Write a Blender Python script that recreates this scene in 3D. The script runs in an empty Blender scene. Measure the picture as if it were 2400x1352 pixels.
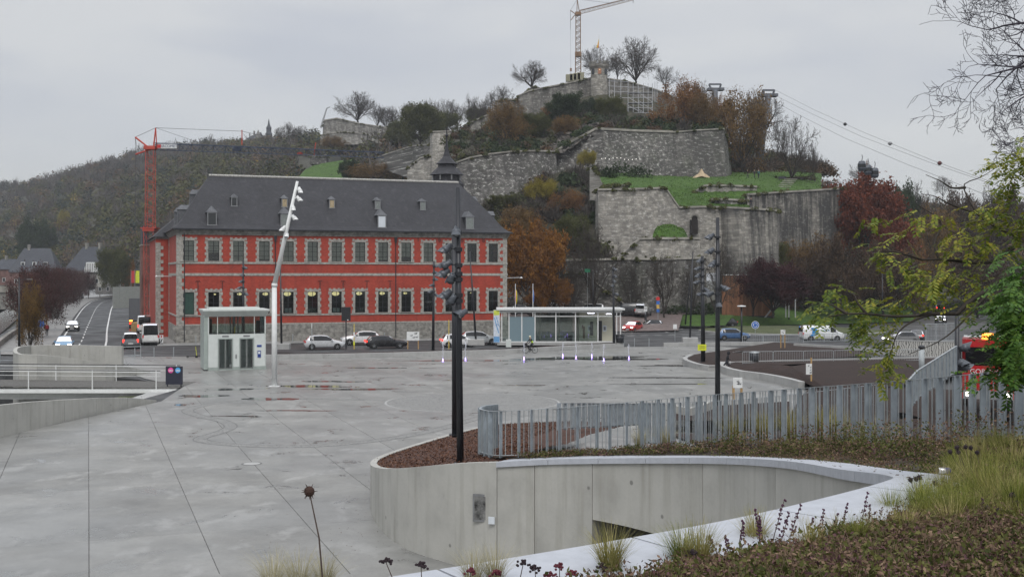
import bpy, math, random
import numpy as np
from mathutils import Vector, Matrix, Euler
from math import sin, cos, pi, radians as rad, sqrt, atan2
S = bpy.context.scene
COL = S.collection
# ------------------------------------------------------------------ camera
EYE, FPX, HZN, CPX = 8.15, 2700.0, 645.0, 1200.0     # eye height, focal length in photo pixels, horizon row, centre column
cam_d = bpy.data.cameras.new('camera'); cam = bpy.data.objects.new('camera', cam_d); COL.objects.link(cam)
cam.location = (0, 0, EYE); cam.rotation_euler = (pi/2, 0, 0)
cam_d.sensor_width = 36; cam_d.lens = 36*FPX/2400; cam_d.shift_y = -31/2400
cam_d.clip_start = .1; cam_d.clip_end = 6000
S.camera = cam
# ------------------------------------------------------------------ overcast sky
SUN_EL, SUN_AZ = rad(50), rad(182)
w = bpy.data.worlds.new('World'); S.world = w; w.use_nodes = True
nt = w.node_tree; nt.nodes.clear()
def N(t, **k):
    n = nt.nodes.new(t)
    for a, b in k.items(): setattr(n, a, b)
    return n
sky = N('ShaderNodeTexSky', sky_type='NISHITA'); sky.sun_disc = False
sky.sun_elevation = SUN_EL; sky.sun_rotation = SUN_AZ
hs = N('ShaderNodeHueSaturation'); hs.inputs['Saturation'].default_value = .25
nt.links.new(sky.outputs[0], hs.inputs['Color'])
bg1 = N('ShaderNodeBackground'); bg1.inputs[1].default_value = .05; nt.links.new(hs.outputs[0], bg1.inputs[0])
tc = N('ShaderNodeTexCoord'); sx = N('ShaderNodeSeparateXYZ'); nt.links.new(tc.outputs['Generated'], sx.inputs[0])
# cloud deck: an even grey layer, brighter overhead (CIE overcast sky), soft cloud forms
mx0 = N('ShaderNodeMath', operation='MAXIMUM'); nt.links.new(sx.outputs[2], mx0.inputs[0]); mx0.inputs[1].default_value = 0
mx = N('ShaderNodeMath', operation='POWER'); nt.links.new(mx0.outputs[0], mx.inputs[0]); mx.inputs[1].default_value = 1.7
gr = N('ShaderNodeMath', operation='MULTIPLY_ADD'); nt.links.new(mx.outputs[0], gr.inputs[0]); gr.inputs[1].default_value = 1.15; gr.inputs[2].default_value = .335
mp = N('ShaderNodeMapping'); mp.inputs['Scale'].default_value = (1.9, 1.9, 5.0); nt.links.new(tc.outputs['Generated'], mp.inputs[0])
cl = N('ShaderNodeTexNoise'); cl.inputs['Scale'].default_value = 2.1; cl.inputs['Detail'].default_value = 5; cl.inputs['Roughness'].default_value = .48
cl.inputs['Distortion'].default_value = .35
nt.links.new(mp.outputs[0], cl.inputs['Vector'])
cr = N('ShaderNodeValToRGB'); nt.links.new(cl.outputs[0], cr.inputs[0])
cr.color_ramp.elements[0].position = .36; cr.color_ramp.elements[0].color = (.71, .75, .85, 1)
cr.color_ramp.elements[1].position = .62; cr.color_ramp.elements[1].color = (.99, 1.0, 1.01, 1)
bg2 = N('ShaderNodeBackground'); nt.links.new(cr.outputs[0], bg2.inputs[0]); nt.links.new(gr.outputs[0], bg2.inputs[1])
ad = N('ShaderNodeAddShader'); nt.links.new(bg1.outputs[0], ad.inputs[0]); nt.links.new(bg2.outputs[0], ad.inputs[1])
wo = N('ShaderNodeOutputWorld'); nt.links.new(ad.outputs[0], wo.inputs[0])
# ------------------------------------------------------------------ veiled sun
sl = bpy.data.lights.new('sun', 'SUN'); sl.energy = 1.5; sl.angle = rad(25); sl.color = (1, .97, .93)
sun = bpy.data.objects.new('sun', sl); COL.objects.link(sun)
sun.rotation_euler = (pi/2-SUN_EL, 0, pi-SUN_AZ)
vs = S.view_settings; vs.view_transform = 'Standard'; vs.look = 'None'; vs.exposure = 0; vs.gamma = 1; vs.use_curve_mapping = False
S.cycles.max_bounces = 6; S.cycles.transparent_max_bounces = 12; S.cycles.volume_bounces = 0
S.cycles.caustics_reflective = False; S.cycles.caustics_refractive = False
# ------------------------------------------------------------------ survey: the photograph's bearings turned into metres
def W(px, py, d): return Vector(((px-CPX)/FPX*d, d, EYE-(py-HZN)/FPX*d))
def G(px, py, z=0.):                       # where that bearing meets the level z
    return W(px, py, (EYE-z)*FPX/(py-HZN))
def B(px, d, z): return Vector(((px-CPX)/FPX*d, d, z))
R = random.Random(7)
# ------------------------------------------------------------------ mesh helpers
class MB:
    def __init__(s): s.v = []; s.f = []
    def add(s, vs, fs):
        n = len(s.v); s.v += [tuple(p) for p in vs]; s.f += [tuple(i+n for i in q) for q in fs]; return s
    def box(s, x0, x1, y0, y1, z0, z1, m=None):
        vs = [Vector(p) for p in ((x0,y0,z0),(x1,y0,z0),(x1,y1,z0),(x0,y1,z0),(x0,y0,z1),(x1,y0,z1),(x1,y1,z1),(x0,y1,z1))]
        if m is not None: vs = [m @ p for p in vs]
        return s.add(vs, [(3,2,1,0),(4,5,6,7),(0,1,5,4),(1,2,6,5),(2,3,7,6),(3,0,4,7)])
    def cb(s, c, sz, m=None):
        return s.box(c[0]-sz[0]/2, c[0]+sz[0]/2, c[1]-sz[1]/2, c[1]+sz[1]/2, c[2]-sz[2]/2, c[2]+sz[2]/2, m)
    def bevbox(s, x0, x1, y0, y1, z0, z1, b=.01):
        s.prism([(x0+b,y0),(x1-b,y0),(x1,y0+b),(x1,y1-b),(x1-b,y1),(x0+b,y1),(x0,y1-b),(x0,y0+b)], z0, z1-b, cap=False)
        o = [(x0+b,y0),(x1-b,y0),(x1,y0+b),(x1,y1-b),(x1-b,y1),(x0+b,y1),(x0,y1-b),(x0,y0+b)]
        i = [(min(max(x,x0+b),x1-b), min(max(y,y0+b),y1-b)) for x,y in o]
        n = len(o)
        return s.add([(x,y,z1-b) for x,y in o]+[(x,y,z1) for x,y in i], [(k,(k+1)%n,n+(k+1)%n,n+k) for k in range(n)]+[tuple(range(n,2*n))])
    def prism(s, poly, z0, z1, cap=True):
        n = len(poly); z0f = z0 if callable(z0) else (lambda i: z0); z1f = z1 if callable(z1) else (lambda i: z1)
        vs = [(p[0],p[1],z0f(i)) for i,p in enumerate(poly)]+[(p[0],p[1],z1f(i)) for i,p in enumerate(poly)]
        fs = [(i,(i+1)%n,n+(i+1)%n,n+i) for i in range(n)]
        if cap: fs += [tuple(range(n-1,-1,-1)), tuple(range(n,2*n))]
        return s.add(vs, fs)
    def xz(s, poly, y0, y1):                # outline in x,z pushed along y
        n = len(poly)
        return s.add([(p[0],y0,p[1]) for p in poly]+[(p[0],y1,p[1]) for p in poly],
                     [tuple(range(n)), tuple(range(2*n-1,n-1,-1))]+[(i,n+i,n+(i+1)%n,(i+1)%n) for i in range(n)])
    def yz(s, poly, x0, x1):
        n = len(poly)
        return s.add([(x0,p[0],p[1]) for p in poly]+[(x1,p[0],p[1]) for p in poly],
                     [tuple(range(n-1,-1,-1)), tuple(range(n,2*n))]+[((i+1)%n,n+(i+1)%n,n+i,i) for i in range(n)])
    def tube(s, pts, rs, n=8, cap=True):
        pts = [Vector(p) for p in pts]
        if not hasattr(rs, '__len__'): rs = [rs]*len(pts)
        vs = []; u = None
        for i, p in enumerate(pts):
            t = (pts[min(i+1,len(pts)-1)]-pts[max(i-1,0)])
            t = t.normalized() if t.length > 1e-9 else Vector((0,0,1))
            if u is None: u = t.orthogonal().normalized()
            u = (u-t*u.dot(t)); u = u.normalized() if u.length > 1e-6 else t.orthogonal().normalized()
            v = t.cross(u)
            vs += [p+(u*cos(2*pi*k/n)+v*sin(2*pi*k/n))*rs[i] for k in range(n)]
        fs = [(i*n+k, i*n+(k+1)%n, (i+1)*n+(k+1)%n, (i+1)*n+k) for i in range(len(pts)-1) for k in range(n)]
        if cap: fs += [tuple(range(n-1,-1,-1)), tuple(range((len(pts)-1)*n, len(pts)*n))]
        return s.add(vs, fs)
    def cyl(s, c, r, z0, z1, n=16, r1=None):
        return s.tube([(c[0],c[1],z0),(c[0],c[1],z1)], [r, r if r1 is None else r1], n)
    def lathe(s, prof, c=(0,0,0), n=16, m=None):
        vs = [Vector((r*cos(2*pi*k/n), r*sin(2*pi*k/n), z)) for r,z in prof for k in range(n)]
        if m is not None: vs = [m @ p for p in vs]
        vs = [p+Vector(c) for p in vs]
        return s.add(vs, [(i*n+k, i*n+(k+1)%n, (i+1)*n+(k+1)%n, (i+1)*n+k) for i in range(len(prof)-1) for k in range(n)])
    def ball(s, c, r, n=10, sq=(1,1,1)):
        prof = [(r*sin(pi*i/(n//2+1)) + (1e-4 if i in (0, n//2+1) else 0), -r*cos(pi*i/(n//2+1))) for i in range(n//2+2)]
        return s.lathe(prof, c, n, Matrix.Diagonal((*sq,1)))
    def grid(s, rows):                       # rows of points -> quads
        m = len(rows[0]); vs = [p for r in rows for p in r]
        return s.add(vs, [(i*m+j, i*m+j+1, (i+1)*m+j+1, (i+1)*m+j) for i in range(len(rows)-1) for j in range(m-1)])
    def mesh(s, name, mat, smooth=False):
        me = bpy.data.meshes.new(name); me.from_pydata(s.v, [], s.f)
        if mat: me.materials.append(mat)
        if smooth: me.polygons.foreach_set('use_smooth', [True]*len(me.polygons))
        me.update(); return me
    def build(s, name, mat, parent=None, smooth=False, world=False):
        if world and parent is not None:
            mi = mw(parent).inverted(); s.v = [tuple(mi @ Vector(p)) for p in s.v]
        return put(name, s.mesh(name, mat, smooth), parent)
def mw(o):
    m = Matrix.LocRotScale(o.location, o.rotation_euler, o.scale)
    return mw(o.parent) @ m if o.parent else m
def put(name, me, parent=None, loc=(0,0,0), rot=(0,0,0), sc=(1,1,1)):
    o = bpy.data.objects.new(name, me); COL.objects.link(o); o.parent = parent
    o.location = loc; o.rotation_euler = rot; o.scale = sc
    return o
def tag(o, label, cat, group=None):
    o['label'] = label; o['category'] = cat
    if group: o['group'] = group
    return o
def thing(name, label, cat, loc=(0,0,0), rz=0, group=None):
    return tag(put(name, None, None, loc, (0,0,rz)), label, cat, group)
def struct(o): o['kind'] = 'structure'; return o
def stuff(o): o['kind'] = 'stuff'; return o
def clone(o, parent=None, loc=None, rz=None, sc=None, label=None, group=None):
    c = o.copy(); COL.objects.link(c); c.parent = parent
    if loc is not None: c.location = loc
    if rz is not None: c.rotation_euler = (0,0,rz)
    if sc is not None: c.scale = sc if hasattr(sc,'__len__') else (sc,)*3
    if label: c['label'] = label
    if group: c['group'] = group
    for ch in list(o.children): clone(ch, c)
    return c
def npmesh(name, v, f, mat, k=4, smooth=False):
    v = np.asarray(v, np.float32).reshape(-1,3); f = np.asarray(f, np.int32).reshape(-1,k)
    me = bpy.data.meshes.new(name); me.vertices.add(len(v)); me.vertices.foreach_set('co', v.ravel())
    me.loops.add(f.size); me.loops.foreach_set('vertex_index', f.ravel())
    me.polygons.add(len(f)); me.polygons.foreach_set('loop_start', np.arange(0, f.size, k, dtype=np.int32))
    me.polygons.foreach_set('loop_total', np.full(len(f), k, np.int32))
    if mat: me.materials.append(mat)
    if smooth: me.polygons.foreach_set('use_smooth', np.ones(len(f), bool))
    me.update(calc_edges=True); return me
def lerpline(pts, n):                        # resample a polyline evenly
    pts = [Vector(p) for p in pts]; L = [0]
    for a, b in zip(pts, pts[1:]): L.append(L[-1]+(b-a).length)
    out = []
    for i in range(n):
        t = L[-1]*i/(n-1); k = 0
        while k < len(pts)-2 and L[k+1] < t: k += 1
        out.append(pts[k].lerp(pts[k+1], (t-L[k])/max(L[k+1]-L[k],1e-9)))
    return out
def smoothline(pts, n):                      # Catmull-Rom through the points, resampled
    pts = [Vector(p) for p in pts]; out = []
    P = [pts[0]*2-pts[1]]+pts+[pts[-1]*2-pts[-2]]
    for i in range(1, len(P)-2):
        for k in range(12):
            t = k/12; a,b,c,d = P[i-1:i+3]
            out.append(.5*((2*b)+(c-a)*t+(2*a-5*b+4*c-d)*t*t+(3*b-a-3*c+d)*t**3))
    out.append(pts[-1]); return lerpline(out, n)
# ------------------------------------------------------------------ materials
class NT:
    def __init__(s, name):
        s.m = bpy.data.materials.new(name); s.m.use_nodes = True; s.t = s.m.node_tree
        s.b = s.t.nodes['Principled BSDF']; s.out = s.t.nodes['Material Output']
    def n(s, t, **k):
        n = s.t.nodes.new(t)
        for a, b in k.items():
            if isinstance(a, str) and hasattr(n, a): setattr(n, a, b)
        return n
    def l(s, a, b): s.t.links.new(a, b)
    def coords(s, scale=(1,1,1), world=False, rnd=True):
        mp = s.n('ShaderNodeMapping'); mp.inputs['Scale'].default_value = scale
        if world: src = s.n('ShaderNodeNewGeometry').outputs['Position']
        else: src = s.n('ShaderNodeTexCoord').outputs['Object']
        if rnd and not world:
            oi = s.n('ShaderNodeObjectInfo'); ml = s.n('ShaderNodeMath', operation='MULTIPLY'); ml.inputs[1].default_value = 53
            s.l(oi.outputs['Random'], ml.inputs[0]); va = s.n('ShaderNodeVectorMath', operation='ADD')
            s.l(src, va.inputs[0]); s.l(ml.outputs[0], va.inputs[1]); src = va.outputs[0]
        s.l(src, mp.inputs[0]); return mp.outputs[0]
    def noise(s, vec, scale, detail=4, rough=.55, dist=0):
        n = s.n('ShaderNodeTexNoise'); n.inputs['Scale'].default_value = scale; n.inputs['Detail'].default_value = detail
        n.inputs['Roughness'].default_value = rough; n.inputs['Distortion'].default_value = dist; s.l(vec, n.inputs['Vector']); return n.outputs[0]
    def ramp(s, fac, stops):
        r = s.n('ShaderNodeValToRGB'); s.l(fac, r.inputs[0]); e = r.color_ramp.elements
        while len(e) < len(stops): e.new(.5)
        for el, (p, c) in zip(e, stops): el.position = p; el.color = (*c, 1) if hasattr(c,'__len__') else (c,c,c,1)
        return r.outputs[0]
    def mix(s, fac, a, b, mode='MIX'):
        m = s.n('ShaderNodeMix', data_type='RGBA', blend_type=mode)
        for i, x in ((0,fac),(6,a),(7,b)):
            if hasattr(x, 'links') or hasattr(x, 'is_linked'): s.l(x, m.inputs[i])
            elif i == 0: m.inputs[0].default_value = x
            else: m.inputs[i].default_value = (*x, 1) if hasattr(x,'__len__') else (x,x,x,1)
        return m.outputs[2]
    def col(s, c):
        if hasattr(c, 'is_linked'): s.l(c, s.b.inputs['Base Color'])
        else: s.b.inputs['Base Color'].default_value = (*c, 1)
    def rough(s, r):
        if hasattr(r, 'is_linked'): s.l(r, s.b.inputs['Roughness'])
        else: s.b.inputs['Roughness'].default_value = r
    def bump(s, h, st=.3, d=.02):
        b = s.n('ShaderNodeBump'); b.inputs['Strength'].default_value = st; b.inputs['Distance'].default_value = d
        s.l(h, b.inputs['Height']); s.l(b.outputs[0], s.b.inputs['Normal'])
    def hsv(s, c, fac, amt):                  # value varied by fac (0..1)
        h = s.n('ShaderNodeHueSaturation'); mr = s.n('ShaderNodeMapRange'); s.l(fac, mr.inputs[0])
        mr.inputs[3].default_value = 1-amt; mr.inputs[4].default_value = 1+amt; s.l(mr.outputs[0], h.inputs['Value'])
        if hasattr(c, 'is_linked'): s.l(c, h.inputs['Color'])
        else: h.inputs['Color'].default_value = (*c, 1)
        return h.outputs[0]
def plain(name, c, rough=.6, metal=0, var=.12, scale=4., bump=.0, world=False, spec=.5, sc=(1,1,1), coat=0):
    t = NT(name); v = t.coords(sc, world); n = t.noise(v, scale, 5)
    c2 = [max(0, x*(1-2*var)) for x in c]; c1 = [min(1, x*(1+var)) for x in c]
    t.col(t.ramp(n, [(.3, c2), (.7, c1)])); t.b.inputs['Metallic'].default_value = metal
    t.rough(t.ramp(n, [(.2, min(1,rough*1.15)), (.8, rough*.85)])); t.b.inputs['Specular IOR Level'].default_value = spec
    t.b.inputs['Coat Weight'].default_value = coat
    if bump: t.bump(t.noise(v, scale*6, 4), bump, .02)
    return t.m
def emit(name, c, st):
    t = NT(name); t.col((.02,.02,.02)); t.b.inputs['Emission Color'].default_value = (*c,1); t.b.inputs['Emission Strength'].default_value = st; return t.m
def concrete(name, c, streak=.3, joint=0):
    t = NT(name); v = t.coords(); a = t.noise(v, .7, 6, .6); b = t.noise(v, 14, 4)
    col = t.ramp(a, [(.28, [x*.8 for x in c]), (.5, c), (.75, [x*1.12 for x in c])])
    col = t.hsv(col, b, .08)
    vs_ = t.coords((2.2,2.2,.16)); st = t.noise(vs_, 1.3, 5, .6)
    col = t.mix(t.ramp(st, [(.5, 0.), (.75, streak*1.5)]), col, [c[0]*.5, c[1]*.49, c[2]*.42])
    vo = t.n('ShaderNodeTexVoronoi'); vo.inputs['Scale'].default_value = .95; t.l(v, vo.inputs['Vector'])
    pit = t.ramp(vo.outputs['Distance'], [(.045, .8), (.07, 0.)])
    col = t.mix(t.ramp(t.noise(v, 3.5, 6, .75), [(.58,0.),(.72,.4)]), col, [x*.6 for x in c])
    col = t.mix(pit, col, [x*.35 for x in c])
    t.col(col); t.rough(t.ramp(a, [(.3,.6),(.7,.8)])); t.bump(b, .12, .01); return t.m
def stone(name, c, dark, speck=.25, dk=.5, block=1.0, moss=0., world=True, rowh=.42, run=.9, streak=.25):
    t = NT(name); geo = t.n('ShaderNodeNewGeometry') if world else None
    src = geo.outputs['Position'] if world else t.n('ShaderNodeTexCoord').outputs['Object']
    sp = t.n('ShaderNodeSeparateXYZ'); t.l(src, sp.inputs[0])
    m1 = t.n('ShaderNodeMath', operation='MULTIPLY_ADD'); t.l(sp.outputs[1], m1.inputs[0]); m1.inputs[1].default_value = .63; t.l(sp.outputs[0], m1.inputs[2])
    cb = t.n('ShaderNodeCombineXYZ'); t.l(m1.outputs[0], cb.inputs[0]); t.l(sp.outputs[2], cb.inputs[1])
    nz = t.n('ShaderNodeTexNoise'); nz.inputs['Scale'].default_value = .7; nz.inputs['Detail'].default_value = 3; t.l(cb.outputs[0], nz.inputs['Vector'])
    vm = t.n('ShaderNodeVectorMath', operation='MULTIPLY_ADD'); t.l(nz.outputs['Color'], vm.inputs[0]); vm.inputs[1].default_value = (.9,.5,0); t.l(cb.outputs[0], vm.inputs[2])
    br = t.n('ShaderNodeTexBrick'); t.l(vm.outputs[0], br.inputs['Vector']); br.inputs['Scale'].default_value = 1/block
    br.inputs['Brick Width'].default_value = run; br.inputs['Row Height'].default_value = rowh; br.inputs['Mortar Size'].default_value = .03
    br.inputs['Color1'].default_value = (*[x*1.3 for x in c],1); br.inputs['Color2'].default_value = (*[x*.62 for x in c],1); br.inputs['Mortar'].default_value = (*[x*.72 for x in c],1)
    col = br.outputs['Color']
    big = t.noise(cb.outputs[0], .09, 6, .62)
    ms = t.n('ShaderNodeMapping'); ms.inputs['Scale'].default_value = (.8,streak,1); t.l(cb.outputs[0], ms.inputs[0])
    stn = t.noise(ms.outputs[0], 1.2, 6, .65)
    ab = t.n('ShaderNodeMath', operation='ADD'); t.l(big, ab.inputs[0]); t.l(stn, ab.inputs[1])
    hf = t.n('ShaderNodeMath', operation='MULTIPLY'); t.l(ab.outputs[0], hf.inputs[0]); hf.inputs[1].default_value = .5
    col = t.mix(t.ramp(hf.outputs[0], [(.42, 0.), (.54, dk)]), col, dark)
    ms2 = t.n('ShaderNodeMapping'); ms2.inputs['Scale'].default_value = (.9,1.5,1); t.l(cb.outputs[0], ms2.inputs[0])
    s2 = t.noise(ms2.outputs[0], 1.25, 6, .8)
    col = t.mix(t.ramp(s2, [(.54, 0.), (.62, speck)]), col, (.62,.61,.57))
    col = t.mix(t.ramp(s2, [(.36, speck*1.2), (.45, 0.)]), col, [x*.3 for x in c])
    if moss: col = t.mix(t.ramp(t.noise(cb.outputs[0], .22, 5, .6), [(.5,0.),(.66,moss)]), col, (.055,.07,.03))
    t.col(col); t.rough(.85); t.bump(s2, .5, .15); return t.m
def leafm(name, cols, rough=.7, trans=.25, pscale=.25, world=True, vary=.35):
    t = NT(name); g = t.n('ShaderNodeNewGeometry'); v = t.coords((1,1,1), world)
    n = t.noise(v, pscale, 4, .6)
    rp = g.outputs['Random Per Island']
    mm = t.n('ShaderNodeMath', operation='MULTIPLY_ADD'); t.l(rp, mm.inputs[0]); mm.inputs[1].default_value = vary
    ml = t.n('ShaderNodeMath', operation='MULTIPLY'); t.l(n, ml.inputs[0]); ml.inputs[1].default_value = 1.7
    sb = t.n('ShaderNodeMath', operation='SUBTRACT'); t.l(ml.outputs[0], sb.inputs[0]); sb.inputs[1].default_value = .35+vary/2
    t.l(sb.outputs[0], mm.inputs[2])
    k = len(cols); col = t.ramp(mm.outputs[0], [(i/(k-1) if k > 1 else .5, c) for i, c in enumerate(cols)])
    t.col(col); t.rough(rough); t.b.inputs['Specular IOR Level'].default_value = .25
    if trans:
        tr = t.n('ShaderNodeBsdfTranslucent'); t.l(col, tr.inputs[0]); mxs = t.n('ShaderNodeMixShader'); mxs.inputs[0].default_value = trans
        t.l(t.b.outputs[0], mxs.inputs[1]); t.l(tr.outputs[0], mxs.inputs[2]); t.l(mxs.outputs[0], t.out.inputs[0])
    return t.m
def glassm(name, tint=(.9,.95,.95), tr=.75, rough=.02, body=(.1,.12,.12), bodyw=0.):
    t = NT(name); nt_ = t
    tp = t.n('ShaderNodeBsdfTransparent'); tp.inputs[0].default_value = (*[x*tr for x in tint],1)
    gl = t.n('ShaderNodeBsdfGlossy'); gl.inputs['Roughness'].default_value = rough; gl.inputs['Color'].default_value = (1,1,1,1)
    fr = t.n('ShaderNodeFresnel'); fr.inputs[0].default_value = 1.5
    mxs = t.n('ShaderNodeMixShader'); t.l(fr.outputs[0], mxs.inputs[0]); 
    if bodyw:
        df = t.n('ShaderNodeBsdfDiffuse'); df.inputs[0].default_value = (*body,1); m2 = t.n('ShaderNodeMixShader'); m2.inputs[0].default_value = bodyw
        t.l(tp.outputs[0], m2.inputs[1]); t.l(df.outputs[0], m2.inputs[2]); t.l(m2.outputs[0], mxs.inputs[1])
    else: t.l(tp.outputs[0], mxs.inputs[1])
    t.l(gl.outputs[0], mxs.inputs[2]); t.l(mxs.outputs[0], t.out.inputs[0]); return t.m
def plazam():
    t = NT('wet_concrete'); p = t.coords((1,1,1), True)
    a = t.noise(p, .35, 6, .6); b = t.noise(p, 9, 4, .6)
    col = t.ramp(a, [(.25,(.145,.143,.134)), (.48,(.21,.207,.194)), (.75,(.275,.271,.254))])
    oi = t.n('ShaderNodeObjectInfo'); col = t.hsv(col, oi.outputs['Random'], .10); col = t.hsv(col, b, .16); col = t.hsv(col, t.noise(p, 2.2, 5, .7), .22)
    v2 = t.coords((1,.55,1), True)
    salt = t.noise(v2, .6, 7, .66, .3)
    col = t.mix(t.ramp(salt, [(.55,0.),(.64,.6)]), col, (.35,.347,.333))
    wet = t.noise(t.coords((1,.8,1),True), .5, 8, .66, .35)
    wm = t.ramp(wet, [(.60,0.),(.66,1.)])
    film = t.ramp(t.noise(p, .1, 4, .6), [(.4,0.),(.62,1.)])
    col = t.mix(film, col, t.mix(.3, col, (.19,.2,.205)))
    col = t.mix(t.ramp(wet, [(.55,0.),(.66,.55)]), col, (.12,.122,.115))
    t.col(col)
    r = t.ramp(film, [(0.,.5),(1.,.32)]); r = t.mix(wm, r, (.05,.05,.05)); t.rough(r)
    t.b.inputs['Specular IOR Level'].default_value = .6
    nb = t.mix(wm, b, .5); t.bump(nb, .06, .01); return t.m
def asphaltm(name='asphalt', c=(.048,.049,.05)):
    t = NT(name); p = t.coords((1,1,1), True); a = t.noise(p, .25, 6, .6); b = t.noise(p, 25, 3)
    col = t.hsv(t.ramp(a, [(.3,[x*.75 for x in c]),(.7,[x*1.3 for x in c])]), b, .2); t.col(col)
    t.rough(t.ramp(a, [(.35,.72),(.62,.45)])); t.b.inputs['Specular IOR Level'].default_value = .3; t.bump(b, .2, .01); return t.m
def redm():
    t = NT('red_painted_render'); v = t.coords((1,1,1), False, False); a = t.noise(v, .5, 6, .6); b = t.noise(v, 18, 4)
    col = t.ramp(a, [(.25,(.32,.042,.024)), (.55,(.43,.056,.030)), (.8,(.52,.08,.045))])
    st = t.noise(t.coords((1.2,1.2,.1), False, False), 1.1, 5, .6); col = t.mix(t.ramp(st, [(.5,0.),(.74,.5)]), col, (.19,.03,.02))
    br = t.n('ShaderNodeTexBrick'); sp = t.n('ShaderNodeSeparateXYZ'); t.l(v, sp.inputs[0]); cb = t.n('ShaderNodeCombineXYZ')
    ad_ = t.n('ShaderNodeMath', operation='ADD'); t.l(sp.outputs[0], ad_.inputs[0]); t.l(sp.outputs[1], ad_.inputs[1])
    t.l(ad_.outputs[0], cb.inputs[0]); t.l(sp.outputs[2], cb.inputs[1]); t.l(cb.outputs[0], br.inputs['Vector'])
    br.inputs['Scale'].default_value = 4; br.inputs['Row Height'].default_value = .28; br.inputs['Brick Width'].default_value = .9; br.inputs['Mortar Size'].default_value = .02
    br.inputs['Color1'].default_value = (1,1,1,1); br.inputs['Color2'].default_value = (.68,.68,.68,1); br.inputs['Mortar'].default_value = (.6,.6,.6,1)
    col = t.mix(1., col, br.outputs['Color'], 'MULTIPLY')
    t.col(col); t.rough(.75); t.bump(br.outputs['Color'], .25, .01); return t.m
def slatem(name='slate', c=(.036,.036,.041)):
    t = NT(name); v = t.coords((1,1,1), False, False); a = t.noise(v, .5, 6, .65)
    sp = t.n('ShaderNodeSeparateXYZ'); t.l(v, sp.inputs[0]); cb = t.n('ShaderNodeCombineXYZ')
    ad_ = t.n('ShaderNodeMath', operation='ADD'); t.l(sp.outputs[0], ad_.inputs[0]); t.l(sp.outputs[1], ad_.inputs[1])
    t.l(ad_.outputs[0], cb.inputs[0]); t.l(sp.outputs[2], cb.inputs[1]); br = t.n('ShaderNodeTexBrick'); t.l(cb.outputs[0], br.inputs['Vector'])
    br.inputs['Scale'].default_value = 3.2; br.inputs['Row Height'].default_value = .5; br.inputs['Brick Width'].default_value = .75; br.inputs['Mortar Size'].default_value = .035
    br.inputs['Color1'].default_value = (*[x*1.15 for x in c],1); br.inputs['Color2'].default_value = (*[x*.8 for x in c],1); br.inputs['Mortar'].default_value = (*[x*.5 for x in c],1)
    col = t.hsv(br.outputs['Color'], a, .45)
    st = t.noise(t.coords((1.5,1.5,.12), False, False), 1.0, 4); col = t.mix(t.ramp(st, [(.56,0.),(.75,.35)]), col, (.09,.09,.095))
    t.col(col); t.rough(.62); t.b.inputs['Specular IOR Level'].default_value = .3; t.bump(br.outputs['Color'], .4, .02); return t.m
def cobblem():
    t = NT('cobbles'); p = t.coords((1,1,1), True); vo = t.n('ShaderNodeTexVoronoi'); vo.feature = 'DISTANCE_TO_EDGE'; vo.inputs['Scale'].default_value = 5.5; t.l(p, vo.inputs['Vector'])
    col = t.ramp(vo.outputs[0], [(.02,(.12,.12,.116)),(.12,(.25,.248,.236))]); col = t.hsv(col, t.noise(p, 1.2, 4), .25)
    t.col(col); t.rough(.5); t.bump(vo.outputs[0], .6, .04); return t.m
def flow(name, c1, c2, scale, bump=.5, rough=.95, dist=.05, c3=None):
    t = NT(name); p = t.coords((1,1,1), True); a = t.noise(p, scale, 7, .7); b = t.noise(p, scale*.12, 4)
    stops = [(.32,c1),(.62,c2)]+([(.74,c3)] if c3 else [])
    col = t.hsv(t.ramp(a, stops), b, .42); col = t.hsv(col, t.noise(p, scale*.4, 4, .7), .35); t.col(col); t.rough(rough); t.bump(a, bump, dist); return t.m
PLAZA = plazam(); ASPH = asphaltm(); ASPH2 = asphaltm('worn_asphalt', (.07,.069,.067)); RED = redm(); SLATE = slatem(); COBB = cobblem()
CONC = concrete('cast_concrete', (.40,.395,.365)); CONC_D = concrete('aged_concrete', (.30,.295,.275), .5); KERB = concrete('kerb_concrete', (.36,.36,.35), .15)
COPE = plain('pale_coping', (.43,.45,.49), .55, 0, .05, 6, .05)
PAVER = plain('brown_paving', (.15,.115,.105), .6, 0, .2, 1.5, .2, True)
SETT = plain('grey_paving', (.24,.235,.225), .6, 0, .15, 1.2, .2, True)
PAINT = plain('road_paint', (.62,.62,.6), .6, 0, .12, 3, 0, True)
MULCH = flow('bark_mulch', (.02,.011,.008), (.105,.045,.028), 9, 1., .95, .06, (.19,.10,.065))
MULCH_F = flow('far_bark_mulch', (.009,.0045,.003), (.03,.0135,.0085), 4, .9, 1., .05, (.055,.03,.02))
GRASS = flow('grass', (.022,.058,.005), (.06,.122,.012), 1.9, 1., .95, .3, (.09,.115,.03))
GRASS_D = flow('rough_grass', (.03,.045,.014), (.085,.095,.035), 1.1, .9, .9, .25)
SCRUB = flow('hillside_ground', (.022,.028,.014), (.06,.052,.032), .5, 1., .95, .6)
ROCK = flow('cliff_rock', (.045,.04,.036), (.14,.125,.11), .45, 1., .9, .8)
WOODS = flow('woodland_floor', (.03,.033,.022), (.055,.052,.035), .08, .6)
DIRT = flow('soil', (.025,.02,.014), (.07,.055,.04), 6, .8, .95, .03)
WATER = NT('river_water'); WATER.col((.05,.06,.055)); WATER.rough(.08); WATER.bump(WATER.noise(WATER.coords((1,1,1),True), .8, 4), .15, .1); WATER = WATER.m
QUOIN = plain('grey_limestone', (.36,.345,.31), .8, 0, .2, 3.5, .25)
PLINTH = plain('weathered_limestone', (.26,.25,.225), .8, 0, .28, 2.2, .3)
LEAD = plain('lead_grey', (.22,.225,.23), .45, .3, .1, 4)
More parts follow.
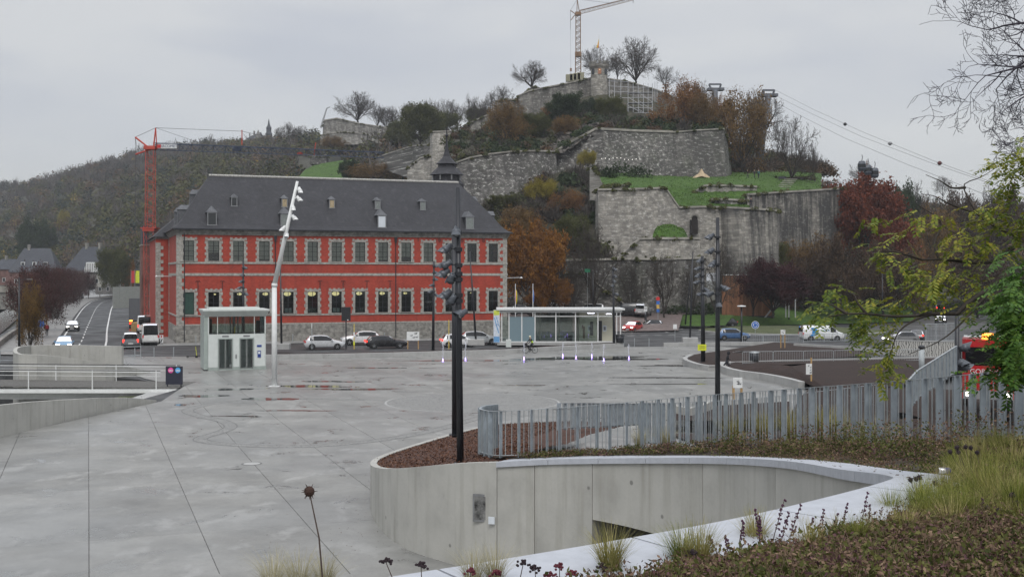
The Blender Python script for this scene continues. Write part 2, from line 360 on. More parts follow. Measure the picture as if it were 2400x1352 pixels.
DKMET = plain('charcoal_paint', (.017,.019,.024), .42, 0, .15, 3)
DKMET2 = plain('floodlight_grey', (.085,.095,.11), .4, .2, .1, 6)
WHMET = plain('white_paint', (.70,.71,.70), .4, 0, .05, 3)
GALV = plain('galvanised_steel', (.33,.375,.41), .45, .3, .15, 4, .03)
GALV2 = plain('galvanised_bar', (.42,.45,.46), .4, .6, .1, 6)
LIFTW = plain('lift_white_cladding', (.60,.635,.61), .35, 0, .05, 1.5)
LIFTG = plain('grey_green_steel', (.36,.41,.38), .4, .2, .06, 3)
BLACK = plain('black_plastic', (.012,.012,.014), .5, 0, .2, 5)
RUBBER = plain('tyre_rubber', (.018,.018,.018), .8, 0, .2, 8)
RIM = plain('alloy_rim', (.42,.43,.44), .3, .8, .1, 8)
WOODP = plain('stake_wood', (.42,.27,.12), .7, 0, .2, 3, .2, False, .3, (6,6,.6))
DECK = plain('weathered_deck_wood', (.15,.145,.135), .8, 0, .25, 3, .3, False, .3, (1,8,1))
TIMBER = plain('timber_cladding', (.24,.115,.062), .7, 0, .25, 2, .2, False, .3, (3,3,.25))
BARK = plain('bark', (.055,.047,.04), .9, 0, .3, 3, .5, False, .2)
BARK_W = plain('damp_twig_bark', (.062,.052,.043), .9, 0, .2, 3, 0, False, .2)
BARK_F = plain('blue_grey_twig', (.06,.055,.07), .8, 0, .25, 5, .2, False, .2)
GOLD = plain('polished_gold', (.80,.62,.42), .3, .8, .12, 2)
GLASSW = glassm('window_glass', (.95,.98,.95), .93, .04)
GLASSD = glassm('dark_window_glass', (.85,.92,.88), .85, .03)
GLASSK = glassm('clear_glass', (.9,.97,.95), .86, .02)
GLASSF = glassm('frosted_glass', (.7,.8,.82), .35, .25, (.23,.32,.36), .75)
CARGL = glassm('car_glass', (.3,.32,.33), .35, .02, (.012,.013,.015), .55)
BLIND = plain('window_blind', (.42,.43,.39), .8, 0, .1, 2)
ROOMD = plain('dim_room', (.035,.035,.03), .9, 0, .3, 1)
GREENSH = plain('green_shutter', (.02,.06,.045), .5, 0, .1, 3)
LAMPW = emit('warm_lamp', (1,.80,.42), 1.15); LAMPH = emit('headlamp', (1,.95,.85), 9); LAMPR = emit('tail_lamp', (1,.03,.015), 3.2); LAMPO = emit('amber_lamp', (1,.33,.04), 5)
LAMPV = emit('violet_fountain_lamp', (.42,.30,1), 7); LAMPB = emit('cold_white_lamp', (.8,.82,1), 9)
SKYGL = plain('white_blind', (.62,.66,.7), .4, 0, .03, 2)
# ------------------------------------------------------------------ ground, plaza, roads
def V2(p): return Vector((p[0], p[1], 0))
def offset(path, d):                          # sideways offset of a plan path (left of travel is +)
    out = []
    for i, p in enumerate(path):
        t = V2(path[min(i+1,len(path)-1)])-V2(path[max(i-1,0)]); t.normalize(); n = Vector((-t.y, t.x, 0))
        out.append(Vector(p)+n*d)
    return out
def sheet(name, poly, z, mat, parent=None):
    m = MB(); m.add([(p[0],p[1],z) for p in poly], [tuple(range(len(poly)))]); o = m.build(name, mat, parent)
    if parent is None: struct(o)
    return o
def ribbon(name, path, wd, z, mat, parent=None, closed=False):
    a = offset(path, wd/2); b = offset(path, -wd/2)
    m = MB(); m.grid([[(p.x,p.y,z) for p in b], [(p.x,p.y,z) for p in a]]); return m.build(name, mat, parent)
def blocks(parent, name, path, seg, th, z0, z1, mat, gap=.012, smooth=True, bev=.015, z0f=None):
    n = max(2, int(sum((Vector(b)-Vector(a)).length for a,b in zip(path,path[1:]))/seg)+1)
    P = smoothline(path, n) if smooth else lerpline(path, n); Q = offset(P, th)
    for i in range(n-1):
        t = (P[i+1]-P[i]).normalized()*gap/2
        q = [P[i]+t, P[i+1]-t, Q[i+1]-t, Q[i]+t]
        za, zb = (z1, z1) if not callable(z1) else (z1(i/(n-1)), z1((i+1)/(n-1)))
        ya, yb = (z0, z0) if not callable(z0) else (z0(i/(n-1)), z0((i+1)/(n-1)))
        zs = [za, zb, zb, za]; ys = [ya, yb, yb, ya]; c = sum(q, Vector())/4; m = MB()
        k = [p+(c-p).normalized()*bev for p in q]
        m.add([(p.x,p.y,y) for p,y in zip(q,ys)]+[(p.x,p.y,z-bev) for p,z in zip(q,zs)]+[(p.x,p.y,z) for p,z in zip(k,zs)],
              [(0,1,5,4),(1,2,6,5),(2,3,7,6),(3,0,4,7),(4,5,9,8),(5,6,10,9),(6,7,11,10),(7,4,8,11),(8,9,10,11),(3,2,1,0)])
        m.build(name, mat, parent, world=True)
def inside(p, poly):
    r = False; n = len(poly)
    for i in range(n):
        a, b = poly[i], poly[(i+1)%n]
        if (a[1] > p[1]) != (b[1] > p[1]) and p[0] < (b[0]-a[0])*(p[1]-a[1])/(b[1]-a[1])+a[0]: r = not r
    return r
ZS = -.06                                     # street level (plaza is 0)
sheet('ground', [(-1450,-300),(1450,-300),(1450,2450),(-1450,2450)], -3.3, SCRUB)
sheet('river', [(-1400,-250),(-34,-250),(-34,86),(-46,96),(-58,112),(-64,130),(-86,190),(-134,314),(-185,480),(-260,900),(-1400,900)], -2.9, WATER)
STREET = [(-30,-40),(60,-40),(60,60),(330,60),(330,262),(-20,262),(-60,262),(-70,520),(-176,520),(-128,314),(-82,190),(-60,130),(-55,113),(-44,100),(-29.5,91),(-24,84),(-25,70),(-27,50)]
m = MB(); m.prism(STREET, -3.2, ZS); struct(m.build('street', ASPH))
TH = rad(20.2); UX = Vector((cos(TH), sin(TH), 0)); UY = Vector((-sin(TH), cos(TH), 0))
PLZ = [(-26.3,40),(-26,57.9),(-22.7,74.6),(-24.1,84.6),(-29,91),(-36,104),(-39.5,115.5),(-32,115.5),(-24.2,112.8),(-13,117),(0,120.2),(12.8,131),(17.6,132),(24,131.5),(32,122),(22,104),(18.4,97.8),(21.5,86),(30,78),(30,40),(6,38),(-2,20),(-30,20)]
DLINE = plain('dark_joint', (.13,.13,.126), .6, 0, .1, 3, 0, True)
sheet('plaza', PLZ, -.025, DLINE)
plz = bpy.data.objects['plaza']
SLABW, SLABL = 3.35, 9.0
def clip(poly, a, b, c):                      # keep the side a*x+b*y <= c
    out = []
    for i, p in enumerate(poly):
        q = poly[(i+1)%len(poly)]; fp = a*p[0]+b*p[1]-c; fq = a*q[0]+b*q[1]-c
        if fp <= 0: out.append(p)
        if (fp < 0) != (fq < 0) and fp != fq: t = fp/(fp-fq); out.append((p[0]+(q[0]-p[0])*t, p[1]+(q[1]-p[1])*t))
    return out
def area(p): return abs(sum(a[0]*b[1]-b[0]*a[1] for a, b in zip(p, p[1:]+p[:1])))/2
PL_ = [(Vector((p[0],p[1],0)).dot(UX), Vector((p[0],p[1],0)).dot(UY)) for p in PLZ]; gp_ = .011
sm = MB().bevbox(-SLABW/2+gp_, SLABW/2-gp_, -SLABL/2+gp_, SLABL/2-gp_, -.03, 0, .008).mesh('slab', PLAZA)
for i in range(-14, 26):
    for j in range(-2, 17):
        u0, v0 = i*SLABW-8.35-SLABW/2, j*SLABL+33.2-SLABL/2; q = clip(clip(clip(clip(PL_, -1,0,-(u0+gp_)), 1,0,u0+SLABW-gp_), 0,-1,-(v0+gp_)), 0,1,v0+SLABL-gp_)
        if len(q) < 3 or area(q) < .3: continue
        c = UX*(u0+SLABW/2)+UY*(v0+SLABL/2)
        if c.y < 22: continue
        if area(q) > .98*SLABW*SLABL*.975: put('slab', sm, plz, c, (0,0,TH))
        else: m = MB(); m.prism([tuple((UX*a+UY*b)[:2]) for a, b in q], -.03, 0); m.build('slab', PLAZA, plz)
# cobbled disc, winding cobbled band, manhole
c = G(1107, 942); m = MB(); m.lathe([(.001,.005),(5.45,.005),(5.46,-.01)], (c.x,c.y,0), 64); struct(m.build('cobbled_circle', COBB))
m = MB(); m.lathe([(5.5,.004),(5.62,.004)], (c.x,c.y,0), 64); struct(m.build('circle_edging', KERB))
band = [G(*p) for p in ((905,938),(700,934),(600,936),(520,942),(455,955),(440,964),(470,975),(520,986),(541,999),(515,1013),(474,1025),(478,1034),(560,1043),(700,1046),(850,1036),(1000,1012),(1100,985),(1180,962))]
bp = smoothline(band, 120)
struct(ribbon('cobbled_band', bp, .62, .005, COBB))
for s_ in (-1, 1): struct(ribbon('band_edging', offset(bp, s_*.34), .045, .007, DLINE))
mh = thing('manhole_cover', 'round dark manhole cover set in the plaza concrete', 'manhole', G(590,1086))
m = MB(); m.lathe([(.36,.004),(.41,.008),(.45,.004)], n=32); m.build('ring', DLINE, mh)
m = MB(); m.lathe([(.001,.006),(.36,.006)], n=32); m.build('lid', KERB, mh)
# puddles round the fountain jets: shallow standing water
PUD = NT('standing_water'); PUD.col((.075,.077,.075)); PUD.rough(.03); PUD.bump(PUD.noise(PUD.coords((1,1,1),True), 2.5, 3), .03, .02); PUD = PUD.m
def puddle(c, rx, ry, seed):
    r = random.Random(seed); k = 46; ph = [r.uniform(0,6.3) for _ in range(6)]
    pts = []
    for i in range(k):
        a = 2*pi*i/k; f = 1+.22*sin(2*a+ph[0])+.17*sin(3*a+ph[1])+.12*sin(5*a+ph[2])+.08*sin(9*a+ph[3])+.06*sin(13*a+ph[4])
        pts.append((c.x+rx*f*cos(a), c.y+ry*f*sin(a)))
    m = MB(); m.add([(x,y,.006) for x,y in pts]+[(c.x,c.y,.006)], [(i,(i+1)%k,k) for i in range(k)]); return struct(m.build('puddle', PUD))
for i, (px, py, rx, ry) in enumerate(((1380,839,6.0,2.0),(1465,842,3.6,1.1),(1270,842,3.0,.9),(1090,845,6.,.7),(905,862,3.,.5),(720,905,3.2,.8),(830,912,3.8,.55),(630,935,1.6,.9),(475,928,1.3,1.0),(780,894,2.4,.5),(1720,838,3,1.2),(1560,885,4,.5),(1590,857,3.,1.0),(1230,903,1.6,.35),(1560,900,3,.35),(550,912,2.0,.7),(690,962,1.8,.3),(560,975,1.3,.25))):
    puddle(G(px,py), rx, ry, i)
# kerb-stone planter along the back of the plaza
kb = [G(600,842), G(760,840), G(900,837), G(1040,833), G(1200,828), G(1330,820), G(1463,813)]
kr = struct(put('kerb', None)); blocks(kr, 'kerb_stone', kb, 1.55, .42, -.02, .44, KERB)
kc = smoothline(kb, 40); a = offset(kc, .40); b = offset(kc, 3.3)
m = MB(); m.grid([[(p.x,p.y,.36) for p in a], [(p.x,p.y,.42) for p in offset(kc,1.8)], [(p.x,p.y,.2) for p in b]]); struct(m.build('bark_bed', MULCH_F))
kr2 = struct(put('kerb', None)); blocks(kr2, 'kerb_stone', [p+Vector((0,0,0)) for p in offset(kc, 3.25)], 2.2, .22, ZS-.02, .22, KERB)
# low walls on the right side of the plaza
def bed(name, poly, z, mat, dz=.12, seed=1):
    c = sum((Vector((p[0],p[1],0)) for p in poly), Vector())/len(poly); m = MB(); n = len(poly)
    rows = []
    for k in range(7):
        f = 1-k/6.5; rows.append([(c.x+(p[0]-c.x)*f, c.y+(p[1]-c.y)*f, z+dz*(1-f*f)+R.uniform(-.02,.02)*(k>0)) for p in list(poly)+[poly[0]]])
    m.grid(rows); return struct(m.build(name, mat))
w1 = [G(1556,812), G(1600,811.5), G(1660,811), G(1740,810), G(1815,809)]
lw = thing('low_wall', 'low pale block wall beside the fountain end of the plaza', 'wall', w1[2]); blocks(lw, 'wall_block', w1, 2.6, .4, -.02, .42, KERB)
w1b = [G(1815,809), G(1840,803), G(1800,800), G(1700,799), G(1580,800)]
p3 = [G(1705,868), G(1650,868), G(1612,858), G(1600,850), G(1616,841), G(1700,828), G(1815,809)]
P3P = [(p.x,p.y) for p in smoothline(p3,26)]+[tuple(G(x,y)[:2]) for x,y in ((1990,822),(2060,838),(1980,846),(1760,855))]
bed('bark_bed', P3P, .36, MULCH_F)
lw = thing('low_wall', 'short curved concrete wall under the pole with the yellow sign', 'wall', p3[2]); blocks(lw, 'wall_block', p3[:5], 1.7, -.4, -.02, .46, KERB)
p2 = [G(1700,862), G(1704,874), G(1740,884), G(1800,892), G(1850,902), G(1886,912)]
P2P = [(p.x,p.y) for p in smoothline(p2,20)]+[tuple(G(x,y)[:2]) for x,y in ((1950,940),(2160,912),(2330,868),(2320,848),(2010,856))]
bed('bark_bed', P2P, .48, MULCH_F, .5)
lw = thing('low_wall', 'long curved concrete bed edge with a slot seat by the walker', 'wall', p2[2]); blocks(lw, 'wall_block', p2, 2.2, -.45, -.02, .56, KERB)
lw = thing('low_wall', 'straight concrete edging at the foot of the crowd barriers', 'wall', G(1900,858)); blocks(lw, 'wall_block', [G(1712,866),G(1800,862.5),G(2000,857),G(2240,851)], 5, .3, 0, .66, KERB)
# pavements, roundabout, markings
sheet('pavement', [tuple((Vector((-40,137.5,0))+UX*a+UY*b)[:2]) for a,b in ((-2.2,-2.6),(42,-2.6),(46,3),(46,24),(42,24),(42,0),(-.1,0),(-.1,22),(-2.2,22))], .07, SETT)
fk = struct(put('kerb', None)); blocks(fk, 'kerb_stone', [Vector((-40,137.5,0))+UX*a+UY*-2.75 for a in (-2.4,20,43)], 4, .18, ZS-.02, .09, KERB, smooth=False)
RB = B(1850, 171, 0)
m = MB(); m.lathe([(.01,.55),(4,.5),(9,.28),(13.2,.06),(13.4,ZS)], (RB.x,RB.y,0), 48); struct(m.build('roundabout_island', GRASS_D))
rk = struct(put('kerb', None)); blocks(rk, 'kerb_stone', [RB+Vector((cos(a)*13.7, sin(a)*13.7, 0)) for a in np.linspace(pi*1.02, pi*1.98, 14)], 2.5, .3, ZS-.02, .1, KERB)
def strip(pts, wd=.16, name='lane_marking'): return struct(ribbon(name, smoothline(pts, 30), wd, ZS+.006, PAINT))
LL = [Vector((-46.4,117,0)),Vector((-51.5,129.4,0)),Vector((-58.5,150,0)),Vector((-73,191,0)),Vector((-116,314,0)),Vector((-141,395,0)),Vector((-160,489,0))]
RL = [Vector((-43.6,122,0)),Vector((-45.8,129.4,0)),Vector((-50,142,0)),Vector((-67,191,0)),Vector((-108.7,314,0)),Vector((-128,379,0)),Vector((-140,440,0))]
strip(LL, .22); strip(RL, .22)
ML = [a.lerp(b, .46) for a, b in zip(smoothline(LL,90), smoothline(RL,90))]
for i in range(4, 84, 2): struct(ribbon('lane_marking', lerpline(ML[i:i+2],2), .16, ZS+.006, PAINT))
sheet('quay_walk', [(p.x-.5,p.y) for p in smoothline(LL,20)]+[(p.x-7.5,p.y+1) for p in reversed(smoothline(LL,20))], .06, SETT)
for px0,py0,px1,py1 in ((1590,802,1900,792),(1560,776,1700,781),(1630,765,1560,779)): strip([G(px0,py0,ZS),G((px0+px1)/2,(py0+py1)/2-.6,ZS),G(px1,py1,ZS)], .2)
for k in range(7): strip([G(1470+k*32,787-k*.6,ZS),G(1484+k*32,786.6-k*.6,ZS),G(1486+k*32,786.5-k*.6,ZS)], .3)

# lawn in front of the citadel walls
def loft(name, lines, mat, nu=40, nv=6, rough=0., smooth=True, curve=True, seed=3):
    rr = np.random.RandomState(seed); L = [smoothline(l, nu) if curve else lerpline(l, nu) for l in lines]; rows = []
    for a, b in zip(L, L[1:]):
        for k in range(nv): rows.append([p.lerp(q, k/nv) for p, q in zip(a, b)])
    rows.append(L[-1]); rows = [[(p.x+rr.uniform(-rough,rough), p.y+rr.uniform(-rough,rough), p.z+rr.uniform(-rough,rough)*.7) for p in r] for r in rows]
    m = MB(); m.grid(rows); return m.build(name, mat, None, smooth)
struct(loft('lawn', [[W(1545,762,178),W(1640,764,176),W(1700,762,174)], [W(1555,736,185),W(1640,738,184),W(1720,738,183)]], GRASS, 12, 4, .04))
struct(loft('lawn', [[W(1700,764,186),W(1900,760,190),W(2150,752,200)], [W(1640,742,189),W(1830,738,194),W(2120,700,225)], [W(1640,738,190),W(1900,690,215),W(2100,640,260)]], GRASS, 20, 5, .05))
# ------------------------------------------------------------------ left side: sunken steps, ramp walls, footbridge
rw = thing('retaining_wall', 'pale concrete parapet wall rising along the plaza edge by the sunken steps', 'wall', (-25.5,60,0))
rp = [Vector((-22.9,74.2,0)),Vector((-24.4,67,0)),Vector((-25.7,57.9,0)),Vector((-26.2,50,0)),Vector((-26.3,40,0))]
blocks(rw, 'wall_panel', rp, 3.4, -.3, -2.5, lambda t: .12+1.55*min(1,t/.48)**.7, CONC, .02)
cw = thing('ramp_wall', 'low curved pale concrete ramp wall behind the footbridge', 'wall', G(200,880))
cp = [G(345,873), G(250,884), G(150,889), G(62,893), G(40,880), G(60,866), G(150,863), G(285,866)]
blocks(cw, 'wall_panel', cp, 1.6, .3, -2.6, lambda t: .15+1.9*min(1,t/.30) if t < .8 else 2.05-.2*(t-.8), CONC, .008)
st = thing('amphitheatre_steps', 'pale stone steps with grass strips leading down to the river', 'steps', (-30,76,-2))
for i in range(7):
    x0 = -24-i*2.1; z = -.25-i*.3
    MB().bevbox(x0-2.1, x0, 68+i*.6, 83, z-.5, z, .03).build('step', KERB if i%2 == 0 else GRASS_D, st, world=True)
for i in range(9):
    p0 = Vector((-25.5-i*1.5, 72.5-i*1.2, -.3-i*.12)); MB().tube([p0, p0+Vector((1.3,5.2,.1))], .14, 4).build('step_edge', KERB, st, world=True)
# footbridge
fb = thing('footbridge', 'slender footbridge with dark timber deck and white rails', 'bridge', G(430,900))
x1 = G(430,905).x; yb = 83.3
pl = MB().box(-.115,.115,-1.45,3.6,-.06,0).mesh('deck_board', DECK)
for i in range(74): put('deck_board', pl, fb, mw(fb).inverted() @ Vector((x1-.14-i*.26, yb+1.2, .02+i*.003)), (0,0,0))
MB().box(x1-20, x1, yb-.42, yb-.22, -.32, -.05).box(x1-20, x1, yb+4.6, yb+4.8, -.32, -.05).box(x1-20,x1,yb+.9,yb+1.6,-.9,-.12).build('deck_beam', WHMET, fb, world=True)
for yo in (-.3, 4.7):
    MB().tube([(x1-20,yb+yo,1.3),(x1-1.2,yb+yo,1.16)], .028, 8).tube([(x1-20,yb+yo,1.02),(x1-1.2,yb+yo,.86)], .016, 6).build('handrail', WHMET, fb, world=True)
    MB().tube([(x1-20,yb+yo,1.42),(x1-1.2,yb+yo,1.26)], .03, 6).build('dark_rail', DKMET, fb, world=True)
    for k in range(4): MB().box(x1-1.5-k*4.6-.03, x1-1.5-k*4.6+.03, yb+yo-.03, yb+yo+.03, -.2, 1.3).build('post', WHMET, fb, world=True)
ib = thing('direction_board', 'dark blue board with pink and blue cycle discs at the footbridge end', 'sign', (x1-.55, yb+.9, 0))
MB().bevbox(-.62,.62,-.05,.05,.18,1.5,.015).build('board', plain('navy_panel',(.02,.022,.04),.4), ib)
for k, (xx, cc) in enumerate(((-.24,(.75,.06,.35)),(.28,(.08,.38,.72)))):
    m = MB(); m.lathe([(.001,0),(.2,0),(.2,.012)], (0,0,0), 24, Matrix.Rotation(pi/2,4,'X')); d_ = m.build('disc', plain('disc_%d'%k, cc, .5), ib); d_.location = (xx,-.055,1.22)
    m = MB(); m.lathe([(.075,.014),(.045,.014)], (-.07,0,-.03), 12, Matrix.Rotation(pi/2,4,'X')).lathe([(.075,.014),(.045,.014)], (.08,0,-.03), 12, Matrix.Rotation(pi/2,4,'X')); m.box(-.05,.06,-.016,-.013,.0,.03)
    m.build('cycle_symbol', WHMET, d_)
for x in (-.5,.5): MB().box(x-.04,x+.04,-.03,.03,0,.2).build('leg', DKMET, ib)

struct(loft('parking_ground', [[W(1170,778,165),W(1400,777,165),W(1590,774,167)],[W(1150,740,183),W(1400,738,183),W(1600,738,183)],[W(1140,728,196),W(1400,726,196),W(1640,726,196)]], PAVER, 20, 5, .01))
sheet('far_road', [tuple(B(px,d,0)[:2]) for px,d in ((2040,172),(2330,172),(2268,345),(2150,345))], -.03, ASPH2)
m = MB(); m.prism([(25.5,58.5),(44,56),(60,80),(31,74)], -3, 1.2); struct(m.build('service_road', ASPH2))
# ------------------------------------------------------------------ lettering
def text(s, size, ext=.01, align='CENTER'):
    cu = bpy.data.curves.new('lettering', 'FONT'); cu.body = s; cu.size = size; cu.extrude = ext; cu.align_x = align; cu.align_y = 'CENTER'; cu.resolution_u = 3
    o = bpy.data.objects.new('lettering', cu); COL.objects.link(o); dg = bpy.context.evaluated_depsgraph_get()
    me = bpy.data.meshes.new_from_object(o.evaluated_get(dg)); bpy.data.objects.remove(o); bpy.data.curves.remove(cu); return me
def letters(name, s, size, mat, parent, loc, rot=(pi/2,0,0), ext=.01, sx=1):
    me = text(s, size, ext); me.materials.clear(); me.materials.append(mat); return put(name, me, parent, loc, rot, (sx,1,1))
# ------------------------------------------------------------------ the red hospital building
BL, BD = 41.9, 14.6
hb = thing('red_building', 'long red two-storey building with stone window surrounds and slate hipped roof', 'building', (-40,137.5,0), TH)
def tpos(px, y=0.):
    k = (px-CPX)/FPX; x0 = -40-sin(TH)*y; d0 = 137.5+cos(TH)*y
    return (d0*k-x0)/(cos(TH)-k*sin(TH))
WX = [tpos(p) for p in (442,501,559,619.6,676,733,789,844,898,952,1004,1055,1106,1156)]
WW = 1.28; ZU = (9.86,12.3); ZL = (3.45,6.12)
xs = sorted([0, BL]+[x-WW/2 for x in WX]+[x+WW/2 for x in WX]); zs = [2.1, ZL[0], ZL[1], ZU[0], ZU[1], 13.3]
m = MB()
for i in range(len(xs)-1):
    for j in range(5):
        if i%2 == 1 and j in (1,3): continue
        m.add([(xs[i],0,zs[j]),(xs[i+1],0,zs[j]),(xs[i+1],0,zs[j+1]),(xs[i],0,zs[j+1])], [(0,1,2,3)])
m.box(0,.01,0,BD,0,13.3).box(BL-.01,BL,0,BD,0,13.3).box(0,BL,BD-.01,BD,0,13.3)
m.build('wall', RED, hb)
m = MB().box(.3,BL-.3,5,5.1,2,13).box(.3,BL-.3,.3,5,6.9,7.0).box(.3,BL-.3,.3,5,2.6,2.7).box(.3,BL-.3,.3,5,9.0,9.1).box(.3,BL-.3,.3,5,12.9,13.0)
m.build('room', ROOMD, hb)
# plinth stones, one by one
rr = random.Random(3); pool = [MB().bevbox(0,l,-.07,.04,0,.515,.018).mesh('stone_block', PLINTH) for l in (1.1,1.5,1.9,2.3)]
for k in range(4):
    x = -.05-rr.uniform(0,.6)*(k%2)
    while x < BL:
        i = rr.randrange(4); l = (1.1,1.5,1.9,2.3)[i]; put('stone_block', pool[i], hb, (x, -rr.uniform(0,.02), .0+k*.525)); x += l+.014
m = MB().box(-.08,BL+.05,-.1,-.004,2.1,2.28); m.build('plinth_course', QUOIN, hb)
side = MB(); side.box(-.09,-.004,-.05,BD,0,2.1); side.build('side_plinth', PLINTH, hb)
q1 = MB().bevbox(0,.95,-.03,.03,0,.44,.012).mesh('quoin_stone', QUOIN); q2 = MB().bevbox(0,.6,-.03,.03,0,.44,.012).mesh('quoin_stone', QUOIN)
q3 = MB().bevbox(-.03,.03,0,.95,0,.44,.012).mesh('quoin_stone', QUOIN); q4 = MB().bevbox(-.03,.03,0,.6,0,.44,.012).mesh('quoin_stone', QUOIN)
for k in range(24):
    z = 2.3+k*.455; a = k%2
    put('quoin_stone', (q1,q2)[a], hb, (-.03,0,z)); o = put('quoin_stone', (q1,q2)[a], hb, (BL+.03,0,z)); o.scale = (-1,1,1)
    put('quoin_stone', (q4,q3)[a], hb, (-.001,.032,z)); put('quoin_stone', (q4,q3)[a], hb, (-.001,BD-.97+(0 if a else .35),z))
m = MB()
for z0,z1,pr in ((9.52,9.76,.09),(8.08,8.4,.06),(3.18,3.36,.09)): m.box(-.1,BL+.08,-pr,-.003,z0,z1); m.box(-pr,-.003,-.06,BD,z0,z1)
m.build('string_course', QUOIN, hb)
m = MB()
for k,(a,b,z0,z1) in enumerate(((.12,.12,13.0,13.2),(.24,.24,13.2,13.42),(.36,.36,13.42,13.6))): m.box(-a,BL+a,-a,BD+a,z0+.001,z1)
m.build('cornice', PLINTH, hb)
m = MB(); m.box(-.62,BL+.62,-.66,-.5,13.6,13.74).box(-.62,-.48,-.5,BD+.5,13.6,13.74); m.build('gutter', DKMET, hb)
for px in (645,927):
    t = tpos(px); m = MB(); m.cyl((t,-.12),.055,.3,13.0,8); m.box(t-.16,t+.16,-.34,-.02,12.55,13.0).box(t-.1,t+.1,-.3,-.02,12.25,12.55); m.build('downpipe', DKMET, hb)
t = tpos(418); MB().cyl((.85,-.1),.05,.2,13.3,8).build('downpipe', DKMET, hb)
# windows: toothed stone surround > glazing bars, panes
def surround(h):
    m = MB(); n = 7; bh = h/n
    for s_ in (-1,1):
        for k in range(n):
            wd = .42 if k%2 == 0 else .27; x0 = s_*WW/2
            m.box(min(x0,x0+s_*wd), max(x0,x0+s_*wd), -.05, .04, k*bh+.006, (k+1)*bh-.006)
    for k in range(7):
        x0 = -WW/2-.36+k*(WW+.72)/7; x1 = x0+(WW+.72)/7
        top = .42 if k%2 == 0 else .30
        m.box(x0+.006, x1-.006, -.055, .04, h+(.09 if k in (0,6) else 0)-(.0), h+top)
    m.box(-WW/2-.42, WW/2+.42, -.09, .05, -.18, -.004)
    for s_ in (-1,1): m.add([(s_*WW/2,0,0),(s_*WW/2,.3,0),(s_*WW/2,.3,h),(s_*WW/2,0,h)], [(0,1,2,3)])
    m.add([(-WW/2,0,h),(WW/2,0,h),(WW/2,.3,h),(-WW/2,.3,h)], [(0,1,2,3)])
    return m.mesh('window', QUOIN)
def bars(h):
    m = MB(); m.box(-.03,.03,.14,.2,0,h)
    for k in range(1,4): m.box(-WW/2,-.031,.145,.195,k*h/4-.022,k*h/4+.022).box(.031,WW/2,.145,.195,k*h/4-.022,k*h/4+.022)
    m.box(-WW/2,-WW/2+.05,.13,.21,0,h).box(WW/2-.05,WW/2,.13,.21,0,h).box(-WW/2+.05,WW/2-.05,.13,.21,h-.05,h).box(-WW/2+.05,WW/2-.05,.13,.21,0,.05)
    return m.mesh('frame', DKMET)
HU, HL = ZU[1]-ZU[0], ZL[1]-ZL[0]
su, sl_, bu, bl_ = surround(HU), surround(HL), bars(HU), bars(HL)
def panem(h, mat): return MB().box(.035, WW/2-.052, .165,.172, .03, h/4-.03).mesh('pane', mat)
pu, plo, pds = panem(HU, GLASSW), panem(HL, GLASSD), panem(HU, GLASSD)
blm = MB().box(-WW/2,WW/2,.36,.37,0,HU).mesh('blind', BLIND)
shm = MB().box(-WW/2+.05,0-.01,.10,.125,.05,HL-.05).box(.01,WW/2-.05,.10,.125,.05,HL-.05).mesh('shutter', GREENSH)
for i, x in enumerate(WX):
    for z, s_, b_, p_, h in ((ZU[0], su, bu, pu if i < 11 else pds, HU), (ZL[0], sl_, bl_, plo, HL)):
        o = put('window', s_, hb, (x,0,z)); put('frame', b_, o)
        for k in range(8): put('pane', p_, o, (0 if k%2 == 0 else -(WW/2-.052+.035), 0, (k//2)*h/4))
        if z > 9 and i < 11: put('blind', blm, o, (0,rr.uniform(0,.05),rr.choice((0,0,0,.25,.6,1.0,.12))))
        if z < 9 and i == 0: put('shutter', shm, o)
        if z < 9 and i in (4,6): MB().box(-.42,.42,.25,.26,.12,.62).build('notice', SKYGL, o)
        if z < 9 and i in (3,5,7): MB().box(-.5,.5,.25,.26,.1,.55).build('notice', plain('printed_notice_%d'%i,(.3,.28,.26),.6,0,.5,9), o)
lamps = {1:.2,2:.45,3:.6,4:.85,5:1,6:.9,7:.7,8:.6,9:.4,12:.1}
for i, f in lamps.items():
    m = MB(); m.ball((WX[i]+(.1 if i > 3 else .35)+.25*(i-6)*.1, 1.15, ZL[1]-.28), .36*f+.06, 12, (1.25,1.0,.72)); m.build('ceiling_lamp', LAMPW, hb, True)
# iron wall anchors: the date and the T-shaped ties
IRON = plain('wrought_iron_red', (.09,.022,.018), .7)
for ch, px in zip('1668', (980,1030,1083,1133)): letters('date_anchor', ch, .95, IRON, hb, (tpos(px),-.03,12.72), ext=.02, sx=.85)
am = MB(); am.box(-.045,.045,-.06,-.01,-.95,.1).tube([(-.3,-.04,-.02),(-.16,-.04,.13),(0,-.04,.06),(.16,-.04,.13),(.3,-.04,-.02)], .035, 5); am = am.mesh('wall_tie', IRON)
for px in (464,521,637,750,804,860,914): put('wall_tie', am, hb, (tpos(px),0,7.35))
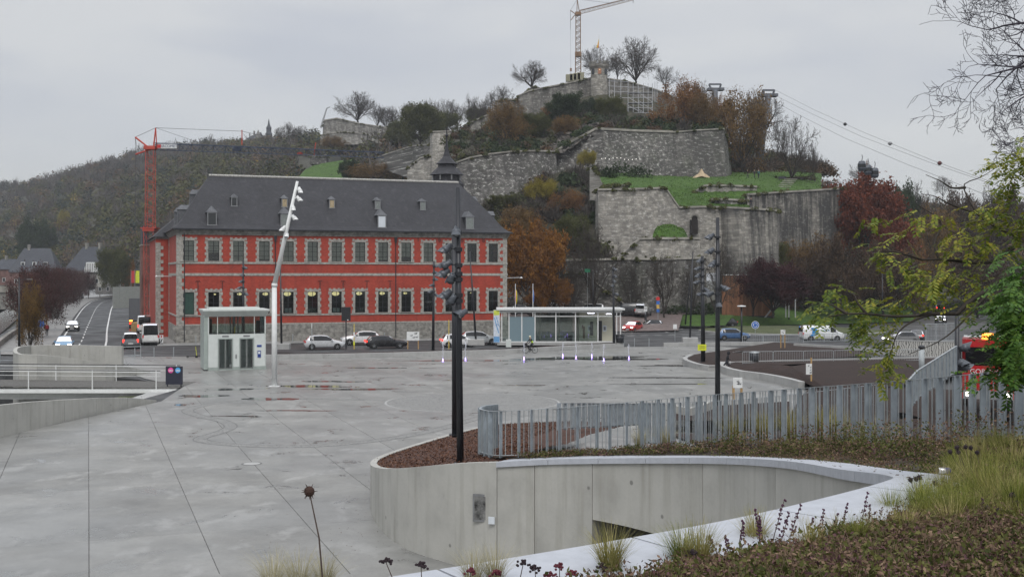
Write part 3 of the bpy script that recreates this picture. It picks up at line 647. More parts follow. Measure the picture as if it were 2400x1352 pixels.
# roof
prof = [(-.66,13.72),(-.2,13.93),(.4,14.3),(1.1,14.95),(2.2,16.05),(4.4,18.15),(7.3,20.75)]
def ring(o, z, f): ox = o if o < 0 else o*4.45/7.3; return [(ox,o,z),(BL-ox,o,z),(BL-ox,BD-o,z),(ox,BD-o,z)]
m = MB(); rg = [ring(o,z,0) for o,z in prof]; m.add([p for r in rg for p in r], [(i*4+k,i*4+(k+1)%4,(i+1)*4+(k+1)%4,(i+1)*4+k) for i in range(len(rg)-1) for k in range(4)])
roof = m.build('roof', SLATE, hb)
m = MB(); m.tube([(4.4,7.3,20.78),(BL-4.4,7.3,20.78)], .17, 8); m.build('ridge_tiles', plain('ridge_tile',(.42,.41,.38),.7,0,.3,8), roof)
def sy(z):
    for (a,za),(b,zb) in zip(prof, prof[1:]):
        if za <= z <= zb: return a+(b-a)*(z-za)/(zb-za)
    return 7
def dormer(px, z0, wd, h, peak, lit):
    y = sy(z0)-.02; x = tpos(px, y); m = MB(); m.box(x-wd/2, x+wd/2, y, sy(min(z0+h,20))+.1, z0-.1, z0+h)
    d = m.build('dormer', SLATE, roof)
    o = .12; m = MB(); yb_ = sy(min(z0+h+peak*.5,20.5))+.3
    m.add([(x-wd/2-o,y-o,z0+h),(x+wd/2+o,y-o,z0+h),(x+wd/2+o,yb_,z0+h),(x-wd/2-o,yb_,z0+h),(x,y+wd*.45,z0+h+peak),(x,yb_,z0+h+peak)], [(0,1,4),(1,2,5,4),(3,0,4,5),(2,3,5),(3,2,1,0)])
    m.build('dormer_roof', plain('dormer_slate',(.13,.14,.15),.5) if False else SLATE, d) if False else m.build('dormer_roof', DSL, roof)
    fw = .1; m = MB().box(x-wd/2-.01,x-wd/2+fw,y-.06,y-.005,z0,z0+h).box(x+wd/2-fw,x+wd/2+.01,y-.06,y-.005,z0,z0+h).box(x-wd/2+fw,x+wd/2-fw,y-.06,y-.005,z0+h-fw,z0+h).box(x-wd/2-.05,x+wd/2+.05,y-.14,y-.062,z0-.12,z0+.0)
    m.build('dormer_frame', LEAD, roof)
    MB().box(x-wd/2+fw,x+wd/2-fw,y-.03,y-.02,z0,z0+h-fw).build('dormer_pane', lit, roof)
DSL = slatem('dormer_slate', (.12,.125,.135))
DARKP = plain('dark_pane', (.03,.033,.036), .12); WARMP = plain('curtained_pane', (.42,.33,.2), .3, 0, .2, 3); GREYP = plain('grey_pane', (.2,.22,.21), .15)
for px, lit in ((497,DARKP),(668,GREYP),(895,SKYGL),(1101,GREYP)): dormer(px, 14.25, 1.1, 1.5, .8, lit)
for px, lit in ((549,DARKP),(667,WARMP),(778,WARMP),(885,GREYP),(991,GREYP)): dormer(px, 16.75, .74, 1.05, .45, lit)
for k, (y, z, h) in enumerate(((4.4,14.6,1.6),(10,14.6,1.6),(7,17.2,1.1))):     # dormers of the short hips
    for s_ in (0,1):
        ox = (sy(z)*4.45/7.3); x = ox if s_ == 0 else BL-ox; sg = 1 if s_ == 0 else -1
        xa, xb = sorted((x-sg*.05, x+sg*1.6)); m = MB().box(xa,xb,y-.55,y+.55,z-.1,z+h); m.add([(xa-.1,y-.68,z+h),(xb+.1,y-.68,z+h),(xb+.1,y+.68,z+h),(xa-.1,y+.68,z+h),(xa+.3,y,z+h+.6),(xb,y,z+h+.6)], [(0,1,5,4),(1,2,5),(2,3,4,5),(3,0,4),(3,2,1,0)])
        m.build('dormer', DSL, roof)
# rear wing
wg = thing('rear_wing', 'narrow red rear wing with slate roof behind the long red building', 'building', tuple(Vector((-40,137.5,0))+UY*BD+UX*-1.6), TH)
MB().box(0,9,.1,17,0,12.9).build('wall', RED, wg)
MB().box(-.12,9.1,.02,17.1,12.9,13.15).build('cornice', PLINTH, wg)
m = MB(); m.add([(-.4,-.3,13.15),(9.4,-.3,13.15),(9.4,17.4,13.15),(-.4,17.4,13.15),(4.5,3.5,17.5),(4.5,14,17.5)], [(0,1,4),(1,2,5,4),(2,3,5),(3,0,4,5)]); m.build('roof', SLATE, wg)
for k in range(26): put('quoin_stone', (q1,q2)[k%2], wg, (-.03,.04,.6+k*.455)); put('quoin_stone', (q4,q3)[k%2], wg, (-.001,.08,.6+k*.455))
# lamps and sign brackets on the building corners
def bracket(loc, dx, lab):
    b = thing('wall_lamp', lab, 'lamp', loc); MB().tube([(0,0,0),(dx,-.05,.05)], .03, 6).build('arm', WHMET, b); MB().lathe([(.02,.1),(.08,.06),(.22,-.08),(.2,-.1)], (dx,-.05,.05), 12).build('lamp_shade', WHMET, b, True)
bracket(tuple(Vector((-40,137.5,7.8))+UX*BL), 1.9, 'white bracket lamp on the corner beside the orange tree')
bracket(tuple(Vector((-40,137.5,8.0))+UY*9), -1.9, 'white bracket lamp over the side street by the red crane')
# slate lantern of a church behind the roof
sp = thing('lantern_turret', 'dark slate lantern turret with needle spire behind the long roof ridge', 'turret', W(1047,470,172))
def zz(y): return EYE-(y-HZN)/FPX*172
k = 172/FPX
prof2 = [(40,470),(40,432),(33,424),(33,412),(41,411),(30,400),(21,392),(20,386),(26,385),(20,380),(9,368),(5,355),(2,335),(1,300)]
m = MB(); m.lathe([(r*k, zz(y)-sp.location.z) for r,y in prof2], n=8); m.build('spire', SLATE, sp)
m = MB()
for a in range(8): m.cyl((34*k*cos(a*pi/4+.39),34*k*sin(a*pi/4+.39)),.12,zz(424)-sp.location.z,zz(412)-sp.location.z,6)
m.build('colonnette', LEAD, sp)
MB().ball((0,0,zz(318)-sp.location.z),.25,8).box(-.45,.45,-.04,.04,zz(306)-sp.location.z,zz(305)-sp.location.z).build('cross', DKMET, sp)
# ------------------------------------------------------------------ lift house
lf = thing('lift_house', 'white lift house with two glazed doors and a glass upper storey', 'lift', G(478,869), TH)
LW = 5.25; DO = ((1.22,2.36),(3.02,4.14))
m = MB(); 
for a,b in ((.35,DO[0][0]),(DO[0][1],DO[1][0]),(DO[1][1],LW-.1)): m.box(a,b,0,.12,.28,3.1)
for a,b in DO: m.box(a,b,0,.12,2.7,3.1)
m.box(LW-.12,LW-.02,.12,3.2,.28,3.1).box(.35,LW-.1,3.1,3.2,.28,3.1)
m.build('cladding_panel', LIFTW, lf)
MB().box(.35,DO[0][0]-.08,-.02,3.2,0,.27).box(DO[0][1]+.08,DO[1][0]-.08,-.02,.1,0,.27).box(DO[1][1]+.08,LW,-.02,3.2,0,.27).build('plinth', LIFTG, lf)
MB().box(0,.33,.0,3.3,.1,4.6).build('side_fin', LIFTG, lf)
for a,b in DO:
    d_ = MB().box(a-.07,a,-.03,.1,0,2.75).box(b,b+.07,-.03,.1,0,2.75).box(a,b,-.03,.1,2.66,2.75).box(a,b,.02,.1,0,.1); dr = d_.build('door_frame', LIFTG, lf)
    mid = (a+b)/2
    MB().box(mid-.07,mid+.07,.03,.09,.1,2.66).box(a,a+.09,.03,.09,.1,2.66).box(b-.09,b,.03,.09,.1,2.66).box(a+.09,b-.09,.04,.08,.1,.2).build('door_leaf', plain('lift_door_steel',(.2,.215,.205),.35,.4), dr)
    MB().box(a+.09,mid-.07,.055,.065,.2,2.66).box(mid+.07,b-.09,.055,.065,.2,2.66).build('door_glass', GLASSK, dr)
    MB().box(mid-.28,mid+.28,-.015,0,2.84,2.98).build('vent', LEAD, lf)
    MB().box(a+.1,b-.1,1.2,1.25,.0,2.6).box(a+.1,b-.1,1.1,1.2,.75,1.15).build('car_interior', plain('lift_car_steel',(.3,.31,.3),.4,.3), lf)
for b_ in ((.33,.42,0,3.2,3.1,4.6),(LW-.14,LW-.04,0,.1,3.1,4.6),(LW-.14,LW-.04,3.1,3.2,3.1,4.6),(1.1,1.16,.02,.08,3.1,4.6),(4.2,4.26,.02,.08,3.1,4.6)): MB().box(*b_).build('post', LIFTW, lf)
MB().box(2.55,2.75,1.2,1.4,3.1,4.6).box(2.3,2.4,1.3,1.4,3.1,4.6).box(2.95,3.05,1.3,1.4,3.1,4.6).box(3.4,3.5,2,2.1,3.1,4.6).build('machinery_column', LEAD, lf)
MB().box(.5,.75,.8,1.1,3.1,4.4).box(4.5,4.85,.8,1.1,3.1,4.2).build('machine_box', DKMET, lf)
MB().box(2.62,2.72,.9,1.0,3.1,3.7).build('yellow_buffer', plain('safety_yellow',(.7,.55,.05),.5), lf)
for a,b in ((.42,1.1),(1.16,4.2),(4.26,LW-.14)): MB().box(a,b,.04,.06,3.12,4.58).build('glass_panel', GLASSK, lf)
MB().box(LW-.1,LW-.08,.1,3.1,3.12,4.58).box(.45,LW-.2,3.14,3.16,3.12,4.58).build('glass_panel', GLASSK, lf)
m = MB(); m.add([(.1,.05,4.6),(LW,.05,4.6),(LW,3.3,4.6),(.1,3.3,4.6),(-.12,-.5,5.1),(LW+.22,-.5,5.1),(LW+.22,3.6,5.1),(-.12,3.6,5.1),(-.12,-.5,5.22),(LW+.22,-.5,5.22),(LW+.22,3.6,5.22),(-.12,3.6,5.22)],
    [(3,2,1,0)]+[(o+i,o+(i+1)%4,o+4+(i+1)%4,o+4+i) for o in (0,4) for i in range(4)]+[(8,9,10,11)]); m.box(.5,LW-.5,.3,2.9,5.22,5.36); m.build('roof', LIFTW, lf)
MB().box(4.45,4.85,-.03,0,1.95,2.12).box(4.5,4.78,-.06,0,1.05,1.62).build('call_panel', plain('blue_panel',(.02,.05,.25),.4), lf)
MB().box(4.55,4.73,-.065,-.06,1.35,1.55).build('call_screen', SKYGL, lf)
MB().box(2.63,2.73,-.05,0,1.0,1.35).build('call_button', LEAD, lf)
# ------------------------------------------------------------------ glass pavilion
kx0, kd = B(1172,132.6,0).x, 132.6
ks = thing('glass_pavilion', 'low flat-roofed glass pavilion with white posts and frosted panels', 'pavilion', (kx0,kd,.42), rad(1.5))
def kp(px): return (px-CPX)/FPX*kd-kx0
KW = kp(1457)
MB().box(-.4,KW+.35,-.5,4.6,3.72,3.92).box(-.1,KW+.1,-.1,4.2,3.45,3.72).build('roof', WHMET, ks)
MB().box(-.3,KW+.3,-.3,4.4,-.3,.03).build('floor_slab', KERB, ks)
for px in (1176,1193,1223,1254,1303,1349,1402,1446,1455): 
    MB().box(kp(px)-.06,kp(px)+.06,-.02,.1,.03,3.45).build('post', WHMET, ks)
for px in (1270,1316,1360,1440): MB().box(kp(px)-.08,kp(px)+.08,3.9,4.05,.03,3.45).build('post', plain('cream_post',(.55,.55,.46),.5), ks)
MB().box(0,KW,.0,.06,.03,.12).box(kp(1254),KW,.0,.06,2.95,3.05).build('rail', WHMET, ks)
for a,b,mt in ((1193,1223,GLASSF),(1223,1254,GLASSF),(1176,1193,GLASSK),(1254,1303,GLASSK),(1303,1349,GLASSK),(1349,1402,GLASSK)):
    MB().box(kp(a)+.06,kp(b)-.06,.03,.045,.13,2.95).build('glass_panel', mt, ks)
MB().box(kp(1254),kp(1349),4.0,4.02,.1,3.4).build('glass_panel', GLASSK, ks)
CREAM = plain('cream_wall', (.62,.6,.48), .7, 0, .06, 1.5)
MB().box(kp(1362),kp(1444),2.2,2.3,.03,3.45).box(kp(1362)-.05,kp(1362)+.05,2.3,4,.03,3.45).build('inner_wall', CREAM, ks)
MB().box(kp(1388),kp(1395),2.15,2.2,.7,2.3).box(kp(1405),kp(1416),2.12,2.2,.03,2.4).build('inner_door', DKMET, ks)
MB().box(kp(1371),kp(1375),2.15,2.2,.3,1.7).box(kp(1368),kp(1371.5),2.13,2.2,1.5,1.9).build('wall_unit', plain('brown_unit',(.2,.11,.07),.6), ks)
for a in (1382,1418): MB().box(kp(a),kp(a+9),2.17,2.2,1.15,1.85).build('poster', SKYGL, ks); MB().box(kp(a+2),kp(a+7),2.165,2.17,1.3,1.7).build('poster_print', LEAD, ks)
MB().box(kp(1382),kp(1396),1.0,1.5,.03,.42).build('bench', CREAM, ks)
MB().box(kp(1330),kp(1344),1.2,1.9,.03,.78).build('counter', DKMET, ks)
m = MB(); m.box(kp(1425),kp(1437),1.6,1.65,3.2,3.24).box(kp(1380),kp(1396),1.2,1.24,3.3,3.34); m.build('ceiling_light', LAMPB, ks)
ps = thing('poster_screen', 'tall white and blue poster panel with a yellow header beside the pavilion', 'poster', (kx0-.75,kd-.3,.42), rad(-6))
MB().bevbox(0,.72,0,.05,0,3.75,.01).build('panel', plain('poster_paper',(.62,.67,.74),.5), ps)
MB().box(.03,.69,-.006,0,3.15,3.7).build('header', plain('poster_yellow',(.6,.66,.08),.5), ps)
PB = plain('poster_blue',(.15,.35,.62),.5)
MB().box(.03,.69,-.006,0,.05,.7).build('footer', PB, ps); m = MB(); m.xz([(.03,2.9),(.14,2.9),(.66,1.1),(.55,1.1)],-.006,0).xz([(.25,3),(.33,3),(.69,1.9),(.69,1.65)],-.006,0); m.build('stripe', PB, ps)
m = MB(); m.tube([(.12,-.008,1.9),(.25,-.008,2.1),(.35,-.008,1.85),(.45,-.008,2.2),(.55,-.008,2.0)],.02,4); m.build('drawing', plain('poster_navy',(.03,.06,.2),.5), ps)
# ------------------------------------------------------------------ poles and lamps
def fl_mesh(body, tag_):
    m = MB(); rx = Matrix.Rotation(pi/2,4,'Y')
    m.lathe([(.03,-.34),(.12,-.33),(.135,-.12),(.19,-.06),(.2,.1),(.17,.1),(.16,.06)], (0,0,0), 14, rx)
    n = 9; hood = []
    for k in range(n): a = -pi*.62+k*(pi*1.24)/(n-1); hood.append((a, .2))
    m.grid([[(.1, r*sin(a), r*cos(a)) for a,r in hood], [(.1+.26*(.35+.65*max(0,cos(a))), r*1.04*sin(a), r*1.04*cos(a)) for a,r in hood]])
    m.box(-.16,-.1,-.15,.15,-.02,.02)
    me = m.mesh('floodlight', body, True); return me
FLD = fl_mesh(DKMET2,'d'); FLW = fl_mesh(WHMET,'w')
LENS = MB().lathe([(.001,.0),(.16,.0)], (0,0,0), 14, Matrix.Rotation(pi/2,4,'Y')).mesh('lens', plain('lamp_lens',(.4,.41,.41),.2))
def pole(name, label, cat, base, top, r0, r1, lamps, mat=DKMET, fl=FLD, size=1., group=None, bands=True, n=12):
    base = Vector(base); top = Vector(top); t = thing(name, label, cat, base, 0, group)
    m = MB(); m.tube([(0,0,-.1), top-base], [r0,r1], n); m.build('pole', mat, t, True)
    MB().box(-r0*1.9,r0*1.9,-r0*1.9,r0*1.9,0,.02).build('base_plate', mat, t)
    for lx, lz, aim in lamps:
        f = (lz-base.z)/(top.z-base.z); c = base.lerp(top, f)-base; aim = Vector(aim).normalized()
        q = aim.to_track_quat('X','Z').to_euler(); p = c+Vector((lx,-.12 if abs(lx)<.2 else 0,0))
        o = put('floodlight', fl, t, p, q, (size,)*3); put('lens', LENS, o, (.07,0,0))
        m = MB(); m.tube([c, p-aim*.12*size], .028*size, 6); m.tube([c+Vector((0,0,-.06)), c+Vector((0,0,.06))], r0*1.12, 10); m.build('bracket', mat, t)
    return t
def PL(px,py,d,pxa,aim): return ((px-pxa)/FPX*d, EYE-(py-HZN)/FPX*d, aim)
dA = 33.2
pole('floodlight_pole', 'tall charcoal floodlight pole in the bark bed with lamps down its length', 'lamp post', W(1079,1086,dA), W(1073,440,dA), .105, .065,
     [PL(1071,545,dA,1075,(-.05,-.75,-.75)),PL(1046,585,dA,1076,(-.75,-.25,-.65)),PL(1044,622,dA,1076,(-.85,.3,-.5)),PL(1041,642,dA,1077,(-.75,-.15,-.65)),PL(1058,655,dA,1077,(-.3,.6,-.7)),PL(1045,692,dA,1077,(-.75,-.2,-.65)),PL(1060,705,dA,1077,(-.4,.5,-.7)),PL(1082,735,dA,1078,(-.75,-.6,-.35))], size=.66)
pole('floodlight_pole', 'second charcoal pole standing close behind the tall floodlight pole in the bark', 'lamp post', W(1066,1018,47.4), W(1064,545,47.4), .125, .09, [])
pole('floodlight_pole', 'charcoal floodlight pole rising behind the fence with lamps on both sides', 'lamp post', W(1682,958,70), W(1682,510,70), .17, .10,
     [PL(a,b,70,1682,c) for a,b,c in ((1664,556,(-.8,-.2,-.55)),(1664,590,(-.75,.1,-.65)),(1670,620,(-.6,-.3,-.75)),(1698,676,(.8,-.3,-.5)),(1661,690,(-.9,-.2,-.3)),(1684,716,(0,-.8,-.6)))], size=.95)
pole('floodlight_pole', 'charcoal floodlight pole carrying a yellow notice at its foot', 'lamp post', W(1648,848,103.6), W(1646,600,103.6), .21, .13,
     [PL(a,b,103.6,1647,c) for a,b,c in ((1640,612,(-.6,-.4,-.6)),(1636,630,(-.8,0,-.5)),(1636,647,(-.6,-.4,-.6)),(1634,662,(-.8,0,-.5)),(1656,680,(.6,-.4,-.5)),(1640,690,(-.7,-.3,-.5)))], size=.95)
pole('floodlight_pole', 'thin dark floodlight pole in the kerbside bed in front of the red wall', 'lamp post', W(1015,820,119), W(1017,612,119), .16, .08,
     [PL(a,b,119,1016,c) for a,b,c in ((1021,624,(.7,-.4,-.5)),(1021,639,(.7,-.4,-.5)),(1021,655,(.6,-.5,-.6)),(1011,669,(-.7,-.3,-.5)),(1008,684,(-.8,-.2,-.5)),(1023,692,(.7,-.4,-.5)))], size=.8)
pole('floodlight_pole', 'thin dark floodlight pole behind the white lift house', 'lamp post', W(571,828,118), W(570,610,118), .15, .08,
     [PL(a,b,118,571,c) for a,b,c in ((576,628,(.7,-.4,-.5)),(569,645,(0,-.7,-.6)),(566,660,(-.7,-.4,-.5)),(562,675,(-.7,-.4,-.5)),(578,690,(.7,-.3,-.6)))], size=.8)
pole('floodlight_pole', 'dark floodlight pole at the end of the glass pavilion', 'lamp post', W(1439,805,130.5), W(1437,625,130.5), .16, .09,
     [PL(a,b,130.5,1438,c) for a,b,c in ((1443,632,(.5,-.6,-.5)),(1443,648,(.5,-.6,-.5)),(1441,660,(.3,-.7,-.5)),(1436,670,(-.5,-.6,-.5)),(1446,690,(.7,-.4,-.5)))], size=.8)
pole('floodlight_pole', 'black pole with big floodlights standing by the red lorry', 'lamp post', W(2243,960,56), W(2243,735,56), .13, .11,
     [PL(2262,815,56,2243,(.85,-.3,.25)),PL(2262,862,56,2243,(.9,-.2,-.1)),PL(2252,850,56,2243,(.5,-.6,-.4))], size=1.1)
wp = pole('white_mast', 'tall cranked white mast with six white floodlights beside the lift house', 'lamp post', W(643,905,84.6), W(643,668,84.6), .21, .18, [], WHMET)
tp = W(697,425,84.6)-wp.location; kn = W(643,668,84.6)-wp.location
MB().tube([kn+Vector((0,0,-.02)), tp], [.185,.10], 12).build('upper_mast', WHMET, wp, True)
MB().tube([kn-Vector((0,0,.12)), kn+Vector((.02,0,.1))], .215, 12).build('collar', WHMET, wp, True)
for px,py,aim in ((703,447,(.35,-.4,-.85)),(701,467,(.6,-.3,-.75)),(687,488,(.2,-.5,-.85)),(690,511,(.6,-.3,-.75)),(663,537,(-.5,-.4,-.75)),(672,553,(0,-.8,-.6))):
    p = W(px,py,84.4)-wp.location; f = (p.z-kn.z)/(tp.z-kn.z); c = kn.lerp(tp,f); aim = Vector(aim).normalized()
    o = put('floodlight', FLW, wp, p, aim.to_track_quat('X','Z').to_euler(), (.85,)*3); put('lens', LENS, o, (.07,0,0)); MB().tube([c,p-aim*.2],.05,6).build('bracket', WHMET, wp)
def streetlamp(label, base, top, arm, block=True, mat=DKMET):
    t = thing('street_lamp', label, 'street lamp', base); tp_ = Vector(top)-Vector(base)
    MB().tube([(0,0,0), tp_], [.12,.06], 10).build('pole', mat, t, True)
    for a,z in arm:
        c = tp_*(z); e = c+Vector((a,-.1,.05)); MB().tube([c,e],.03,6).build('arm', mat, t)
        MB().box(min(0,a*.6)-.0,max(0,a*.6),-.12,.12,-.04,.04,Matrix.Translation(e)).build('lamp_head', LEAD, t)
    if block: MB().bevbox(-.9,.9,-.45,.45,-.1,.52,.04).build('ballast_block', KERB, t)
    return t
streetlamp('leaning street lamp on a concrete block among the parked cars', W(1116,806,124), W(1101,590,124), [(-.7,.85)])
streetlamp('straight street lamp on a concrete block beside the white mast', W(660,816,122), W(657,610,122), [])
streetlamp('leaning street lamp on a concrete block by the roundabout road', W(1617,801,134), W(1624,590,134), [(-.5,.82),(.5,.75)])
streetlamp('tall thin street lamp on the lawn below the stained wall', W(1606,760,176), W(1624,600,176), [(-.6,.86)], False)
streetlamp('street lamp with flat white head in front of the stone ramp', W(1390,735,172), W(1390,637,172), [(.4,1.0)], False)
streetlamp('street lamp under the bare trees behind the pavilion', W(1311,735,176), W(1311,632,176), [(-.6,.98)], False)
streetlamp('street lamp partly hidden by the dark red tree', W(1849,748,190), W(1849,637,190), [(.4,1.0)], False)
streetlamp('street lamp on the far traffic island by the road to the right', W(2210,760,165), W(2210,690,165), [], False)
streetlamp('dark street lamp on the quay walk near the blue sign', W(45,842,110), W(45,650,110), [(.8,.97)], False)
streetlamp('slim lamp beyond the plane trees at the wooden hall', W(2068,752,190), W(2068,640,190), [(.5,.98)], False)
sg = thing('bollard_light', 'short dark bollard lamp with a flat round cap by the roundabout', 'lamp', W(1738,802,139)); MB().tube([(0,0,0),(0,0,4.3)],[.12,.1],10).build('post', DKMET, sg, True); MB().lathe([(.1,4.25),(.55,4.3),(.5,4.42),(.01,4.46)],n=16).build('cap', WHMET, sg, True)
# signs, small furniture
def sign(label, base, h, shape, size, mats, zc=None, cat='sign', post=GALV2, r=.035):
    t = thing('sign_post', label, cat, base); MB().tube([(0,0,0),(0,0,h)], r, 8).build('post', post, t)
    for k, (sh, z, s_, mt) in enumerate(zip(shape, zc, size, mats)):
        m = MB()
        if sh == 'disc': m.lathe([(.001,-.012),(s_,-.012),(s_,.012),(.001,.012)], (0,0,0), 24, Matrix.Rotation(pi/2,4,'X'))
        else: m.cb((0,0,0),(s_[0],.024,s_[1]))
        o = m.build('plate', mt, t); o.location = (0,-.05-.001*k,z)
    return t
SBLUE = plain('sign_blue',(.03,.14,.48),.4); SRED = plain('sign_red',(.55,.03,.03),.4); SYEL = plain('sign_yellow',(.66,.70,.03),.5); SGRN = plain('sign_green',(.02,.22,.11),.4)
s_ = sign('round blue roundabout sign with white arrows on the island', W(1770,800,154), 2.7, ['disc','disc'], [.52,.46], [WHMET,SBLUE], [2.2,2.2])
m = MB()
for k in range(3):
    a0 = k*2*pi/3; pts = [(.27*cos(a0+j*.25),-.09,.27*sin(a0+j*.25)) for j in range(6)]; m.tube(pts,.045,4)
    e = a0+1.25; m.add([(.36*cos(e),-.1,.36*sin(e)),(.16*cos(e),-.1,.16*sin(e)),(.27*cos(e+.42),-.1,.27*sin(e+.42))],[(0,1,2)])
o = m.build('arrows', WHMET, s_); o.location = (0,0,2.2)
sign('column of blue and white parking signs beside the lawn', W(1542,748,174), 3.3, ['disc','box','box','box'], [.3,(.5,.5),(.42,.6),(.42,.45)], [SRED,SBLUE,plain('sign_orange',(.6,.4,.1),.5),SBLUE], [3.1,2.5,1.9,1.3])
s_ = sign('small white sign above a black post by the parked vans', W(1513,757,164), 2.4, ['box','box'], [(.45,.7),(.35,.8)], [WHMET,BLACK], [2.0,.8])
m = MB(); m.lathe([(.1,.0),(.15,.0)],(0,-.07,2.1),14,Matrix.Rotation(pi/2,4,'X')); m.build('ring_mark', BLACK, s_)
sign('white panel sign at the end of the low wall', W(1582,800,136), 2.0, ['box'], [(.45,.55)], [WHMET], [1.75])
sign('round blue cycle path sign on the quay walk', W(97,815,120), 2.7, ['disc'], [.36], [SBLUE], [2.5])
sign('white edge-on road sign behind the silver hatchback', W(731,818,119), 2.6, ['box'], [(.08,.5)], [WHMET], [2.4])
sign('yellow and white striped marker pole beside the silver hatchback', W(830,818,119), 2.6, ['box','box'], [(.16,.5),(.16,.35)], [WHMET,SYEL], [1.5,.6], post=plain('pole_yellow',(.6,.45,.1),.5), r=.05)
sign('yellow and white striped marker pole beside the small white car', W(1052,818,119), 3.0, ['box'], [(.22,.6)], [WHMET], [1.2], post=plain('pole_yellow2',(.6,.45,.1),.5), r=.05)
sign('green emergency exit board on the lower citadel wall', W(1377,728,181), 6.6, ['box'], [(.85,.55)], [SGRN], [6.3])
for k,(px,d) in enumerate(((1208,150),(1249,152))):
    f = thing('flagpole', ('flagpole with furled red and yellow flag behind the pavilion','flagpole with furled blue flag behind the pavilion')[k], 'flagpole', B(px,d,0)); MB().tube([(0,0,0),(0,0,8.15-(665-645)/2700*d)],.05,8).build('pole', WHMET, f)
    for j,mt in enumerate((SRED,SYEL) if k == 0 else (SBLUE,)):
        MB().tube([(.06+.07*j,0,6.2),(.1+.07*j,-.05,5.5),(.07+.07*j,0,4.9),(.09+.06*j,0,4.4)],[.03,.07,.09,.03],6).build('flag', mt, f, True)
def board(label, base, w_, h_, z, post_h, mt=WHMET, two=True, print_=True):
    t = thing('information_board', label, 'sign', base)
    for x in ((-w_*.42,w_*.42) if two else (w_*.42,)): MB().box(x-.05,x+.05,.02,.12,0,post_h).build('stake', WOODP, t)
    MB().bevbox(-w_/2,w_/2,-.02,.02,z-h_/2,z+h_/2,.008).build('panel', mt, t)
    if print_:
        m = MB(); r_ = random.Random(len(label))
        for k in range(5): a = r_.uniform(-w_*.35,w_*.2); b = z+r_.uniform(-h_*.35,h_*.35); m.xz([(a,b),(a+w_*.3,b+h_*.12),(a+w_*.22,b-h_*.08)],-.026,-.022)
        m.build('print', LEAD, t)
    return t
board('small white information board on wooden stakes among the parked cars', W(968,818,119.5), 1.3, .9, 1.35, 1.25)
board('white board with bird print on wooden stakes behind the fence', W(1729,1010,56), .46, .5, 2.35, 2.2)
board('white notice leaning on a tall wooden stake in the bark bed', W(1896,893,81), .42, .75, .85, 1.65, two=False)
board('pair of wooden stakes with a white tag in the far bark bed', W(1835,818,122), .5, .5, 1.8, 1.9)
yn = thing('yellow_notice', 'bright yellow notice tied to the charcoal pole by the bark bed', 'sign', W(1645,814,103)); MB().cb((0,-.1,0),(.78,.02,.55)).build('sheet', SYEL, yn)
for k in range(3): MB().box(-.25,.25,-.115,-.111,-.12+k*.11,-.09+k*.11).build('text_line', DKMET, yn)
sgb = thing('signal_board', 'black traffic signal backboard on a dark post in front of the red wall', 'traffic light', W(811,820,119.5))
MB().tube([(0,0,0),(0,0,4.2)],.07,8).build('post', DKMET, sgb); MB().bevbox(-.47,.47,-.05,.12,3.0,4.45,.03).build('backboard', BLACK, sgb); MB().ball((.2,-.06,3.1),.07,8).build('lamp', WHMET, sgb)
# crowd barriers
def barrier():
    m = MB(); m.tube([(-1.2,0,.08),(-1.2,0,1.05),(-1.15,0,1.1),(1.15,0,1.1),(1.2,0,1.05),(1.2,0,.08)],.022,6).tube([(-1.2,0,.16),(1.2,0,.16)],.018,6)
    b = MB()
    for k in range(1,17): b.tube([(-1.2+k*2.4/17,0,.16),(-1.2+k*2.4/17,0,1.1)],.010,4)
    f = MB().box(-1.0,-.94,-.3,.3,0,.04).box(.94,1.0,-.3,.3,0,.04)
    return m.mesh('frame',GALV2), b.mesh('bars',GALV2), f.mesh('foot',GALV2)
bm = barrier(); bx0 = G(1740,855,.66); bx1 = G(2160,848,.66); bn = 6
for i in range(bn):
    p = bx0.lerp(bx1,(i+.5)/bn); L_ = (bx1-bx0).length/bn
    t = thing('crowd_barrier', 'steel crowd barrier in the row closing off the bark beds', 'barrier', p, atan2(bx1.y-bx0.y,bx1.x-bx0.x), 'row of steel crowd barriers on the bed edging'); t.scale = (L_/2.45,1,1)
    for nm,me in zip(('frame','bars','foot'),bm): put(nm, me, t)
def bin_(label, base, r, h, lid=GALV2):
    t = thing('litter_bin', label, 'bin', base); MB().lathe([(.01,.05),(r*.9,.05),(r,h*.85),(r*.95,h*.86),(.01,h*.86)],n=16).build('body', DKMET, t, True)
    MB().lathe([(r*1.06,h*.86),(r*1.08,h*.93),(r*.7,h),(.01,h*1.02)],n=16).build('lid', lid, t, True); MB().box(-r*1.1,-r*1.02,-.03,.03,0,h*.95).build('post', GALV2, t)
bin_('dark round litter bin with grey lid behind the crowd barriers', G(1768,850,.5), .42, 1.0)
bin_('black litter bin standing at the corner of the pavilion', W(1453,804,131), .5, 1.0, BLACK)
gp = thing('ground_vent_pipe', 'grey capped vent pipe standing in the bark bed', 'pipe', W(2160,868,82)); MB().tube([(0,0,-.3),(0,0,1.5)],.2,14).build('pipe', plain('pipe_grey',(.36,.39,.4),.5), gp, True); MB().ball((0,0,1.65),.24,12,(1,1,.7)).build('cap', DKMET, gp, True)
cbx = thing('utility_box', 'small white utility box beside the pavilion in the kerb bed', 'box', W(1192,811,129)); MB().bevbox(-.3,.3,-.2,.2,-.1,.75,.03).build('box', LIFTW, cbx)
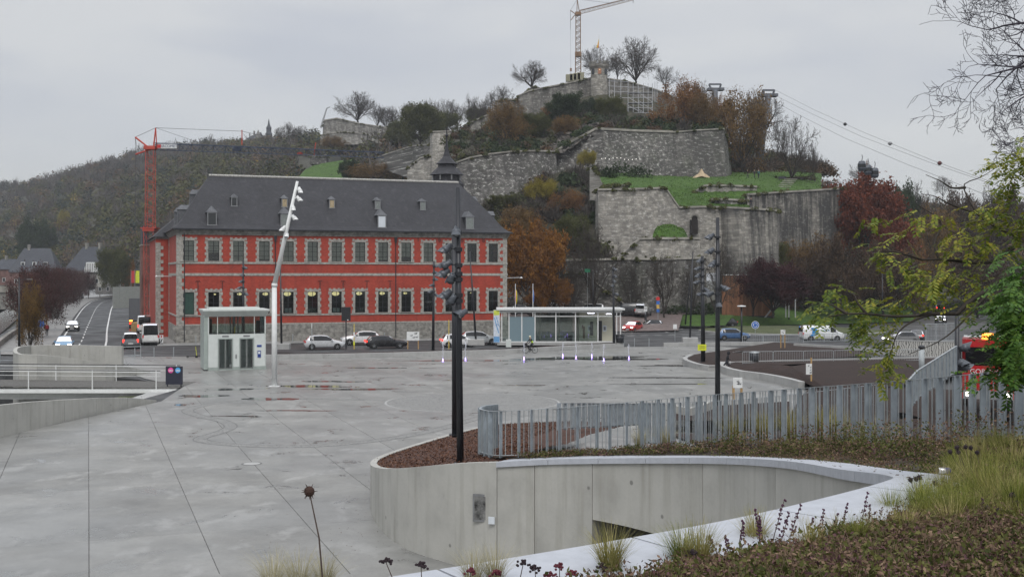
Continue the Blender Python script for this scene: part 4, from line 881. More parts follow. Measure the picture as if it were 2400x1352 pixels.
# bollards
bo = MB().tube([(0,0,0),(0,0,.95)],.05,8).mesh('bollard', GALV2)
for px,py in ((316,838),(361,836),(407,835),(1462,813),(1487,812),(1521,812)): tag(put('bollard', bo, None, G(px,py)), 'slim pale steel bollard at the edge of the plaza paving', 'bollard', 'bollards along the plaza edge')
for a in np.linspace(2,40,11): tag(put('bollard', bo, None, Vector((-40,137.5,.07))+UX*float(a)+UY*-2.3), 'slim pale bollard on the pavement in front of the stone plinth', 'bollard', 'bollards before the red building')
# railings round the roundabout and graffiti wall
def rail(label, pts, h, mat, sp=1.5, bars_=0.16, rails=(1.0,.15), r=.03, cat='railing', name='railing', grp=None):
    base = Vector(pts[0]); t = thing(name, label, cat, base, 0, grp); L_ = sum((Vector(b)-Vector(a)).length for a,b in zip(pts,pts[1:])); n = int(L_/sp)+2; P = lerpline(pts,n)
    for p in P: MB().box(p.x-r*1.3,p.x+r*1.3,p.y-r*1.3,p.y+r*1.3,p.z,p.z+h).build('post', mat, t, world=True)
    m = MB()
    for f in rails: m.tube([p+Vector((0,0,h*f-.02)) for p in P], r, 5)
    m.build('rail', mat, t, world=True)
    if bars_:
        m = MB()
        for p in lerpline(pts,int(L_/bars_)+2): m.tube([p+Vector((0,0,h*rails[-1])),p+Vector((0,0,h))], r*.45, 4)
        m.build('bars', mat, t, world=True)
    return t
rail('pale low railing in front of the roundabout and its van', [G(1740,806),G(1900,802),G(2030,800)], 1.0, GALV2, 3, .3)
rail('grey barred railing by the far traffic on the right', [G(2170,806),G(2240,804)], 2.4, GALV2, 2.2, .22, r=.04)
rail('thin railing along the near side of the road by the lift', [G(0,848),G(120,842),G(260,838),G(330,836)], 1.05, GALV2, 6, 0)
t = NT('graffiti_wall'); v = t.coords((1,1,1),False,False); wv = t.n('ShaderNodeTexWave'); wv.inputs['Scale'].default_value = 1.6; wv.inputs['Distortion'].default_value = 7; wv.inputs['Detail'].default_value = 2; wv.inputs['Detail Scale'].default_value = 1.3; t.l(v, wv.inputs['Vector'])
t.col(t.ramp(wv.outputs[1], [(.13,(.03,.03,.03)),(.2,(.45,.44,.41))])); GRAF = t.m
gw = thing('graffiti_wall', 'pale wall covered in black zigzag painting beside the bark bed', 'wall', G(2000,835)); a_, b_ = G(2090,833)-gw.location, G(2246,838)-gw.location
o = MB(); o.prism([(a_.x,a_.y),(b_.x,b_.y),(b_.x,b_.y+.3),(a_.x,a_.y+.3)],0,1.5); o.build('wall', GRAF, gw)
o = MB(); o.prism([(a_.x,a_.y-.05),(b_.x,b_.y-.05),(b_.x,b_.y+.35),(a_.x,a_.y+.35)],1.503,1.6); o.build('coping', KERB, gw)
lw = thing('low_wall', 'plain concrete wall running on from the zigzag painted wall', 'wall', G(2000,826)); blocks(lw, 'wall_block', [G(1860,818),G(1980,826),G(2088,832.8)], 4, .3, 0, .65, KERB)
# fountain jets
JET = NT('jet_water'); JET.col((.8,.82,.9)); JET.rough(.2); JET.b.inputs['Alpha'].default_value = .3; JET = JET.m
for i,(px,py,h) in enumerate(((1038,847,1.9),(1091,845,1.8),(1228,843,1.7),(1319,836,1.5),(1350,841,1.6),(1387,837,1.5),(1415,846,1.6),(1474,842,1.5))):
    f = thing('fountain_jet', 'low white fountain jet lit violet from below on the wet plaza', 'fountain', G(px,py), 0, 'ground fountain jets'); r_ = random.Random(i)
    pts = [(r_.uniform(-.04,.04),r_.uniform(-.03,.03),z*h/7) for z in range(8)]
    MB().tube(pts,[.03,.03,.035,.04,.045,.055,.065,.03],7).build('water_column', JET, f, True)
    m = MB()
    for k in range(16): a = r_.uniform(0,6.3); q = r_.uniform(.05,.3); m.ball((q*cos(a),q*sin(a),h*r_.uniform(.1,1)),r_.uniform(.015,.035),6)
    m.build('droplets', JET, f)
    MB().lathe([(.001,.012),(.09,.012),(.12,.004)],n=14).lathe([(.03,.03),(.04,.18),(.02,.3)],n=8).build('nozzle_lamp', LAMPV, f)
# ------------------------------------------------------------------ vehicles
CARS = {
 'hatch': dict(L=4.05,w=.88,belt=(.98,.93),top=[(0,.62),(.02,.9),(.05,1.02),(.13,1.41),(.22,1.50),(.45,1.52),(.58,1.46),(.76,1.02),(.9,.90),(.97,.76),(1,.55)],side=[(.14,.30),(.315,.47),(.485,.69)],ax=(.18,.82),wr=.31),
 'mpv': dict(L=4.4,w=.92,belt=(1.04,.98),top=[(0,.65),(.02,.95),(.04,1.08),(.12,1.48),(.22,1.58),(.42,1.61),(.55,1.55),(.76,1.06),(.9,.93),(.97,.78),(1,.55)],side=[(.13,.30),(.315,.46),(.475,.68)],ax=(.18,.81),wr=.33),
 'suv': dict(L=4.65,w=.95,belt=(1.1,1.04),top=[(0,.7),(.015,1.0),(.04,1.1),(.14,1.53),(.25,1.63),(.45,1.65),(.57,1.57),(.73,1.14),(.9,1.04),(.975,.88),(1,.6)],side=[(.14,.30),(.315,.46),(.475,.67)],ax=(.18,.81),wr=.37),
 'estate': dict(L=4.75,w=.93,belt=(.98,.94),top=[(0,.6),(.015,.9),(.05,1.0),(.13,1.36),(.25,1.45),(.45,1.46),(.56,1.40),(.71,1.0),(.9,.88),(.97,.76),(1,.55)],side=[(.13,.27),(.285,.43),(.445,.64)],ax=(.19,.80),wr=.34),
 'van': dict(L=5.3,w=.98,belt=(1.15,1.12),top=[(0,.6),(.004,1.1),(.012,1.88),(.04,1.96),(.3,1.97),(.62,1.95),(.71,1.84),(.85,1.25),(.95,1.06),(.985,.9),(1,.6)],side=[(.66,.795)],ax=(.19,.82),wr=.34),
 'bigvan': dict(L=5.8,w=1.02,belt=(1.3,1.25),top=[(0,.6),(.004,1.2),(.012,2.35),(.04,2.48),(.3,2.5),(.66,2.46),(.74,2.2),(.86,1.4),(.95,1.2),(.985,1.0),(1,.6)],side=[(.7,.81)],ax=(.2,.83),wr=.36),
 'caddy': dict(L=4.4,w=.92,belt=(1.12,1.06),top=[(0,.65),(.008,1.1),(.03,1.66),(.08,1.79),(.3,1.82),(.57,1.79),(.67,1.64),(.80,1.13),(.93,1.0),(.985,.8),(1,.55)],side=[(.08,.28),(.31,.47),(.49,.73)],ax=(.2,.82),wr=.32),
}
def interp(pts, x):
    for (a,za),(b,zb) in zip(pts, pts[1:]):
        if a <= x <= b: return za+(zb-za)*(x-a)/max(b-a,1e-9)
    return pts[-1][1]
_wheel = {}
def wheel_mesh(r):
    if r not in _wheel:
        rx = Matrix.Rotation(pi/2,4,'X')
        ty = MB().lathe([(r*.62,-.09),(r*.93,-.1),(r,-.07),(r,.07),(r*.93,.1),(r*.62,.09)],(0,0,0),20,rx).mesh('tyre',RUBBER,True)
        m = MB(); m.lathe([(r*.64,-.085),(r*.64,-.03),(r*.5,-.02)],(0,0,0),20,rx); m.lathe([(.001,-.05),(r*.14,-.05),(r*.16,-.03)],(0,0,0),10,rx)
        for k in range(5): a = k*2*pi/5; m.box(-r*.09,r*.09,-.06,-.02,0,r*.62,Matrix.Rotation(a,4,'Y'))
        _wheel[r] = (ty, m.mesh('rim',RIM), MB().lathe([(.001,.0),(r*.62,.0)],(0,0,0),16,rx).mesh('brake_disc',BLACK))
    return _wheel[r]
_paint = {}
def paint(c):
    if c not in _paint: _paint[c] = plain('car_paint_%d'%len(_paint), c, .28, .15, .04, 2, 0, False, .5, (1,1,1), .6)
    return _paint[c]
def car(label, kind, base, rz, col, front=False, rear=False, win=True, cat='car', name='car', group=None, plate=True):
    P = CARS[kind]; L_, w_, wr = P['L'], P['w'], P['wr']; mt = paint(col)
    t = thing(name, label, cat, base, rz, group)
    X = sorted(set([round(x,4) for x,_ in P['top']]+[round(v,4) for s_ in P['side'] for v in s_]+[.35,.65,.82,.94,.99]))
    pts = []; zb = .24
    for x in X:
        tp_ = interp(P['top'], x); be = min(P['belt'][0]+(P['belt'][1]-P['belt'][0])*x, tp_-.03); e = min(x,1-x)
        ww = w_*(1-.16*max(0,1-e/.10)**2) ; g = min(1,max(0,(tp_-be-.05)/.4)); rw = ww*(.93-.17*g) if kind not in ('van','bigvan') else ww*(.95-.07*g)
        zz_ = zb if .03 < x < .97 else zb+.12
        pts.append([(0,zz_),(ww*.9,zz_),(ww*.985,zz_+.14),(ww,(zz_+be)/2+.05),(ww*.975,be),(rw,tp_-.05*(.4+g)),(rw*.86,tp_-.008),(0,tp_+.015)])
    body, side, wsc, rwn = [], {1:[],-1:[]}, [], []
    ntop = max(z for _,z in P['top'])
    for i in range(len(X)-1):
        xa, xb = X[i], X[i+1]; za, zb2 = interp(P['top'],xa), interp(P['top'],xb); mid = (xa+xb)/2
        isw = mid > .5 and (za-zb2)/((xb-xa)*L_) > .3 and za > P['belt'][1]+.08 and mid < .9
        isr = mid < .16 and (zb2-za)/((xb-xa)*L_) > .5 and zb2 > P['belt'][0]+.2
        for k in range(7):
            for s_ in (1,-1):
                q = [(L_*(xa-.5),s_*pts[i][k][0],pts[i][k][1]),(L_*(xb-.5),s_*pts[i+1][k][0],pts[i+1][k][1]),(L_*(xb-.5),s_*pts[i+1][k+1][0],pts[i+1][k+1][1]),(L_*(xa-.5),s_*pts[i][k+1][0],pts[i][k+1][1])]
                if s_ < 0: q = q[::-1]
                if k == 4 and P['side'][0][0]-.001 <= xa and xb <= P['side'][-1][1]+.001 and win: side[s_].append(q)
                elif k >= 5 and isw: wsc.append(q)
                elif k >= 5 and isr: rwn.append(q)
                elif k == 4 and isr and kind in('van','bigvan'): body.append(q)
                else: body.append(q)
    def fm(fs, nm, mat, smooth=False):
        if not fs: return
        vi = {}; V = []; F = []
        for q in fs:
            f = []
            for p in q:
                kk = tuple(round(c,4) for c in p)
                if kk not in vi: vi[kk] = len(V); V.append(p)
                if vi[kk] not in f: f.append(vi[kk])
            if len(f) > 2: F.append(f)
        m = MB(); m.v = V; m.f = F; return m.build(nm, mat, t, smooth)
    for i in (0,len(X)-1):
        p = pts[i]; x = L_*(X[i]-.5)
        body.append([(x,p[k][0],p[k][1]) for k in (1,3,5)]+[(x,-p[k][0],p[k][1]) for k in (5,3,1)])
    fm(body,'body',mt,True)
    for s_ in (1,-1): fm(side[s_],'side_window',CARGL)
    fm(wsc,'windscreen',CARGL); fm(rwn,'rear_window',CARGL)
    if kind in ('van','bigvan','caddy'): MB().box(-L_/2-.012,-L_/2+.03,-w_*.7,-.04,P['belt'][0]+.05,ntop-.3).box(-L_/2-.012,-L_/2+.03,.04,w_*.7,P['belt'][0]+.05,ntop-.3).build('rear_window', CARGL, t)
    ty, rm, bd = wheel_mesh(wr)
    for ax in P['ax']:
        for s_ in (1,-1):
            x = L_*(ax-.5); MB().lathe([(.001,0),(wr*1.13,0)],(x,s_*(w_+.004),wr+.02),18,Matrix.Rotation(pi/2,4,'X')).build('wheel_arch', BLACK, t)
            wo_ = put('wheel', ty, t, (x,s_*(w_-.04),wr), (0,0,0 if s_ < 0 else pi)); put('rim', rm, wo_); put('brake_disc', bd, wo_, (0,-.01,0))
    hz = P['belt'][1]*.72
    for s_ in (1,-1):
        xf = L_/2-.03; m = MB(); m.cb((0,0,0),(.22,.36,.15)); o = m.build('headlight', LAMPH if front else SKYGL, t); o.location = (xf-.11,s_*w_*.68,hz+.02); o.rotation_euler = (0,0,-s_*.3)
        tz = P['belt'][0]*.86 if kind not in ('van','bigvan','caddy') else P['belt'][0]*.8
        m = MB(); m.cb((0,0,0),(.16,.2,.2 if kind not in('van','bigvan','caddy','suv') else .34)); o = m.build('tail_light', LAMPR if rear else SRED, t); o.location = (-L_/2+.09,s_*w_*.80,tz); o.rotation_euler = (0,0,s_*.25)
        m = MB(); m.box(0,.16,0,s_*.2,-.07,.07) if s_ > 0 else m.box(0,.16,s_*.2,0,-.07,.07); o = m.build('mirror', mt, t); o.location = (L_*(.655-.5) if kind in('hatch','mpv','suv','estate') else L_*.3, s_*w_*.97, P['belt'][1]+.06)
    MB().box(L_/2-.06,L_/2+.006,-.42,.42,.42,.58).build('grille', BLACK, t)
    if plate: MB().box(-L_/2-.015,-L_/2+.02,-.26,.26,.55,.66).box(L_/2,L_/2+.015,-.26,.26,.36,.46).build('number_plate', WHMET, t)
    MB().box(L_*-.28,L_*.28,-w_*.995,w_*.995,.2,.3).build('sill', BLACK, t)
    return t
AW, TO = rad(108.6), rad(-71.4)
car('silver compact people carrier driving past the red building', 'mpv', G(760,818.5,ZS), TH*.7, (.55,.56,.57), cat='car', name='hatchback_car')
car('white sport utility car parked against the stone plinth', 'suv', G(846,808,ZS), pi+TH*.7, (.75,.75,.75), name='utility_car')
car('black estate car with bright red tail lights on the street', 'estate', G(905,816,ZS), TH*.7, (.012,.012,.014), rear=True, name='estate_car')
car('small white hatchback half hidden by the charcoal poles', 'hatch', G(1074,813,ZS), TH*.6, (.74,.74,.74), rear=True, name='hatchback_car')
car('silver sport utility car next to the pavilion', 'suv', G(1122,808,ZS), TH*.6, (.42,.44,.45), name='utility_car')
car('grey people carrier braking at the corner of the red building', 'caddy', G(306,815,ZS), AW, (.16,.165,.17), rear=True, name='people_carrier')
car('white high-roof van parked at the side of the red building', 'bigvan', G(352,806,ZS), AW, (.72,.72,.70), cat='van', name='panel_van')
car('white van ahead of the parked high-roof van with tail lights on', 'bigvan', G(338,779,ZS), AW, (.6,.61,.6), rear=True, cat='van', name='panel_van')
car('dark car with headlights on coming down the quay road', 'hatch', G(170,775,ZS), TO, (.02,.02,.022), front=True)
car('pale blue car with headlights on at the end of the quay road', 'hatch', G(151,820,ZS), TO, (.16,.30,.46), front=True)
car('small red car with headlights on at the street corner', 'hatch', W(1483,777,168), rad(-118), (.5,.02,.02), front=True, name='hatchback_car')
car('dark grey hatchback waiting behind the small red car', 'hatch', W(1524,773,174), rad(-158), (.03,.032,.035), name='hatchback_car')
car('blue hatchback driving round the roundabout', 'hatch', G(1718,797,ZS), rad(2), (.06,.13,.27), name='hatchback_car')
v_ = car('white van with a big blue swirl on its side', 'van', G(1925,799,ZS), rad(4), (.74,.75,.75), cat='van', name='delivery_van')
m = MB(); m.xz([(-1.75,.7),(-1.5,1.0),(-1.45,1.4),(-1.7,1.72),(-1.2,1.72),(-.85,1.5),(-.75,1.15),(-1.0,.85),(-1.4,.68)],-1.004,-.985); m.build('swirl', plain('livery_blue',(.03,.25,.6),.4), v_)
MB().box(-.4,.75,-.992,-.975,1.32,1.42).build('livery_stripe', plain('livery_pale_blue',(.35,.5,.68),.4), v_)
car('dark estate car passing behind the roundabout lawn', 'estate', G(1692,766,ZS), rad(185), (.03,.03,.033), front=True, name='estate_car')
car('white van with roof bars parked behind the pavilion', 'van', W(1306,738,182), rad(12), (.7,.71,.7), cat='van', name='panel_van')
car('white small van parked behind the pavilion roof', 'caddy', W(1385,738,183), rad(168), (.72,.72,.72), cat='van', name='small_van')
car('black van parked at the foot of the citadel wall', 'van', W(1472,739,182), rad(170), (.015,.016,.018), cat='van', name='panel_van')
car('silver small van seen from behind by the parking signs', 'caddy', W(1507,739,181.5), rad(70), (.4,.41,.41), cat='van', name='small_van')
car('dark car parked by the furled flags', 'hatch', W(1224,738,180), rad(15), (.05,.05,.052), name='hatchback_car')
car('dark car with red tail lights beyond the graffiti wall', 'hatch', G(2146,800,ZS), rad(75), (.03,.03,.035), rear=True, name='hatchback_car')
car('dark car with bright headlights coming along the far road', 'hatch', G(2205,757,ZS), rad(-112), (.02,.02,.022), front=True)
car('far dark car with red tail lights on the tree-lined road', 'suv', G(2203,730,ZS), rad(72), (.03,.03,.03), rear=True, name='utility_car')
car('grey car behind the black zigzag wall with headlights on', 'hatch', G(2112,806,ZS), rad(188), (.2,.2,.2), front=True)
# tipper truck beside the crane
tk = thing('tipper_truck', 'black tipper truck with raised body at the crane foot', 'truck', G(322,769,ZS), AW)
MB().box(-4,-3.8,-1.2,1.2,.7,.9).box(-4,3.4,-.45,.45,.7,1.0).build('chassis', BLACK, tk)
MB().xz([(-4.2,1.3),(1.2,4.6),(1.6,4.2),(.9,3.0),(-3.6,.95)],-1.25,1.25).build('tipper_body', BLACK, tk)
MB().bevbox(2.0,4.2,-1.25,1.25,.7,3.2,.12).build('cab', plain('truck_grey',(.1,.1,.11),.5), tk)
for x in (-2.8,-1.5,3.1):
    for s_ in (1,-1):
        ty,rm,bd = wheel_mesh(.5); o = put('wheel', ty, tk, (x,s_*1.1,.5)); put('rim', rm, o)
MB().box(-4.25,-4.15,-1.2,-.9,.8,1.05).box(-4.25,-4.15,.9,1.2,.8,1.05).build('tail_light', LAMPR, tk); MB().box(-4.27,-4.2,.75,1.2,1.2,1.45).build('amber_light', LAMPO, tk)
# red lorry behind the fence
lo = thing('red_lorry', 'red lorry with white lettering under its windscreen behind the fence', 'truck', (25.6,62,1.2), rad(-112))
RLOR = paint((.5,.02,.025))
MB().prism([(-.2,-1.25),(2.0,-1.25),(2.2,-1.1),(2.2,1.1),(2.0,1.25),(-.2,1.25)],.5,3.6).build('cab', RLOR, lo)
MB().box(2.2,2.215,-1.1,1.1,2.25,3.2).build('windscreen', CARGL, lo); MB().box(.9,1.9,-1.262,-1.25,2.2,3.1).box(.9,1.9,1.25,1.262,2.2,3.1).build('side_window', CARGL, lo)
letters('lettering', 'GOBERT', .36, WHMET, lo, (2.222,-.2,1.92), (pi/2,0,pi/2), .004); letters('lettering', 'M', .36, WHMET, lo, (2.222,.78,1.92), (pi/2,0,pi/2), .004)
MB().box(2.2,2.26,-1.2,1.2,.5,.95).build('bumper', plain('bumper_grey',(.25,.25,.25),.5), lo)
MB().box(2.24,2.28,-1.1,-.7,.65,.85).box(2.24,2.28,.7,1.1,.65,.85).build('headlight', LAMPH, lo)
MB().box(-6.5,-.3,-1.2,1.2,.9,1.2).box(-6.4,-.5,-1.25,1.25,1.2,3.4).build('load_bed', plain('lorry_body_grey',(.45,.46,.45),.6), lo)
MB().box(.4,1.4,-.3,.3,3.6,3.85).build('beacon', LAMPO, lo); MB().box(2.0,2.4,-1.5,-1.3,2.4,3.2).box(2.0,2.4,1.3,1.5,2.4,3.2).build('mirror', BLACK, lo)
for x in (1.2,-3.6,-5):
    for s_ in (1,-1): ty,rm,bd = wheel_mesh(.5); o = put('wheel', ty, lo, (x,s_*1.1,.5)); put('rim', rm, o)
# roadworks barrier, kick scooters
rb = thing('roadworks_barrier', 'red and white striped roadworks barrier with a blue disc', 'barrier', G(367,808,ZS), TH)
MB().box(-.75,.75,-.03,.03,.2,1.15).build('board', WHMET, rb)
for k in range(5): MB().box(-.7+k*.3,-.56+k*.3,-.036,-.03,.85,1.1).build('stripe', SRED, rb); m = MB(); m.xz([(-.7+k*.28,.3),(-.58+k*.28,.3),(-.42+k*.28,.7),(-.54+k*.28,.7)],-.036,-.03); m.build('stripe', BLACK, rb)
MB().box(-.7,-.5,-.25,.25,0,.2).box(.5,.7,-.25,.25,0,.2).build('foot', BLACK, rb)
MB().lathe([(.001,0),(.2,0)],(-.75,-.06,1.35),16,Matrix.Rotation(pi/2,4,'X')).build('disc', plain('disc_violet',(.12,.1,.4),.4), rb)
for k,(px,rz) in enumerate(((452,.2),(470,-.3))):
    sc_ = thing('kick_scooter', ('black and yellow kick scooter parked left of the lift','black kick scooter parked against the lift')[k], 'scooter', G(px,838), rz)
    MB().box(-.5,.3,-.08,.08,.1,.16).build('deck', BLACK, sc_); MB().tube([(.38,0,.12),(.26,0,1.12)],.025,6).build('stem', SYEL if k == 0 else DKMET, sc_); MB().tube([(.26,-.25,1.13),(.26,.25,1.13)],.02,6).build('handlebar', BLACK, sc_)
    for x in (-.5,.4): MB().lathe([(.05,-.03),(.11,-.03),(.11,.03),(.05,.03)],(x,0,.11),12,Matrix.Rotation(pi/2,4,'X')).build('wheel', RUBBER, sc_)
# ------------------------------------------------------------------ people
SKIN = plain('skin',(.42,.26,.19),.6); 
def person(label, base, rz, J, E, zones, extras=(), sc=1., cat='person'):
    """J: joint -> (x,y,z,r), E: edges, zones: joint -> material; one continuous skinned mesh"""
    names = list(J); me = bpy.data.meshes.new('body'); me.from_pydata([J[n][:3] for n in names], [(names.index(a),names.index(b)) for a,b in E], [])
    o = bpy.data.objects.new('body', me); COL.objects.link(o)
    o.modifiers.new('skin','SKIN'); sv = me.skin_vertices[0].data
    for i,n in enumerate(names): sv[i].radius = (J[n][3],)*2 if len(J[n]) < 5 else (J[n][3],J[n][4]); sv[i].use_root = (n == 'hip')
    ss = o.modifiers.new('sub','SUBSURF'); ss.levels = 2; ss.render_levels = 2
    nm = bpy.data.meshes.new_from_object(o.evaluated_get(bpy.context.evaluated_depsgraph_get())); bpy.data.objects.remove(o)
    mats = []; idx = []
    for n in names:
        if zones[n] not in mats: mats.append(zones[n])
    for mt in mats: nm.materials.append(mt)
    # nearest bone decides the cloth
    segs = [(Vector(J[a][:3]),Vector(J[b][:3]),a,b) for a,b in E]
    for p in nm.polygons:
        c = p.center; best = None
        for A,Bv,a,b in segs:
            ab = Bv-A; t = max(0,min(1,(c-A).dot(ab)/max(ab.length_squared,1e-9))); dd = (c-(A+ab*t)).length
            if best is None or dd < best[0]: best = (dd, a if t < .5 else b)
        p.material_index = mats.index(zones[best[1]]); p.use_smooth = True
    t = thing('person', label, cat, base, rz); t.scale = (sc,)*3
    put('body', nm, t)
    return t
def joints(hipz=.93, lean=0., la=(.12,.95), ra=(-.2,.95), ll=(.22,.0), rl=(-.25,.05), elbowf=.05, sit=None):
    # x forward, y left
    sh = 1.42; J = {'hip':(0,0,hipz,.14,.11),'belly':(lean*.3,0,hipz+.2,.15,.11),'chest':(lean*.75,0,hipz+.4,.165,.12),'neck':(lean,0,hipz+.57,.06),'head':(lean*1.15+.02,0,hipz+.68,.085,.09),'crown':(lean*1.2+.02,0,hipz+.80,.075,.08)}
    E = [('hip','belly'),('belly','chest'),('chest','neck'),('neck','head'),('head','crown')]
    for s_,n,(fx,hz),(kx,lift) in ((1,'l',la,ll),(-1,'r',ra,rl)):
        J['sh'+n] = (lean*.9,s_*.19,hipz+.48,.07); J['el'+n] = (lean*.6+fx*.5-.03,s_*.25,hipz+.2,.05); J['wr'+n] = (lean*.4+fx+elbowf,s_*.22,hz,.035); J['hd'+n] = (lean*.4+fx+elbowf+.03,s_*.21,hz-.09,.03,.045)
        E += [('chest','sh'+n),('sh'+n,'el'+n),('el'+n,'wr'+n),('wr'+n,'hd'+n)]
        J['th'+n] = (0.01,s_*.1,hipz-.08,.1); J['kn'+n] = (kx*.62+.06,s_*.1,hipz*.53+lift,.065); J['an'+n] = (kx,s_*.1,.09+lift,.045); J['to'+n] = (kx+.17,s_*.1,.045+lift*.7,.04,.035)
        E += [('hip','th'+n),('th'+n,'kn'+n),('kn'+n,'an'+n),('an'+n,'to'+n)]
    return J, E
CLB = plain('black_cloth',(.012,.012,.015),.85); CLD = plain('dark_trousers',(.02,.022,.03),.85); CLW = plain('white_shoe',(.5,.5,.5),.6); CLR = plain('red_cloth',(.45,.03,.05),.8); HIV = plain('hi_vis_yellow',(.55,.75,.04),.6); HELM = plain('pale_helmet',(.6,.58,.4),.4)
def zones(J, top, legs, shoe, head=SKIN, hand=SKIN):
    z = {}
    for n in J: z[n] = head if n in ('neck','head','crown') else hand if n[:2] == 'hd' else legs if n[:2] in ('th','kn','an') or n == 'hip' else shoe if n[:2] == 'to' else top
    return z
J,E = joints(lean=.14, la=(-.1,.86), ra=(.22,1.0), ll=(-.42,.12), rl=(.3,0))
pw = person('person in a black hooded jacket walking past the bark bed', G(1703,872), rad(-10), J, E, zones(J,CLB,CLD,CLW,CLB,SKIN))
MB().ball((.16,0,1.62),.15,10,(1,.95,1.05)).build('hood', CLB, pw, True); MB().ball((.24,0,1.6),.085,10,(.6,.85,1.1)).build('face', SKIN, pw, True)
MB().tube([(.26,-.22,.93),(.3,-.22,.72)],[.06,.05],8).build('cup', CLW, pw, True)
J,E = joints(la=(.05,.9), ra=(-.1,.9), ll=(.2,0), rl=(-.2,.04))
pr = person('pedestrian in dark clothes with a red bag on the quay walk', G(110,788,.06), rad(110), J, E, zones(J,CLB,CLD,CLD))
MB().bevbox(-.28,-.08,-.2,.2,1.0,1.45,.05).build('bag', CLR, pr)
st_ = person('person standing below the long wall of the terrace', W(1760,487,203), rad(-60), J, E, zones(J,CLB,CLD,CLD))
for k,(px,c_) in enumerate(((1752,'in black'),(1768,'in dark grey'),(1778,'in teal'))):
    q = person('tiny walker %s on the lawn beside the gold sculpture' % c_, W(px,418,236), rad(30*k), J, E, zones(J,(CLB,plain('grey_cloth',(.05,.05,.05),.8),plain('teal_cloth',(.02,.12,.12),.8))[k],CLD,CLD))
# cyclist and bicycle
by = thing('bicycle', 'black bicycle with front bag crossing the plaza', 'bicycle', G(1243,828), rad(200))
for x in (-.52,.52):
    o = MB().lathe([(.30,-.02),(.34,-.02),(.345,0),(.34,.02),(.30,.02),(.30,-.02)],(0,0,0),22,Matrix.Rotation(pi/2,4,'X')).build('wheel', RUBBER, by); o.location = (x,0,.345)
    m = MB()
    for k in range(8): a = k*pi/8; m.tube([(.3*cos(a),0,.3*sin(a)),(-.3*cos(a),0,-.3*sin(a))],.006,3)
    m.build('spokes', GALV2, o)
MB().tube([(-.52,0,.345),(-.12,0,.3),(.38,0,.82),(-.22,0,.8),(-.12,0,.3)],.022,6).tube([(-.52,0,.345),(-.2,0,.75)],.016,6).tube([(-.12,0,.3),(-.25,0,.92)],.02,6).tube([(.52,0,.345),(.36,0,.9),(.34,0,1.02)],.02,6).build('frame', DKMET, by)
MB().tube([(.34,-.28,1.04),(.38,0,1.04),(.34,.28,1.04)],.016,6).build('handlebar', BLACK, by); MB().bevbox(-.38,-.14,-.08,.08,.92,.98,.02).build('saddle', BLACK, by); MB().bevbox(.42,.72,-.2,.2,.72,1.08,.04).build('front_bag', BLACK, by)
J = {'hip':(-.24,0,1.04,.14,.11),'belly':(-.2,0,1.22,.15,.11),'chest':(-.08,0,1.42,.165,.12),'neck':(.0,0,1.57,.06),'head':(.04,0,1.68,.085,.09),'crown':(.04,0,1.79,.075,.08)}; E = [('hip','belly'),('belly','chest'),('chest','neck'),('neck','head'),('head','crown')]
for s_,n,kz in ((1,'l',.78),(-1,'r',.62)):
    J['sh'+n] = (-.03,s_*.19,1.48,.07); J['el'+n] = (.14,s_*.29,1.24,.05); J['wr'+n] = (.32,s_*.26,1.1,.035); J['hd'+n] = (.36,s_*.25,1.06,.03,.045)
    J['th'+n] = (-.2,s_*.1,.98,.1); J['kn'+n] = (.16,s_*.12,kz,.065); J['an'+n] = (-.04,s_*.12,kz-.4,.045); J['to'+n] = (.12,s_*.12,kz-.45,.04,.035)
    E += [('chest','sh'+n),('sh'+n,'el'+n),('el'+n,'wr'+n),('wr'+n,'hd'+n),('hip','th'+n),('th'+n,'kn'+n),('kn'+n,'an'+n),('an'+n,'to'+n)]
zc = zones(J,CLB,CLD,CLB); zc['belly'] = HIV; zc['chest'] = HIV; zc['crown'] = HELM
cy = person('cyclist in a bright yellow safety vest and pale helmet', G(1243,828), rad(200), J, E, zc)
MB().lathe([(.02,1.86),(.09,1.83),(.125,1.76),(.12,1.72)],(.04,0,0),12).build('helmet', HELM, cy, True)
# ------------------------------------------------------------------ cranes, scaffold, cable car
def lattice(m, a, b, w0, w1, n, r, rd=None, tri=False):
    a, b = Vector(a), Vector(b); t = (b-a).normalized(); u = t.cross(Vector((0,1,0))); u = u.normalized() if u.length > .1 else Vector((1,0,0)); v = t.cross(u).normalized(); rd = rd or r*.6
    cs = [(1,1),(-1,1),(-1,-1),(1,-1)] if not tri else [(1,.8),(1,-.8),(-1,0)]
    def P(i,k): f = i/n; w_ = (w0+(w1-w0)*f)/2; return a.lerp(b,f)+u*cs[k][0]*w_+v*cs[k][1]*w_
    K = len(cs)
    for k in range(K): m.tube([P(0,k),P(n,k)], r, 4)
    for i in range(n):
        for k in range(K):
            j = (k+1)%K; m.tube([P(i,k),P(i+1,j)] if i%2 else [P(i,j),P(i+1,k)], rd, 3, False)
            if i%2 == 0: m.tube([P(i,k),P(i,j)], rd, 3, False)
CRED = plain('crane_red',(.48,.06,.035),.5,0,.15,1); CBLUE = plain('crane_blue',(.045,.06,.10),.5,0,.15,1); CYEL = plain('crane_brown_yellow',(.22,.13,.07),.6,0,.2,1); CABLE = plain('steel_cable',(.06,.06,.065),.5)
dc = 166; r1 = W(353,775,dc); cr_ = thing('tower_crane', 'orange-red tower crane with blue jib beside the red building', 'crane', r1)
top = W(353,350,dc); m = MB(); lattice(m, r1, W(351,530,dc), 1.35, 1.35, 12, .05, .024); lattice(m, W(352,545,dc), top, 1.12, 1.12, 20, .045, .022); m.build('mast', CRED, cr_, world=True)
